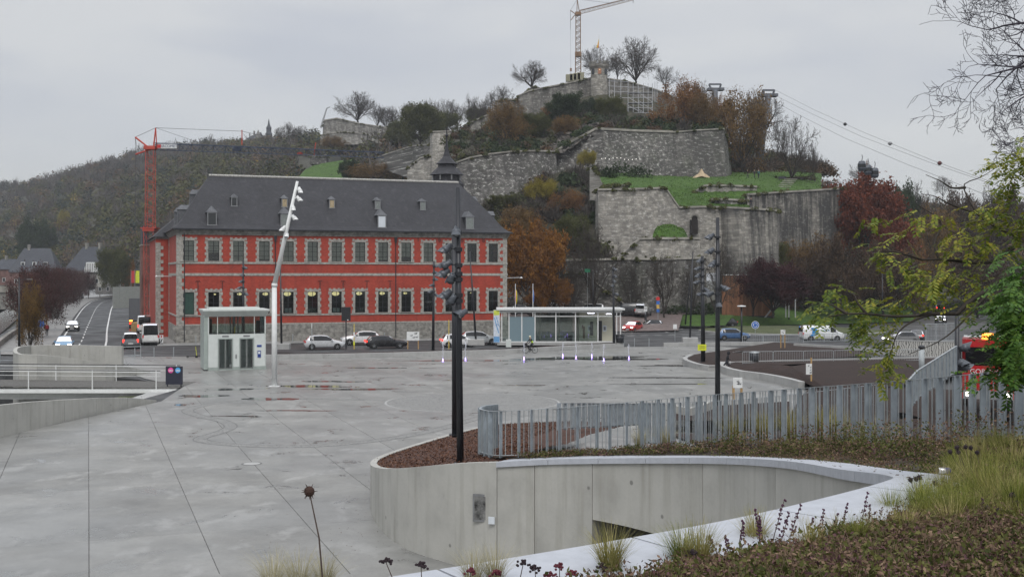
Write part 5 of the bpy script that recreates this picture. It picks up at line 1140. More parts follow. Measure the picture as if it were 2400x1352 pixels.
m = MB(); c_ = W(352,538,dc); m.cb(c_,(1.7,1.7,.5)); m.cb(W(352,535,dc),(2.3,1.9,.12)); m.build('collar', CRED, cr_, world=True); MB().cb(W(353,347,dc),(1.6,1.4,.5)).build('slewing_ring', CRED, cr_, world=True)
apex = W(365,300,dc); cj = W(317,322,dc); hj = W(318,362,dc)
MB().tube([top+Vector((.4,0,0)),apex],.11,6).tube([top+Vector((.9,0,0)),apex],.08,6).tube([cj,top],.14,6).tube([hj,top],.12,6).build('tower_head', CRED, cr_, world=True)
jt = W(900,364,dc+4); j0 = W(366,344,dc)
m = MB(); lattice(m, j0, jt, .95, .8, 40, .075, .04, True); m.build('jib', CBLUE, cr_, world=True)
MB().tube([apex,W(567,308,dc+2),W(740,345,dc+3)],.035,4).tube([apex,W(490,343,dc+1)],.03,4).tube([apex,cj],.035,4).tube([cj,hj],.03,4).tube([cj,cj+Vector((.3,0,-2)),hj],.03,4).tube([hj,W(318,640,dc)],.03,4).build('stay_cable', CABLE, cr_, world=True)
MB().tube([W(567,305,dc+2),W(567,340,dc+2)],.08,5).build('jib_post', CRED, cr_, world=True); MB().tube([W(736,365,dc+3),W(740,335,dc+3)],.07,5).build('jib_tip_post', CRED, cr_, world=True)
MB().cb(W(703,360,dc+3),(.7,.6,.3)).build('trolley', CRED, cr_, world=True); MB().cb(W(556,350,dc+2),(1.2,.8,.6)).build('winch', CBLUE, cr_, world=True)
sg_ = MB().cb(W(392,343,dc-.6),(2.75,.06,.62)).build('name_board', WHMET, cr_, world=True)
p_ = mw(cr_).inverted() @ (W(395,343,dc-.66)); letters('lettering', 'ARCOMET', .58, plain('board_navy',(.03,.05,.14),.5), cr_, p_, ext=.004, sx=.92)
MB().cb(W(373,343,dc-.66),(.5,.03,.5)).build('board_mark', SRED, cr_, world=True)
MB().bevbox(-2.2,2.2,-2,2,0,1.3,.1).build('ballast', plain('ballast_yellow',(.3,.2,.08),.7), cr_); MB().box(-3,3,-.2,.2,0,.3).box(-.2,.2,-3,3,.31,.6).build('outrigger', CRED, cr_)
# crane on the citadel
dk = 318; b_ = W(1355,190,dk); ck = thing('tower_crane', 'brown lattice tower crane standing on the citadel top', 'crane', b_)
m = MB(); lattice(m, b_, W(1355,125,dk), 1.5, 1.5, 9, .11, .07); lattice(m, W(1355,128,dk), W(1355,36,dk), 1.3, 1.3, 14, .1, .065); m.build('mast', CYEL, ck, world=True)
MB().cb(W(1355,128,dk),(1.7,1.7,1.2)).build('collar', CYEL, ck, world=True); MB().cb(W(1355,33,dk),(1.6,1.4,.9)).build('slewing_ring', CYEL, ck, world=True)
m = MB(); lattice(m, W(1358,30,dk), W(1484,-2,dk-2), 1.0, .7, 22, .075, .045, True); m.build('jib', CYEL, ck, world=True)
ap = W(1353,-1,dk); MB().tube([ap,W(1352,30,dk)],.1,5).tube([ap,W(1358,30,dk)],.1,5).tube([W(1337,25,dk),W(1349,34,dk)],.12,5).tube([W(1338,48,dk),W(1349,34,dk)],.12,5).build('tower_head', CYEL, ck, world=True)
MB().tube([ap,W(1337,25,dk)],.04,4).tube([ap,W(1432,8,dk-1)],.04,4).tube([W(1337,25,dk),W(1337,70,dk)],.07,4).tube([W(1337,70,dk),W(1338,180,dk)],.03,4).tube([W(1484,0,dk-2),W(1484,8,dk-2)],.1,4).build('stay_cable', CABLE, ck, world=True)
MB().cb(W(1338,164,dk),(.5,.5,.8)).build('hook', CYEL, ck, world=True)
for k in range(4): tag(MB().bevbox(-.9,.9,-.6,.6,0,1.9,.08).build('storage_crate', plain('crate_cream_%d'%k,(.26,.25,.17),.7)), 'cream site crate in the row on the fortress wall top', 'crate', 'site crates on the wall top').location = W(1334+k*9,192-k*1.5,308)
# mobile crane boom beyond the left fort
mb = thing('mobile_crane_boom', 'thin grey crane boom leaning above the far ruined fort', 'crane', W(752,300,470)); MB().tube([W(752,300,470),W(766,254,470),W(774,251,470)],[.5,.3,.2],5).build('boom', plain('boom_grey',(.35,.36,.38),.5), mb, world=True)
# scaffolding on the citadel
sf = thing('scaffolding', 'steel tube scaffolding in front of the citadel wall by the round tower', 'scaffold', W(1500,300,285))
m = MB(); xs_ = [1472,1484,1496,1508,1519,1529]
def SF(px,py,dd=0): return W(px,py,283+dd)
for dd in (0,2.2):
    for px in xs_: m.tube([SF(px,302,dd),SF(px,196 if px > 1490 else 190,dd)],.085,4)
    for py in range(205,300,12): m.tube([SF(1472,py,dd),SF(1529,py,dd)],.07,4)
    for px in (1428,1440,1455): m.tube([SF(px,232,dd),SF(px,182,dd)],.085,4)
    for py in (190,202,214,228): m.tube([SF(1426,py,dd),SF(1472,py+2,dd)],.07,4)
    for px,py in ((1535,240),(1540,236)): m.tube([SF(px,py,dd),SF(px,192,dd)],.07,4)
for k in range(4): m.tube([SF(1472,228+k*20,0),SF(1508,250+k*16,0)],.085,4).tube([SF(1496,216+k*20,0),SF(1529,240+k*18,0)],.085,4)
for px in xs_:
    for py in range(205,300,24): m.tube([SF(px,py,0),SF(px,py,2.2)],.035,3)
m.build('tubes', plain('scaffold_tube',(.42,.43,.45),.5,.2), sf, world=True)
for py in (218,242,266,290): m = MB(); a,b = SF(1472,py,.1),SF(1529,py,.1); m.box(a.x,b.x,a.y,a.y+2,a.z,a.z+.08); m.build('deck_board', LEAD, sf, world=True)
# cable-car pylons, cables, gondolas
def pylon(label, px, base, top, d, lean=0):
    t = thing('cable_pylon', label, 'pylon', W(px,base,d)); PM = plain('pylon_grey_%d'%px,(.12,.13,.15),.5); k = d/FPX
    tp_ = W(px+lean,top,d); MB().tube([W(px,base,d),tp_],[1.0,.7],10).build('mast', PM, t, True, True)
    MB().cb(tp_+Vector((0,0,.2)),(28*k,1.0,.8)).build('cross_arm', PM, t, world=True)
    for s_ in (-1,1): MB().tube([tp_+Vector((s_*10*k,0,.3)),tp_+Vector((s_*14*k,0,14*k))],.25,5).build('strut', PM, t, world=True); MB().cb(tp_+Vector((s_*14*k,-.5,.1)),(10*k,2.5,.6)).build('sheave_train', PM, t, world=True)
    MB().cb(tp_+Vector((0,0,14*k)),(28*k,.5,.4)).build('top_beam', PM, t, world=True); return tp_
ta = pylon('slender cable car pylon standing between the autumn trees', 1676, 320, 212, 300)
tb = pylon('leaning cable car pylon with tilted sheave arm above the bare tree', 1775, 400, 226, 268, 26)
e1 = W(2330,440,150)
for k,(o1,o2,o3) in enumerate(((-13,-13,-30),(13,13,0))):
    a = ta+Vector((o1*.11,0,.8)); b = tb+Vector((o2*.1,0,.3)); e = W(2420+o3*2.5,470+k*-6,140); mid = b.lerp(e,.5)+Vector((0,0,-1.2))
    tag(MB().tube([a,b,b.lerp(e,.25)+Vector((0,0,-.8)),mid,b.lerp(e,.75)+Vector((0,0,-.8)),e],.026,4).build('haul_cable', CABLE), ('haul cable sloping from the leaning pylon on the tree side','haul cable sloping from the leaning pylon on the open sky side')[k], 'cable')
c0 = tb+Vector((1.5,0,1.5)); ce = W(2420,462,140)
tag(MB().tube([c0]+[c0.lerp(ce,f)+Vector((0,0,-4*f*(1-f))) for f in (.25,.5,.75,1)],.025,4).build('marker_cable', CABLE), 'thin cable strung with warning balls above the haul cables', 'cable')
for px,c,lab in ((1980,BLACK,'black'),(2085,LEAD,'grey'),(2202,plain('dark_red_ball',(.1,.03,.03),.6),'dark red'),(2343,WHMET,'white')):
    f = 0
    for i in range(400):
        q = c0.lerp(ce,i/400)+Vector((0,0,-4*i/400*(1-i/400)))
        if q.x/q.y*FPX+CPX >= px: break
    b = thing('warning_ball', '%s warning ball on the thin cable' % lab, 'ball', q); MB().ball((0,0,0),.32,10).build('ball', c, b, True); MB().tube([(-.4,0,0),(.4,0,0)],.06,6).build('clamp', DKMET, b)
for k,(px,py) in enumerate(((2020,388),(2034,397),(2050,404))):
    g = thing('gondola', ('cable car gondola highest of the three above the red tree','cable car gondola in the middle of the three above the red tree','cable car gondola lowest of the three above the red tree')[k], 'gondola', W(px,py,205))
    MB().lathe([(.01,-1.0),(.55,-.98),(.75,-.6),(.72,.3),(.5,.75),(.01,.85)],n=8).build('cabin', plain('gondola_grey_%d'%k,(.07,.08,.1),.35), g); MB().lathe([(.76,-.45),(.745,.2)],n=8).build('window', CARGL, g); MB().tube([(0,0,.8),(.1,0,1.5),(0,0,1.9)],.06,5).build('hanger', DKMET, g)
# ------------------------------------------------------------------ citadel hill: slopes
ST_L = stone('light_rampart_stone', (.34,.32,.28), (.09,.085,.08), .55, .5, 1.0)
ST_M = stone('grey_rampart_stone', (.17,.162,.15), (.04,.038,.035), .8, .75, 1.0, .2)
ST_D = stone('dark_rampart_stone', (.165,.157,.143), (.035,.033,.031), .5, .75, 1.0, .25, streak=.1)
ST_T = stone('upper_rampart_stone', (.21,.20,.18), (.05,.047,.043), .45, .7, 1.2, .15, streak=.12)
ST_S = stone('stained_rampart_stone', (.25,.235,.205), (.035,.034,.033), .2, .95, 1.0, streak=.07)
CAPS = plain('coping_stone', (.30,.285,.25), .8, 0, .25, .6, 0, True)
def Ls(*a): return [W(*p) for p in a]
def surf(lines, u, v, nu=40):
    L = [smoothline(l, nu) for l in lines]
    n = len(L)-1; k = min(int(v*n), n-1); f = v*n-k; i = min(int(u*(nu-1)), nu-2); g = u*(nu-1)-i
    return L[k][i].lerp(L[k][i+1],g).lerp(L[k+1][i].lerp(L[k+1][i+1],g), f)
class Surf:
    def __init__(s, lines, nu=60): s.L = np.array([[tuple(p) for p in smoothline(l, nu)] for l in lines]); s.nu = nu
    def __call__(s, u, v):
        n = len(s.L)-1; k = min(int(v*n),n-1); f = v*n-k; i = min(int(u*(s.nu-1)),s.nu-2); g = u*(s.nu-1)-i
        a = s.L[k,i]*(1-g)+s.L[k,i+1]*g; b = s.L[k+1,i]*(1-g)+s.L[k+1,i+1]*g; return a*(1-f)+b*f
T1 = [Ls((-260,668,520),(0,668,500),(150,668,470),(330,665,420),(500,660,380),(700,640,330),(900,640,290),(1080,640,262)),
      Ls((-260,600,640),(0,592,620),(200,570,580),(400,520,500),(600,460,430),(750,432,400),(900,430,350),(1080,430,310)),
      Ls((-260,508,800),(0,498,780),(200,458,740),(400,418,650),(600,395,560),(800,362,490),(950,352,430),(1080,345,370)),
      Ls((-260,455,980),(0,440,950),(150,412,930),(300,372,880),(450,348,820),(600,346,720),(750,326,610),(850,316,560),(950,318,500),(1120,300,430)),
      Ls((-260,520,1200),(0,500,1200),(150,480,1200),(300,450,1150),(450,420,1100),(600,410,1000),(750,370,800),(850,350,750),(950,350,700),(1120,340,600))]
struct(loft('hillside', T1, WOODS, 90, 10, .8)); S1 = Surf(T1)
T2 = [Ls((1620,738,196),(1850,735,198),(2100,700,230),(2600,700,240)), Ls((1820,600,215),(2000,570,260),(2200,580,320),(2700,590,330)), Ls((1840,470,330),(2000,470,430),(2200,502,440),(2700,510,440)), Ls((1840,500,520),(2000,500,560),(2200,530,560),(2700,540,560))]
struct(loft('hillside', T2, WOODS, 50, 8, .5)); S2 = Surf(T2)
C1 = [Ls((880,735,190),(1130,735,190),(1250,735,189),(1345,700,189),(1410,640,192)), Ls((880,610,212),(1110,600,207),(1250,595,207),(1340,575,207),(1412,555,206)), Ls((880,520,240),(1060,490,232),(1200,458,232),(1290,408,238),(1400,390,240))]
struct(loft('hillside', C1, SCRUB, 50, 10, .45)); S3 = Surf(C1)
C2 = [Ls((1040,398,240),(1205,362,240),(1300,358,242),(1392,312,246),(1560,315,250),(1705,310,252)), Ls((1050,345,275),(1200,325,272),(1300,315,270),(1400,285,272),(1550,285,275),(1690,285,275)), Ls((1040,315,300),(1150,300,300),(1225,305,299),(1290,255,298),(1390,222,298),(1480,225,300),(1560,245,302),(1680,262,302)), Ls((1040,318,330),(1200,300,340),(1225,300,340),(1290,255,340),(1390,222,340),(1480,225,340),(1560,245,340),(1680,270,340))]
struct(loft('hillside', C2, SCRUB, 60, 10, .5)); S4 = Surf(C2)
RK = [Ls((1262,378,239.5),(1330,352,241.5),(1396,312,244.8)), Ls((1285,345,254),(1340,322,255),(1400,298,255)), Ls((1305,312,264),(1350,300,265),(1405,284,266))]
struct(loft('cliff_face', RK, ROCK, 40, 16, .75))
LAWN = [Ls((1400,452,213),(1470,446,213.5),(1560,452,213.2),(1620,468,213.5),(1775,470,213.5),(1850,460,217),(1925,450,222)), Ls((1400,444,216),(1470,440,217),(1560,440,218),(1620,440,218.6),(1775,441,219.2),(1850,447,220),(1925,443,225)), Ls((1400,420,228),(1470,420,230),(1560,424,232),(1650,420,233),(1775,420,235),(1870,420,238),(1925,424,240)), Ls((1400,400,243),(1560,412,246),(1650,414,247),(1715,412,248),(1800,404,250),(1870,406,252),(1925,408,258)), Ls((1400,395,262),(1560,400,262),(1715,392,265),(1800,398,275),(1870,402,280),(1925,408,290))]
struct(loft('lawn', LAWN, GRASS, 70, 10, .22))
C5 = [Ls((1690,420,250),(1780,405,262),(1870,400,268),(1945,412,275)), Ls((1690,380,275),(1780,375,285),(1870,390,290),(1945,405,295)), Ls((1640,330,310),(1750,345,320),(1850,380,320),(1945,400,320))]
struct(loft('hillside', C5, SCRUB, 24, 6, .3)); S5 = Surf(C5)
LOWL = [Ls((1596,491,203),(1690,489,206),(1757,486,208)), Ls((1562,448,213.5),(1650,456,214),(1757,462,214))]
struct(loft('lawn', LOWL, GRASS, 20, 6, .06))
MND = [Ls((1528,561,195.5),(1570,561,195),(1612,560,196)), Ls((1532,545,197),(1570,535,198),(1608,545,198)), Ls((1540,530,199.4),(1570,525,199.6),(1600,535,199.6))]
struct(loft('grass_mound', MND, GRASS, 16, 5, .06))
GP = [Ls((690,425,360),(760,425,360),(835,428,350)), Ls((712,400,378),(760,393,380),(830,388,375)), Ls((735,388,392),(775,380,392),(825,374,392))]
struct(loft('grass_slope', GP, GRASS, 20, 6, .15))
# ------------------------------------------------------------------ ramparts
def rampart(label, pts, th, mat, bat=1.2, cap=.35, name='rampart_wall', capm=None):
    t = thing(name, label, 'wall', W(pts[0][0],pts[0][2],pts[0][3]))
    A = [W(p[0],p[1],p[3]) for p in pts]; Bt = [W(p[0],p[2],p[3]) - Vector((0,bat,0)) for p in pts]
    nv = 1; m = MB(); m.grid([Bt,A]); Bk = [p+Vector((0,th,0)) for p in A]; m.grid([A,Bk]); m.grid([Bk,[Vector((p.x,p.y+th+bat,b.z)) for p,b in zip(A,Bt)]])
    for i in (0,-1): m.add([Bt[i],A[i],Bk[i],Vector((A[i].x,A[i].y+th+bat,Bt[i].z))],[(0,1,2,3)])
    m.build('masonry', mat, t, world=True)
    if cap:
        m = MB(); lo = [p+Vector((0,-.25,.02)) for p in A]; hi = [p+Vector((0,-.25,cap)) for p in A]; hb_ = [p+Vector((0,th+.2,cap)) for p in A]; lb = [p+Vector((0,th+.2,.02)) for p in A]
        m.grid([lo,hi]); m.grid([hi,hb_]); m.grid([hb_,lb]); m.grid([lb,lo])
        for i in (0,-1): m.add([lo[i],hi[i],hb_[i],lb[i]],[(0,1,2,3)])
        m.build('coping', capm or CAPS, t, world=True)
    return t
rampart('lowest dark streaked citadel wall behind the parked vans', [(1150,615,745,192),(1330,612,745,189),(1480,609,745,188),(1560,610,745,188),(1655,606,745,190)], 3, ST_D, .8)
rampart('wall below the grass mound with a sloping left shoulder', [(1415,650,680,193),(1447,611,680,193),(1500,562,680,193.5),(1560,561,680,194),(1640,561,680,195)], 2.5, ST_L, .8)
w3 = rampart('tall pale bastion wall left of the arched doorway', [(1399,449,640,206),(1402,447,640,203),(1470,446,640,202),(1560,443,640,203),(1592,489,640,203)], 3, ST_L, 2.0)
rampart('pale curtain wall with the arched doorway', [(1588,489,640,203.2),(1650,487,640,203.2),(1692,488,640,203.2)], 3, ST_L, 1.5)
rampart('rounded black-stained bastion beside the arched doorway', [(1690,490,745,203),(1705,489,745,200.5),(1730,490,745,199),(1765,492,745,198.6),(1800,494,745,199.5),(1820,496,745,202),(1827,497,745,206)], 3, ST_S, 2.0)
dw = thing('arched_doorway', 'dark arched doorway in the pale curtain wall above the mound', 'doorway', W(1627,549,201))
k = 201/FPX
def arch(w_, h_, y): pts = [(-w_/2,0),(w_/2,0)]+[(w_/2*cos(a),h_-w_/2+w_/2*sin(a)) for a in np.linspace(0,pi,9)]; return pts
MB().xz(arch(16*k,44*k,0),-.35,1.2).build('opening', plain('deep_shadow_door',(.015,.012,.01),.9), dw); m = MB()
for j in range(9): a = pi*j/8; m.cb((0,0,0),(.42,.3,.34),Matrix.Translation((cos(a)*9.6*k,-.4,36*k+sin(a)*9.6*k)) @ Matrix.Rotation(-a,4,'Y'))
m.build('arch_stones', CAPS, dw)
rampart('streaked terrace wall below the bench and tree', [(1752,458,720,209),(1800,455,720,212),(1880,450,720,214),(1945,446,720,217),(1990,444,720,222)], 2.5, ST_S, 1.2)
rampart('low wall with sloping left end on the upper lawn', [(1618,458,462,217),(1652,437,464,217),(1700,437,464,217.2),(1774,440,464,218)], 1, ST_L, .2)
rampart('short low wall between the two lawn levels', [(1668,470,487,209),(1700,470,488,209),(1752,472,488,210)], 1, ST_M, .2)
rampart('wedge-shaped pale wall climbing behind the bastion corner', [(1383,398,470,212),(1394,396,470,210.5),(1414,440,470,208),(1418,447,470,207)], 1.2, ST_L, .5)
rampart('pale parapet on top of the tall bastion', [(1412,441,450,206.5),(1440,438,450,206.2),(1472,435,449,206)], .6, ST_L, .1)
rampart('great speckled rampart with a white coping below the scaffolding', [(1294,362,420,243),(1330,340,420,244),(1396,305,420,245),(1410,305,425,244),(1480,309,425,246),(1577,312,425,248)], 3, ST_M, 2.0, .5)
rampart('great dark corner bastion behind the gold sculpture', [(1575,312,425,248),(1640,307,425,247),(1697,304,425,246),(1703,325,425,248),(1716,415,425,254)], 3, ST_D, 2.0, .3)  # right face of the upper bastion; its shade is put into the darker stone
rampart('long curved lichen-speckled rampart above the red building roof', [(1030,402,520,243),(1062,386,520,240),(1100,372,520,238),(1150,363,510,236.5),(1204,357,500,236)], 2.5, ST_M, 2.0)
rampart('straight rampart meeting the curved wall at a pale corner', [(1203,357,500,236),(1250,356,460,237),(1304,357,440,240)], 2.5, ST_M, 1.8)
rampart('steep pale stone buttress tower above the church lantern', [(1008,312,440,292),(1014,311,440,290),(1058,309,440,290),(1062,312,440,293)], 4, ST_L, 4)
rampart('low rampart running left from the stone buttress', [(880,372,400,335),(905,363,400,330),(965,344,420,315),(1010,340,430,300)], 2, ST_M, 1.0)
rampart('stepped stone wall below the buttress tower', [(955,395,440,292),(985,372,440,290),(1012,366,440,289)], 2, ST_L, 1)
rampart('dark rampart under the grassy bank by the buttress', [(1058,313,350,297),(1100,311,350,297),(1150,312,350,298)], 2, ST_D, .8)
rampart('upper fortress wall climbing to the round tower', [(1214,229,320,300),(1217,226,320,298),(1240,215,320,297),(1300,203,300,298),(1345,194,290,299),(1388,184,290,301)], 3, ST_T, 1.5)
rampart('fortress wall right of the round tower behind the scaffolding', [(1420,186,290,301),(1470,193,290,301),(1540,213,290,303),(1600,238,290,306),(1650,252,290,310)], 3, ST_T, 1.2)
rampart('low stone turret wall at the left end of the upper fortress', [(1163,238,330,306),(1190,235,330,304),(1217,236,330,304)], 3, ST_T, 1.0)
rampart('earth-topped gable wall on the fortress shoulder', [(1216,232,236,300.5),(1248,203,236,300.5),(1262,207,236,301)], 2, ST_D, .2, .1)
rampart('bare retaining slope wall beside the fortress shoulder', [(1085,300,304,330),(1110,285,304,330),(1165,262,304,330)], 2, ST_T, .4)
rampart('ruined far fort wall on the ridge', [(757,300,335,468),(760,284,335,466),(790,279,335,465),(845,292,330,465),(900,300,330,466),(945,306,330,468)], 4, ST_T, 2, .5)
rampart('lower terrace of the far ruined fort', [(752,318,340,452),(800,310,340,450),(860,316,340,450)], 3, ST_T, 1.5, .4)
rampart('thin stone stair wall descending from the far fort', [(872,322,330,440),(905,337,345,430),(938,348,356,420)], 1, CAPS, .3, .2)
rampart('small grey blockhouse on the slope above the grass patch', [(726,368,385,398),(765,367,385,398)], 5, ST_D, .2, .3)
rampart('slanted stone stair ramp behind the pavilion', [(1305,660,748,183),(1322,641,748,183),(1368,641,748,183),(1420,682,748,182.5),(1490,733,748,182)], 4, ST_D, .3, .25)
rampart('pale wall on the lawn edge by the tree', [(1818,418,428,238),(1870,417,428,238),(1912,418,428,239)], .6, ST_L, .05, .1)
ln = thing('lawn_steps', 'pale stone steps cut into the lawn under the big tree', 'steps', W(1840,436,226))
for j in range(6): MB().bevbox(-1.3,1.3,-.2,.2,0,.16,.02).build('step', CAPS, ln, world=False).location = W(1833+j*4,444-j*4.4,223.5+j*1.8)-ln.location+Vector((0,0,.05))
bn = thing('park_bench', 'small dark bench on the lawn beside the tree', 'bench', W(1834,424,233)); MB().box(-.8,.8,-.2,.2,.42,.47).build('seat', DKMET, bn); MB().box(-.8,.8,.18,.22,.5,.9).build('backrest', DKMET, bn)
for x in (-.7,.7): MB().box(x-.04,x+.04,-.2,.2,0,.42).build('leg', DKMET, bn)
rail('dark post railing along the terrace edge', Ls((1880,428,236),(1912,428,237),(1950,440,230)), 1.1, DKMET, 2.2, 0)
# round tower with flag
tw = thing('round_tower', 'round crenellated stone tower on the citadel top', 'tower', W(1404,225,299)); k = 299/FPX; z0 = tw.location.z
def tz(y): return EYE-(y-HZN)/FPX*299-z0
MB().lathe([(21*k,tz(240)),(19.5*k,tz(178)),(20*k,tz(177)),(19.5*k,tz(175)),(19.2*k,tz(164)),(23*k,tz(158)),(23.5*k,tz(153)),(21*k,tz(153)),(21*k,tz(158)),(.01,tz(158))],n=20).build('masonry', ST_L, tw)
mer = MB().box(-.42,.42,-.2,.2,0,.75).mesh('merlon', ST_T)
for j in range(12): a = j*pi/6; put('merlon', mer, tw, (22.4*k*cos(a),22.4*k*sin(a),tz(153)), (0,0,a+pi/2))
for a,lit in ((-pi/2,True),(-pi/2-.85,False),(-pi/2+.85,False)):
    o = MB().xz(arch(.85,1.5,0),-.08,.1).build('arched_window', plain('tower_window_lit',(.35,.16,.09),.6) if lit else DARKP, tw); o.location = (19.5*k*cos(a),19.5*k*sin(a),tz(177)); o.rotation_euler = (0,0,a+pi/2)
MB().ball((0,-19.9*k,tz(171)+.4),.13,8).build('lamp', LAMPW, tw)
MB().tube([(0,0,tz(158)),(0,0,tz(82))],.06,5).build('flagpole', WHMET, tw)
m = MB(); m.grid([[(-.02,0,tz(90)),(-.25,.1,tz(98)),(-.45,.0,tz(106)),(-.75,.1,tz(112))],[(-.03,0,tz(93)),(-.12,.05,tz(101)),(-.2,.05,tz(109)),(-.35,.1,tz(113))]]); m.build('flag_yellow', plain('flag_yellow',(.75,.5,.05),.7), tw)
m = MB(); m.grid([[(-.03,-.02,tz(93)),(-.12,.03,tz(101)),(-.2,.03,tz(109)),(-.35,.08,tz(113))],[(0,0,tz(92)),(0,.05,tz(100)),(.0,.05,tz(108)),(-.02,.1,tz(113))]]); m.build('flag_red', plain('flag_red',(.6,.05,.05),.7), tw)
# plain gold stand-in sculpture
gs = thing('gold_sculpture', 'low golden bronze sculpture on the lawn below the dark bastion', 'sculpture', W(1643,420,240)); k = 240/FPX
MB().xz([(-23*k,0),(-14*k,8*k),(-6*k,13*k),(0,24*k),(6*k,13*k),(14*k,8*k),(23*k,0),(12*k,3*k),(0,6*k),(-12*k,3*k)],-.9,.9).build('form', GOLD, gs)
MB().ball((0,0,9*k),8*k,10,(1,.9,.8)).build('core', GOLD, gs, True)
lt = thing('string_lights', 'string of small white lights on the dark rampart shoulder', 'lights', W(1435,372,241)); m = MB()
for j in range(11): m.ball(W(1410+j*9,371+R.uniform(-1.5,2.5)+abs(j-4)*.5,240.8),.09,6)
m.build('bulb', emit('small_bulb',(1,.97,.92),1.6), lt, world=True); MB().tube([W(1410,370,240.9),W(1455,375,240.9),W(1500,373,240.9)],.02,3).build('wire', DKMET, lt, world=True)
# timber hall with outside stair
th_ = thing('timber_hall', 'timber-clad hall with a white roof edge under the maroon tree', 'building', W(1752,744,191)); k = 191/FPX
MB().box(-60*k,62*k,.06,6,0,99*k).build('wall', DKMET, th_); MB().box(-61*k,63*k,-.1,6.2,99*k,101*k).build('roof_edge', WHMET, th_)
rr = random.Random(5); bpool = [MB().box(0,3.9*k,-.02,.05,4*k,98.5*k).mesh('board', plain('board_tone_%d'%i,(.20+.03*i,.095+.014*i,.05+.008*i),.7,0,.2,3,.1,False,.3,(3,3,.3))) for i in range(4)]
for j in range(30): put('board', bpool[rr.randrange(4)], th_, ((-60+j*4.05)*k,0,0))
ss_ = thing('outside_stair', 'pale sloping stair stringer beside the timber hall', 'stair', W(1815,744,189)); MB().xz([(-24*k,0),(-20*k,0),(28*k,60*k),(26*k,64*k)],-.2,0).build('stringer', plain('stair_pale',(.4,.4,.4),.6), ss_)
for x in (26,33,48): MB().box(x*k-.08,x*k+.08,-.2,-.05,0,(105 if x > 26 else 60)*k).build('post', WHMET, ss_)
# ------------------------------------------------------------------ far left: houses, bridge, chateau, hoarding
def house(label, px, base, d, w_, dep, eave, ridge, wallm, rz=0, gable=True, dorm=0, chim=1):
    t = thing('house', label, 'house', W(px,base,d), rz)
    MB().box(-w_/2,w_/2,0,dep,0,eave).build('wall', wallm, t)
    m = MB(); hip = w_*.22
    m.add([(-w_/2-.4,-.5,eave),(w_/2+.4,-.5,eave),(w_/2+.4,dep+.5,eave),(-w_/2-.4,dep+.5,eave),(-w_/2+hip,dep*.5,ridge),(w_/2-hip,dep*.5,ridge)],[(0,1,5,4),(1,2,5),(2,3,4,5),(3,0,4),(3,2,1,0)]); rf = m.build('roof', SLATE2, t)
    for j in range(4):
        for z in (1.2,4.2):
            if z < eave-1.8:
                o = MB().box(-.6,.6,-.06,.05,0,1.6).build('window', WHMET, t); o.location = (-w_*.36+j*w_*.24,0,z); MB().box(-.48,.48,-.08,-.061,.1,1.5).build('pane', DARKP, o)
    for j in range(dorm):
        x = (j-(dorm-1)/2)*w_*.24; zz_ = eave+(ridge-eave)*.28; yy = dep*.5*.28; m = MB(); m.box(x-.7,x+.7,yy-.3,yy+2,zz_-.2,zz_+1.2); m.build('dormer', WHMET, rf); MB().box(x-.5,x+.5,yy-.33,yy-.3,zz_+.1,zz_+1.0).build('dormer_pane', DARKP, rf)
    if gable:
        m = MB(); m.xz([(w_*.05,eave-.4),(w_*.43,eave-.4),(w_*.36,eave+3),(w_*.12,eave+3)],-.9,-.5); m.build('timber_gable', WHMET, t); m = MB()
        for j in range(7): m.box(w_*.1+j*w_*.045,w_*.1+j*w_*.045+.2,-.96,-.9,eave-.2,eave+2.6)
        m.build('gable_beam', plain('dark_beam',(.04,.035,.03),.7) if 'dark_beam' not in bpy.data.materials else bpy.data.materials['dark_beam'], t)
    for j in range(chim): MB().box(-w_*.2+j*w_*.35,-w_*.2+j*w_*.35+.9,dep*.45,dep*.55,ridge-1,ridge+1.4).build('chimney', PLINTH, rf)
    return t
SLATE2 = slatem('far_slate', (.055,.06,.072)); BRK = plain('far_brick',(.17,.085,.07),.8,0,.25,.5); PALEW = plain('far_pale_wall',(.36,.35,.32),.8,0,.15,.4); GRYW = plain('far_grey_wall',(.22,.21,.2),.8,0,.2,.4)
house('slate-roofed house with white dormers at the far end of the quay', 78, 672, 430, 17, 12, 5.5, 14.5, BRK, .15, False, 3, 1)
house('half-timbered gabled house with tall slate roof by the quay', 195, 672, 400, 15, 12, 5.5, 14, PALEW, -.25, True, 0, 2)
house('low brick house beside the slate-roofed house', 20, 668, 440, 14, 10, 6, 10, BRK, .1, False, 0, 1)
house('small pale house on the wooded slope', 12, 604, 640, 9, 8, 4, 8, PALEW, 0, False, 0, 1)
house('pale house among the trees behind the gabled house', 105, 598, 620, 10, 8, 4, 7, PALEW, 0, False, 0, 1)
house('grey house glimpsed behind the quay trees', 262, 690, 420, 14, 10, 7, 11, GRYW, -.3, False, 0, 1)
ch = thing('chateau', 'turreted grey chateau on the wooded ridge', 'castle', W(606,352,780)); k = 780/FPX
MB().box(-26*k,20*k,0,10,0,26*k).build('wall', GRYW, ch)
m = MB(); m.add([(-28*k,-1,26*k),(8*k,-1,26*k),(8*k,11,26*k),(-28*k,11,26*k),(-16*k,5,38*k),(2*k,5,44*k)],[(0,1,5,4),(1,2,5),(2,3,4,5),(3,0,4)]); m.build('roof', SLATE2, ch)
m = MB(); m.xz([(-10*k,26*k),(8*k,26*k),(0,47*k)],-1.2,0); m.build('gable', GRYW, ch)
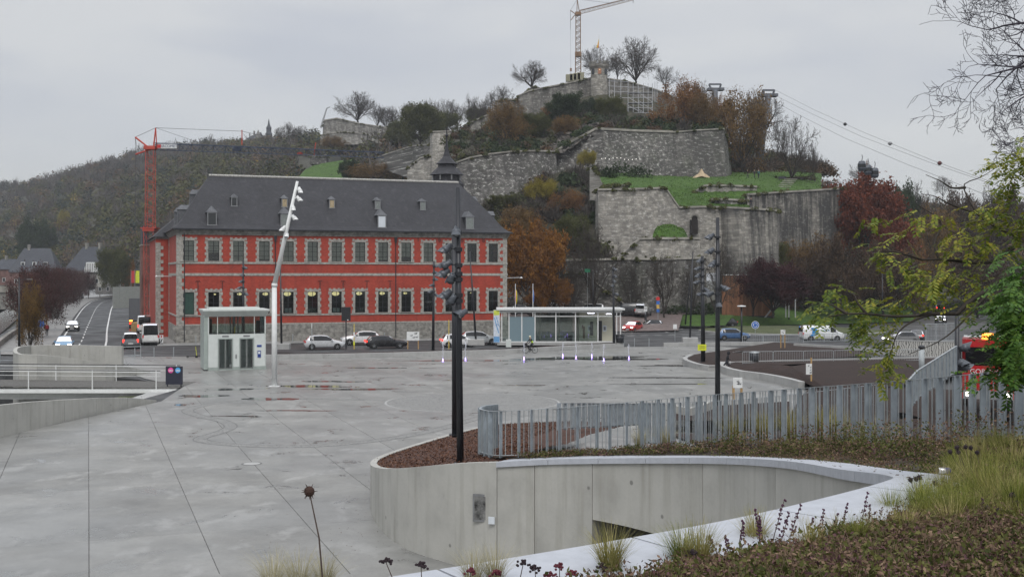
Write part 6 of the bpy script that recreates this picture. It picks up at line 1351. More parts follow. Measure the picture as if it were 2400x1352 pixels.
MB().lathe([(8*k,0),(8*k,36*k),(9*k,37*k),(6*k,42*k),(6*k,50*k),(7*k,51*k),(3*k,58*k),(1*k,70*k),(.01,74*k)],(24*k,0,0),8).build('tower', SLATE2, ch); MB().box(-14*k,-11*k,2,4,26*k,46*k).box(-24*k,-22*k,2,4,26*k,40*k).build('chimney', GRYW, ch)
br_ = thing('stone_bridge', 'old stone arch bridge over the river at the left edge', 'bridge', B(-20,215,-2)); ST_B = stone('bridge_stone',(.24,.23,.21),(.07,.068,.06),.25,.5,1.0,0,False); k = 215/FPX
pts = [(-260*k,0),(-40*k,0)]+[(-10*k+70*k*-cos(a)*.9+33*k,60*k*sin(a)*.8) for a in np.linspace(0,pi,12)]+[(125*k,0),(125*k,86*k),(-260*k,92*k)]
MB().xz(pts,0,7).build('arch_wall', ST_B, br_); MB().xz([(-260*k,92*k),(125*k,86*k),(125*k,100*k),(-260*k,107*k)],-.2,.3).build('parapet', CAPS, br_)
hd = thing('site_hoarding', 'pale ribbed site hoarding between the quay road and the crane', 'hoarding', W(318,722,235), rad(70))
pm = MB().box(0,1.95,-.03,.03,.1,4.4).mesh('panel', plain('hoarding_pale',(.36,.37,.34),.7,0,.1,2,0,False,.3,(.5,.5,6)))
for j in range(7): put('panel', pm, hd, (-7+j*2,0,0))
MB().box(-7,7,.05,.1,0,.12).box(-7,7,.05,.1,4.3,4.4).build('rail', GALV2, hd)
for px,c,lab in ((273,WHMET,'white'),(307,SRED,'red'),(316,SYEL,'yellow-green')):
    f = thing('banner_flag', '%s vertical banner on a pole along the quay road' % lab, 'banner', W(px,700,380)); MB().tube([(0,0,0),(0,0,9.5)],.1,6).build('pole', GALV2, f); MB().box(.1,1.5,-.02,.02,5.2 if c != WHMET else 5.8,9.2).build('cloth', c, f)
dkb = thing('dark_tower_house', 'dark brick gatehouse behind the red crane', 'building', W(335,760,170), TH); MB().box(-.2,.9,0,6,0,11.6).build('wall', BRK, dkb); MB().box(-.3,1.0,-.1,6.1,11.6,11.8).build('cornice', CAPS, dkb); MB().box(-.1,.8,.1,5.9,11.8,14.6).build('upper_storey', SLATE2, dkb)
qw = thing('quay_wall', 'stone parapet along the river side of the quay walk', 'wall', (-58,120,0)); blocks(qw, 'wall_block', [Vector((p.x-7.4,p.y+1,0)) for p in smoothline(LL,14)][:11], 9, -.5, -3, .75, ST_B, .02)
# ------------------------------------------------------------------ vegetation tools
def rndunit(rs, n): v = rs.normal(size=(n,3)); return v/np.linalg.norm(v,axis=1,keepdims=True)
def quads(c, size, rs, aspect=.6, up=0., jit=.5):
    """leaf-sized quads round the points c"""
    n = len(c); a = rndunit(rs,n); a[:,2] += up; a /= np.linalg.norm(a,axis=1,keepdims=True); b = np.cross(a, rndunit(rs,n)); b /= np.linalg.norm(b,axis=1,keepdims=True)+1e-9
    s_ = (size*(1-jit+2*jit*rs.rand(n)))[:,None]*.5; a = a*s_; b = b*s_*aspect
    v = np.stack([c-a, c+b, c+a, c-b], 1).reshape(-1,3); f = np.arange(4*n).reshape(-1,4); return v, f
def segs_mesh(name, sg, mat, sides=4):
    p0 = np.array([s_[0] for s_ in sg]); p1 = np.array([s_[1] for s_ in sg]); r0 = np.array([s_[2] for s_ in sg])[:,None]; r1 = np.array([s_[3] for s_ in sg])[:,None]
    t = p1-p0; t /= np.linalg.norm(t,axis=1,keepdims=True)+1e-9; ref = np.where(np.abs(t[:,2:3]) < .9, [[0,0,1.]], [[1.,0,0]]); u = np.cross(t,ref); u /= np.linalg.norm(u,axis=1,keepdims=True)+1e-9; w_ = np.cross(t,u)
    vs = []
    for p,r in ((p0,r0),(p1,r1)):
        for k in range(sides): a = 2*pi*k/sides; vs.append(p+(u*cos(a)+w_*sin(a))*r)
    v = np.stack(vs,1); n = len(sg); base = np.arange(n)[:,None]*2*sides
    f = np.stack([np.concatenate([base+k, base+(k+1)%sides, base+sides+(k+1)%sides, base+sides+k],1) for k in range(sides)],1)
    return npmesh(name, v.reshape(-1,3), f.reshape(-1,4), mat)
def skeleton(seed, H=10., lev=4, spread=.75, trunk=.16, limbs=6, r0=.26, side=(1.7,1.5,1.3,1.1), up=.10, wander=.10, lead=.85):
    """trunk, limbs fanning to a rounded crown, side branches and twigs"""
    rs = np.random.RandomState(seed); sg = []; tips = []
    def unit(v): return v/(np.linalg.norm(v)+1e-9)
    def grow(p, d, L_, r, l):
        n = 6 if l == 1 else 4 if l == 2 else 3; q = p
        for i in range(n):
            d = unit(d+rs.normal(size=3)*wander*(1+.35*l)+np.array([0,0,up*(.5 if l == 1 else 1)])); e = q+d*L_/n; ra = r*(1-.72*i/n); rb = r*(1-.72*(i+1)/n); sg.append((q,e,ra,rb,l)); q = e; t = (i+1)/n
            if l >= lev: tips.append(e)
            if l < lev and (i > 0 or l > 1):
                k = int(side[l-1]+rs.rand())
                for j in range(k):
                    ax = unit(np.cross(d, rs.normal(size=3))); a = rs.uniform(.45,.95); nd = unit(d*cos(a)+np.cross(ax,d)*sin(a)); grow(q, nd, L_*(.62-.30*t)*rs.uniform(.75,1.2), rb*.62, l+1)
        if l < lev: tips.append(q)
    zt = H*trunk; n = 4; q = np.zeros(3)
    for i in range(n): e = np.array([rs.normal()*.05,rs.normal()*.05,zt*(i+1)/n]); sg.append((q,e,r0*(1.25-.12*i),r0*(1.25-.12*(i+1)),0)); q = e
    for j in range(limbs):
        th = 2*pi*j/limbs+rs.uniform(-.4,.4); a = spread*(.35+.75*rs.rand()) if j else .08; d = np.array([sin(a)*cos(th),sin(a)*sin(th),cos(a)]); p = q-np.array([0,0,zt*.35*rs.rand()]) if j else q
        grow(p, d, H*(1-trunk)*lead*(1-.22*a)*(.84 if j == 0 else 1), r0*rs.uniform(.42,.62), 1)
    zmax = max(s_[1][2] for s_ in sg); f = H/zmax
    return [(a*f,b*f,ra,rb,l) for a,b,ra,rb,l in sg], np.array(tips)*f
_proto = {}
def tree_proto(key, seed, lev=4, leaf=None, nleaf=3, lsize=.5, twig=.022, cut=2, **kw):
    sg, tips = skeleton(seed, 10., lev, **kw); out = {}
    out['trunk'] = segs_mesh('trunk', [(a,b,max(ra,twig),max(rb,twig)) for a,b,ra,rb,l in sg if l < cut], BARK, 6)
    out['twigs'] = segs_mesh('branches', [(a,b,max(ra,twig),max(rb,twig*.8)) for a,b,ra,rb,l in sg if l >= cut], BARK_W, 3)
    if leaf:
        rs = np.random.RandomState(seed+50); c = np.repeat(tips, nleaf, 0); c = c+rs.normal(size=c.shape)*.38; v,f = quads(c, lsize, rs, .7); out['crown'] = npmesh('crown', v, f, leaf)
    _proto[key] = out; xy = np.array([s_[1] for s_ in sg]); out['w'] = max(np.percentile(np.abs(xy[:,0]),98.5),np.percentile(np.abs(xy[:,1]),98.5))
def plant(key, label, px, base, d, top, wpx=None, rz=None, group=None, name=None, cat='tree'):
    P = _proto[key]; h = (base-top)*d/FPX; s_ = h/10; sx = s_ if wpx is None else (wpx/2*d/FPX)/P['w']
    t = thing(name or ('bare_tree' if 'crown' not in P else 'leafy_tree'), label, cat, W(px,base,d), R.uniform(0,6.28) if rz is None else rz, group); t.scale = (sx,sx,s_)
    put('trunk', P['trunk'], t)
    if 'crown' in P: put('branches', P['twigs'], t); put('crown', P['crown'], t)
    else: put('crown', P['twigs'], t)
    return t
L_ORG = leafm('orange_leaves', [(.10,.045,.012),(.20,.085,.015),(.30,.14,.02)], pscale=.5); L_BRN = leafm('brown_leaves', [(.075,.045,.018),(.15,.09,.03),(.24,.14,.04)], pscale=.4)
L_RST = leafm('rust_leaves', [(.10,.05,.02),(.19,.09,.03),(.28,.14,.04)], pscale=.4); L_RED = leafm('red_leaves', [(.085,.022,.012),(.15,.038,.018),(.21,.06,.026)], pscale=.4)
L_MAR = leafm('maroon_leaves', [(.022,.008,.009),(.045,.014,.016),(.07,.022,.022)], pscale=.5); L_OLV = leafm('olive_leaves', [(.035,.042,.012),(.07,.075,.02),(.11,.11,.03)], pscale=.4)
L_GRN = leafm('dark_green_leaves', [(.012,.022,.009),(.025,.042,.014),(.045,.065,.02)], pscale=.4); L_YEL = leafm('yellow_leaves', [(.12,.10,.015),(.24,.20,.025),(.36,.30,.05)], pscale=.6)
L_DRK = leafm('dusky_leaves', [(.035,.023,.016),(.072,.046,.028),(.12,.072,.036)], pscale=.4); L_TWG = leafm('twig_mass', [(.035,.03,.027),(.06,.05,.043),(.085,.072,.06)], pscale=.2, trans=0); L_PUR = leafm('purple_twigs', [(.035,.014,.014),(.06,.022,.02),(.085,.036,.03)], pscale=.4, trans=0)
tree_proto('bareA', 11, 4, spread=1.1, trunk=.07, limbs=13, r0=.27, up=.05, twig=.022, side=(1.9,1.6,1.4))
tree_proto('bareB', 23, 4, spread=1.2, trunk=.09, limbs=12, r0=.27, up=.07, twig=.022, side=(1.9,1.6,1.4))
tree_proto('bareC', 37, 4, spread=.8, trunk=.2, limbs=8, r0=.22, up=.06, twig=.02, side=(1.8,1.6,1.3))
tree_proto('bareD', 41, 4, spread=.7, trunk=.14, limbs=8, r0=.24, up=.08, twig=.02, side=(1.8,1.6,1.3))
for key,sd,lf,nl,ls in (('rust',5,L_RST,5,.25),('brown',6,L_BRN,5,.25),('orange',8,L_ORG,12,.28),('red',9,L_RED,14,.28),('maroon',10,L_MAR,11,.27),('olive',12,L_OLV,11,.28),('dusky',14,L_DRK,9,.28),('purple',15,L_PUR,3,.24),('green',16,L_GRN,14,.32),('yellow',18,L_YEL,9,.25)):
    tree_proto(key, sd, 3, lf, nl, ls, spread=1.15, trunk=.13, limbs=12, r0=.22, up=.05, side=(2.0,1.7,1.3))
# ------------------------------------------------------------------ individual trees
for key,px,base,d,top,wp,lab in (
 ('bareA',1245,208,303,140,88,'bare tree left of the round tower on the fortress wall'),('bareB',1400,192,318,106,95,'bare spreading tree behind the round tower'),('bareA',1490,197,318,83,118,'largest bare fan-shaped tree right of the round tower'),
 ('bareC',1447,192,322,122,60,'small bare tree between the round tower and the fan-shaped tree'),('bareA',838,288,472,212,105,'large bare tree on the far ruined fort'),('bareC',885,306,476,242,62,'slim bare tree beside the large one on the far fort'),
 ('bareD',922,308,476,244,64,'bare tree on the ridge right of the far fort'),('bareC',955,308,470,240,62,'bare tree in the ridge row left of the olive tree'),('bareB',1012,312,440,230,75,'bare rounded tree behind the olive tree on the ridge'),('bareB',1045,308,430,230,78,'bare tree right of the olive tree on the ridge'),
 ('bareD',1108,300,390,217,46,'windswept bare tree on the ridge by the bare slope wall'),('bareB',1178,268,345,198,70,'bare tree behind the low turret wall'),('bareD',680,338,610,282,55,'bare tree nearest the chateau on the ridge'),('bareC',708,336,600,292,40,'smaller bare tree near the chateau'),('bareC',655,340,640,296,34,'thin bare tree at the chateau gable'),
 ('bareD',1640,312,292,188,78,'bare tree rising behind the rust-coloured tree'),('bareB',1770,345,290,206,85,'bare crown behind the brown tree and pylon'),('bareB',1856,430,236,270,122,'big bare round-headed tree on the lawn terrace'),
 ('bareC',1905,428,250,340,45,'small bare tree at the right end of the terrace'),('bareB',1336,742,179,585,92,'bare tree behind the white van'),('bareD',1392,742,182,500,120,'tall bare tree against the pale bastion'),('bareC',1556,760,180,588,112,'bare street tree before the streaked wall'),('bareC',1682,768,178,560,120,'bare tree on the lawn beside the timber hall'),
 ('bareD',1765,742,188,590,80,'bare tree behind the timber hall'),('bareB',1480,735,187,600,70,'bare tree on the stone stair ramp'),('bareA',2022,432,420,374,60,'bare tree on the ridge behind the gondolas'),('bareC',2210,470,430,410,50,'bare tree on the right-hand ridge')):
    plant(key, lab, px, base, d, top, wp)
for key,px,base,d,top,wp,lab in (
 ('rust',1592,312,266,176,130,'rust-leaved tree beside the scaffolding'),('brown',1738,410,256,202,135,'tall brown-leaved tree right of the dark bastion'),('rust',1690,312,285,218,70,'rust-leaved tree behind the dark bastion'),
 ('orange',1243,742,176,516,165,'wide orange-leaved tree at the end of the red building'),('orange',1285,742,174,640,90,'low orange-leaved tree behind the flagpoles'),('maroon',1812,745,184,605,165,'dark maroon tree in front of the timber hall'),
 ('red',2015,640,224,402,235,'big deep red tree right of the terrace wall'),('red',1960,640,222,480,120,'smaller deep red tree by the terrace wall'),('dusky',1960,742,196,545,150,'dusky brown tree below the deep red tree'),('dusky',2070,745,200,560,150,'dusky brown tree beside the far road'),('brown',2120,742,210,590,110,'rust-brown tree left of the far road'),
 ('dusky',2290,745,215,560,160,'dusky tree right of the far road'),('dusky',1890,742,200,600,110,'dusky tree behind the maroon tree'),('green',2110,640,300,430,120,'dark conifer-like tree behind the deep red tree'),('dusky',2170,690,280,470,110,'grey-brown tree on the right slope'),('maroon',2180,640,310,500,70,'wine-red tree on the right slope'),('dusky',2250,660,300,440,120,'brown tree on the right slope behind the far road'),('dusky',2370,680,290,430,140,'brown tree at the far right of the slope'),
 ('olive',985,345,352,240,110,'olive-green tree left of the stone buttress'),('brown',1190,345,262,232,105,'brown-green tree below the fortress shoulder'),('olive',1120,300,400,250,60,'olive tree under the windswept tree'),('rust',1300,310,285,238,70,'orange-brown bush-like tree below the fortress wall'),('green',1345,300,280,218,110,'dark ivy-green tree below the round tower'),('olive',1430,300,275,225,80,'olive-green tree left of the scaffolding'),('olive',1055,350,330,325,40,'small olive tree beside the buttress'),
 ('yellow',1272,480,226,415,75,'yellow-leaved bush tree on the slope above the orange tree'),('yellow',1378,395,236,350,45,'small yellow tree against the great rampart'),('brown',880,430,330,380,130,'spreading brown tree behind the roof ridge'),('green',820,430,345,372,50,'dark tree at the edge of the grass patch'),('brown',1010,425,300,380,80,'brown shrub tree left of the church lantern'),('olive',265,690,380,575,75,'ochre-leaved tree beyond the gabled house'),('orange',300,690,400,600,40,'orange-leaved tree behind the quay banners'),('yellow',150,540,640,490,28,'yellow tree standing out on the wooded slope'),('green',80,640,560,510,95,'dark blue-green conifer on the lower wooded slope'),('yellow',290,480,720,440,22,'small yellow tree high on the wooded slope'),('yellow',388,410,700,395,18,'bright yellow tree near the crane mast on the slope')):
    plant(key, lab, px, base, d, top, wp)
for i in range(13):                                     # pollarded trees along the quay
    f = i/12; p = smoothline(LL,60)[int(5+f*44)]; d = p.y; x = p.x-4.2-(i%2)*.4; px = CPX+x/d*FPX
    plant('purple', 'purple-twigged quay tree in the row beside the river road', px, HZN+EYE*FPX/d, d, HZN-(1.9 if i else .6)*FPX/d+ (0 if i else 0), (6.4)*FPX/d, group='quay tree row', name='quay_tree')
plant('brown', 'olive-brown tree at the near end of the quay walk', 72, 838, 114, 655, 62)
# ------------------------------------------------------------------ woods and scrub as masses
def domequads(c, p, size, rs):               # leaf sprays facing out of the crown
    n = len(c); o = c-p; o /= np.linalg.norm(o,axis=1,keepdims=True)+1e-9; o = o+rs.normal(size=o.shape)*.45; o /= np.linalg.norm(o,axis=1,keepdims=True)
    a = np.cross(o, rndunit(rs,n)); a /= np.linalg.norm(a,axis=1,keepdims=True)+1e-9; b = np.cross(o,a); s_ = (size*(.5+rs.rand(n)))[:,None]*.5; a = a*s_; b = b*s_*.8
    return np.stack([c-a,c+b,c+a,c-b],1).reshape(-1,3), np.arange(4*n).reshape(-1,4)
def crowns(name, pts, mat, seed, n=70, size=1.3, hr=(5,8), vr=(7,11), twig=False, label=''):
    rs = np.random.RandomState(seed); V = []; F = []; off = 0
    for p in pts:
        r = rs.uniform(*hr); h = rs.uniform(*vr); u = rndunit(rs,n); rad_ = .62+.38*rs.rand(n)**.5
        cl = rndunit(rs,6)*.45; near = cl[rs.randint(0,6,n)]
        c = u*rad_[:,None]*.75+near*.45; c[:,2] = np.abs(c[:,2])*1.0-.12; c = c*np.array([r,r,h])+np.array(p)
        if twig:
            dvec = c-np.array(p)+np.array([0,0,h*.2]); dvec /= np.linalg.norm(dvec,axis=1,keepdims=True)+1e-9; dvec += rs.normal(size=dvec.shape)*.35; L_ = size*2.6*(.6+.8*rs.rand(n))[:,None]; b = np.cross(dvec,rndunit(rs,n))*size*.16
            v = np.stack([c-dvec*L_*.5-b, c-dvec*L_*.5+b, c+dvec*L_*.5+b*.3, c+dvec*L_*.5-b*.3],1).reshape(-1,3); f = np.arange(4*n).reshape(-1,4)
        else: v,f = domequads(c, np.array(p), size, rs)
        V.append(v); F.append(f+off); off += len(v)
    o = put(name, npmesh(name, np.concatenate(V), np.concatenate(F), mat)); o['label'] = label; return stuff(o)
rs = np.random.RandomState(2); cats = {k:[] for k in ('olv','twg','brn','grn','yel')}
avoid = lambda p: False
for i in range(2400):
    u,v = rs.rand(), rs.rand()**.9*.80; p = S1(u,v); px = p[0]/p[1]*FPX+CPX; py = HZN-(p[2]-EYE)/p[1]*FPX
    if 690 < px < 840 and 366 < py < 432: continue
    if px > 740 and py < 345: continue
    if px > 940 and py < 470: continue
    q = rs.rand(); n_ = .5+.5*sin(px*.013+1.3)*cos(py*.03); k = 'twg' if q < .34+.28*(p[1] > 760)-.2*n_ else 'olv' if q < .60+.2*n_ else 'brn' if q < .84 else 'grn' if q < .955 else 'yel'
    cats[k].append(p)
for i in range(420):
    u,v = rs.rand(), rs.rand()*.78; p = S2(u,v)
    px = p[0]/p[1]*FPX+CPX
    if p[1] < 232 and 1600 < px < 1900: continue
    if 2140 < px < 2270 and p[1] < 345: continue
    q = rs.rand(); cats['twg' if q < .5 else 'brn' if q < .75 else 'olv' if q < .87 else 'grn'].append(p)
F_OLV = leafm('far_olive_wood', [(.03,.035,.01),(.065,.068,.018),(.115,.105,.03)], pscale=.05, vary=.3); F_BRN = leafm('far_brown_wood', [(.055,.034,.018),(.105,.064,.03),(.165,.10,.04)], pscale=.05, vary=.5)
F_TWG = leafm('far_bare_wood', [(.045,.04,.037),(.078,.068,.06),(.115,.10,.086)], pscale=.05, trans=0, vary=.3); F_GRN = leafm('far_evergreen_wood', [(.010,.02,.015),(.02,.034,.024),(.032,.048,.03)], pscale=.05, vary=.5); F_YEL = leafm('far_yellow_wood', [(.15,.11,.02),(.26,.19,.035),(.36,.27,.06)], pscale=.05, vary=.4)
crowns('woodland', cats['olv'], F_OLV, 1, 130, 1.35, label='olive autumn woodland covering the hill'); crowns('woodland', cats['twg'], F_TWG, 2, 120, 1.25, twig=True, label='bare grey-brown woodland covering the hill'); crowns('woodland', cats['brn'], F_BRN, 3, 130, 1.25, label='brown autumn woodland covering the hill')
crowns('woodland', cats['grn'], F_GRN, 4, 140, 1.3, (4,6), (8,12), label='evergreen patches in the hillside wood'); crowns('woodland', cats['yel'], F_YEL, 5, 80, 1.1, (3,4.5), (5,7), label='yellow birch patches in the hillside wood')
sc_ = {k:[] for k in ('olv','twg','brn','grn')}
for i in range(420):
    u,v = rs.rand(), rs.rand()*.95; p = S3(u,v); q = rs.rand(); px = p[0]/p[1]*FPX+CPX
    g = 1 if px < 1200 and v > .5 else 0
    sc_['grn' if (px > 1290 and v > .45 and q < .55) else 'olv' if q < .3+.25*g else 'brn' if q < .55 else 'twg'].append(p)
for i in range(230):
    u,v = rs.rand(), rs.rand()*.63; p = S4(u,v); px = p[0]/p[1]*FPX+CPX; py = HZN-(p[2]-EYE)/p[1]*FPX
    if 1285 < px < 1400 and 300 < py < 372 and rs.rand() < .6: continue
    if px > 1400 and v > .33: continue
    q = rs.rand(); sc_['grn' if q < .45 else 'olv' if q < .65 else 'brn' if q < .85 else 'twg'].append(p)
for i in range(130):
    u,v = rs.rand(), rs.rand(); p = S5(u,v); q = rs.rand(); sc_['brn' if q < .45 else 'olv' if q < .65 else 'twg'].append(p)
crowns('hillside_scrub', sc_['olv'], leafm('scrub_olive',[(.028,.034,.012),(.055,.06,.02),(.09,.09,.03)],pscale=.3), 11, 170, .55, (1.6,3.4), (1.6,3.8), label='olive scrub on the citadel slope'); crowns('hillside_scrub', sc_['brn'], leafm('scrub_brown',[(.04,.026,.015),(.075,.045,.024),(.11,.066,.032)],pscale=.3), 12, 170, .5, (1.6,3.4), (1.6,3.8), label='brown bracken scrub on the citadel slope')
crowns('hillside_scrub', sc_['twg'], L_TWG, 13, 190, .42, (1.8,3.6), (2,4.4), True, label='bare twiggy scrub on the citadel slope'); crowns('hillside_scrub', sc_['grn'], L_GRN, 14, 190, .6, (1.6,3.2), (1.5,3.2), label='dark ivy scrub on the citadel slope')
def shrubs(label, name, lst, mat, size=.4, n=260, grp=None):
    for i,(px,py,d,wp,hp) in enumerate(lst):
        k = d/FPX; r_ = np.random.RandomState(int(px)); c = rndunit(r_,n)*(.55+.45*r_.rand(n))[:,None]; c[:,2] = np.abs(c[:,2]); c *= np.array([wp*k/2,wp*k/2*.8,hp*k]); v,f = quads(c,size,r_,.7)
        o = put(name, npmesh('foliage', v, f, mat), None, W(px,py,d)); tag(o, label, 'shrub', grp)
shrubs('low dark green shrub at the foot of the streaked wall', 'low_shrub', [(1590,738,186,90,26),(1650,738,186,70,30)], L_GRN, .35, 400, 'shrubs under the streaked wall')
shrubs('dark hedge bush beside the bare tree on the terrace', 'terrace_shrub', [(1800,418,252,60,40),(1840,415,254,60,45),(1765,420,250,45,55)], L_DRK, .4, 300, 'terrace bushes')
shrubs('ivy mass hanging on the dark rampart shoulder', 'ivy_mass', [(1450,425,236,90,48),(1500,425,238,70,42),(1420,430,232,60,40)], L_GRN, .5, 420, 'ivy on the rampart')
shrubs('green-gold clump on the bank beside the buttress', 'bank_shrub', [(1080,368,262,50,18),(1130,362,262,60,20)], L_OLV, .4, 260, 'bank clumps')

rs = np.random.RandomState(77); wp_ = []                 # tufts rooted in the rampart tops and joints
for o in list(bpy.data.objects):
    if o.name.startswith('rampart_wall'):
        me = o.children[0].data; nv = len(me.vertices)//3
        for j in range(26):
            i = rs.randint(0, len(me.polygons)); q = me.polygons[i]; vv = [me.vertices[k].co for k in q.vertices]; a, b = rs.rand(), rs.rand()**.6
            if len(vv) == 4 and q.normal.y < .2: c_ = vv[0].lerp(vv[1],a).lerp(vv[3].lerp(vv[2],a),b)+o.location; wp_.append((c_.x,c_.y-.3,c_.z-.2))
crowns('wall_plants', wp_, L_OLV, 31, 46, .32, (.3,1.0), (.3,1.0), label='small weeds and ivy tufts rooted in the rampart masonry')
for key,px,base,d,top,wp,lab in (('brown',1905,700,214,545,120,'golden-brown tree between the terrace wall and the red tree'),('rust',2100,720,232,500,130,'rust-brown woodland tree right of the red tree'),('brown',2200,700,262,480,120,'golden-brown woodland tree on the right slope'),('bareB',2140,640,300,420,110,'bare woodland tree on the right slope'),('bareD',2320,600,330,420,110,'bare woodland tree at the far right slope'),('bareB',905,308,480,250,58,'bare tree filling the ridge row behind the fort'),('bareA',970,312,465,236,62,'tall bare tree in the ridge row'),('bareD',1072,306,425,238,56,'bare tree on the ridge beside the rounded bare tree'),('bareB',1135,298,385,232,56,'bare tree right of the windswept tree'),('bareC',1150,290,360,215,50,'bare tree left of the low turret wall'),('olive',945,335,440,280,75,'olive tree under the bare ridge row'),('olive',1045,318,400,262,70,'olive tree on the bank above the dark rampart'),('bareD',1560,215,320,150,60,'bare tree behind the right end of the fortress wall'),('bareB',1800,300,300,225,90,'bare crown right of the leaning pylon'),('bareD',1300,742,177,600,85,'bare tree between the orange trees and the stair ramp'),('bareC',1625,744,186,600,80,'thin bare tree at the streaked wall'),('olive',1345,600,203,500,90,'olive scrub tree left of the pale bastion'),('brown',1215,560,212,480,110,'brown scrub tree behind the roof corner'),('rust',1330,520,220,440,90,'rust scrub tree below the great rampart'),('olive',1180,500,226,455,80,'olive scrub tree under the curved rampart'),('olive',1800,690,205,560,100,'olive tree right of the rounded bastion'),('brown',1860,690,208,560,110,'brown tree below the streaked terrace wall'),('olive',1250,330,270,262,80,'olive tree below the fortress wall'),('brown',1330,330,262,270,80,'brown scrub tree on the rock below the fortress'),('brown',1650,312,262,215,85,'golden-brown tree behind the bastion corner'),('olive',930,345,420,300,60,'olive tree on the slope under the far fort'),('brown',780,350,440,318,70,'brown scrub tree under the far fort')): plant(key, lab, px, base, d, top, wp)
LG_ = leafm('lawn_blades', [(.02,.05,.005),(.055,.115,.012),(.10,.14,.03)], .9, .2, .25, vary=.7); rs = np.random.RandomState(91); lp = []
for ln_,cnt in ((LAWN,9000),(LOWL,2200),(MND,700),(GP,1500)):
    q_ = Surf(ln_)
    for j in range(cnt): p = q_(rs.rand(), rs.rand()*.98); lp.append((p[0],p[1],p[2]+.06))
v,f = quads(np.array(lp), .22, rs, .45, .8); o = stuff(put('lawn_grass', npmesh('lawn_grass', v, f, LG_))); o['label'] = 'uneven grass blades over the terrace lawns'
# ------------------------------------------------------------------ foreground: pit walls, coping, planter
PIT = smoothline([W(1165,1083,31.5),W(1300,1076,30.5),W(1500,1073,28.5),W(1700,1073,25.5),W(1850,1081,21.5),W(1980,1101,16.5),Vector((4.35,13.2,5.85)),Vector((3.62,11.1,6.14)),Vector((2.1,9.4,6.2)),Vector((.94,8.5,6.2)),Vector((-.55,7.5,6.2)),Vector((-2.4,6.4,6.2)),Vector((-4.6,5.2,6.2))], 140)
def pxof(p): return CPX+p.x/p.y*FPX
def panels(parent, name, P, k, th, z0, mat, gap=.012, drop=0.):
    for i in range(0, len(P)-1, k):
        Q = P[i:min(i+k+1,len(P))]; Q = [Vector(q) for q in Q]
        if len(Q) < 2: continue
        t0 = (Q[1]-Q[0]).normalized()*gap/2; t1 = (Q[-1]-Q[-2]).normalized()*gap/2; Q[0] += t0; Q[-1] -= t1
        O = offset(Q, th); m = MB(); zz_ = z0 if not callable(z0) else z0(Q[len(Q)//2])
        bot = [Vector((q.x,q.y,zz_)) for q in Q]; top = [Vector((q.x,q.y,q.z-drop)) for q in Q]; ot = [Vector((q.x,q.y,p.z-drop)) for q,p in zip(O,Q)]; ob = [Vector((q.x,q.y,zz_)) for q in O]
        m.grid([bot,top]); m.grid([top,ot]); m.grid([ot,ob]); m.grid([ob,bot])
        for e in (0,-1): m.add([bot[e],top[e],ot[e],ob[e]],[(0,1,2,3)])
        m.build(name, mat, parent, world=True)
pw_ = thing('pit_wall', 'curved fair-faced concrete wall of the sunken ramp with an open slot below', 'wall', (2,22,0))
k1 = next(i for i,p in enumerate(PIT) if pxof(p) > 1375); k2 = next(i for i,p in enumerate(PIT) if pxof(p) > 1252)
SEG = [0,k2,k1]+[k1+j for j in range(17,200,17) if k1+j < len(PIT)-1]+[len(PIT)-1]
for a,b in zip(SEG,SEG[1:]): panels(pw_, 'wall_panel', PIT[a:b+1], 400, .35, -1.5 if b <= k1 else 1.86, CONC, .02, .13)
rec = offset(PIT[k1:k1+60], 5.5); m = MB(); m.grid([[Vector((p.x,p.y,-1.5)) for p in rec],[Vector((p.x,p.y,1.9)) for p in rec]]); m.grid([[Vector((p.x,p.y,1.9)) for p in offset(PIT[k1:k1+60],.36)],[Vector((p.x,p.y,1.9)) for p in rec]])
m.build('recess_wall', CONC_D, pw_, world=True)  # darker, streakier concrete than the wall panels
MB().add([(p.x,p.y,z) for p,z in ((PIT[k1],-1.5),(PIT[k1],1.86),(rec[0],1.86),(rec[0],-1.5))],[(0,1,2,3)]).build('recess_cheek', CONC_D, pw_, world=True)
cpth = thing('coping', 'pale slab coping along the curved edge of the sunken ramp', 'coping', (2,22,3))
for a in range(0,139,7):
    Q = [Vector(p) for p in PIT[a:min(a+8,140)]]
    if len(Q) < 2: continue
    t0 = (Q[1]-Q[0]).normalized()*.011; Q[0] += t0; Q[-1] -= (Q[-1]-Q[-2]).normalized()*.011
    I = offset(Q,-.06); O = offset(Q,.52+.24*min(1,a/60)); m = MB(); hi = lambda P_: [Vector((p.x,p.y,q.z+.01)) for p,q in zip(P_,Q)]; lo = lambda P_: [Vector((p.x,p.y,q.z-.13)) for p,q in zip(P_,Q)]
    m.grid([lo(I),hi(I)]); m.grid([hi(I),hi(O)]); m.grid([hi(O),lo(O)]); m.grid([lo(O),lo(I)])
    for e in (0,-1): m.add([lo(I)[e],hi(I)[e],hi(O)[e],lo(O)[e]],[(0,1,2,3)])
    m.build('coping_slab', COPE, cpth, world=True)
sheet('ramp_floor', [(-8,4),(6.5,8),(6.5,28),(1.5,31.5),(-8,31.5)], -.005, CONC_D)
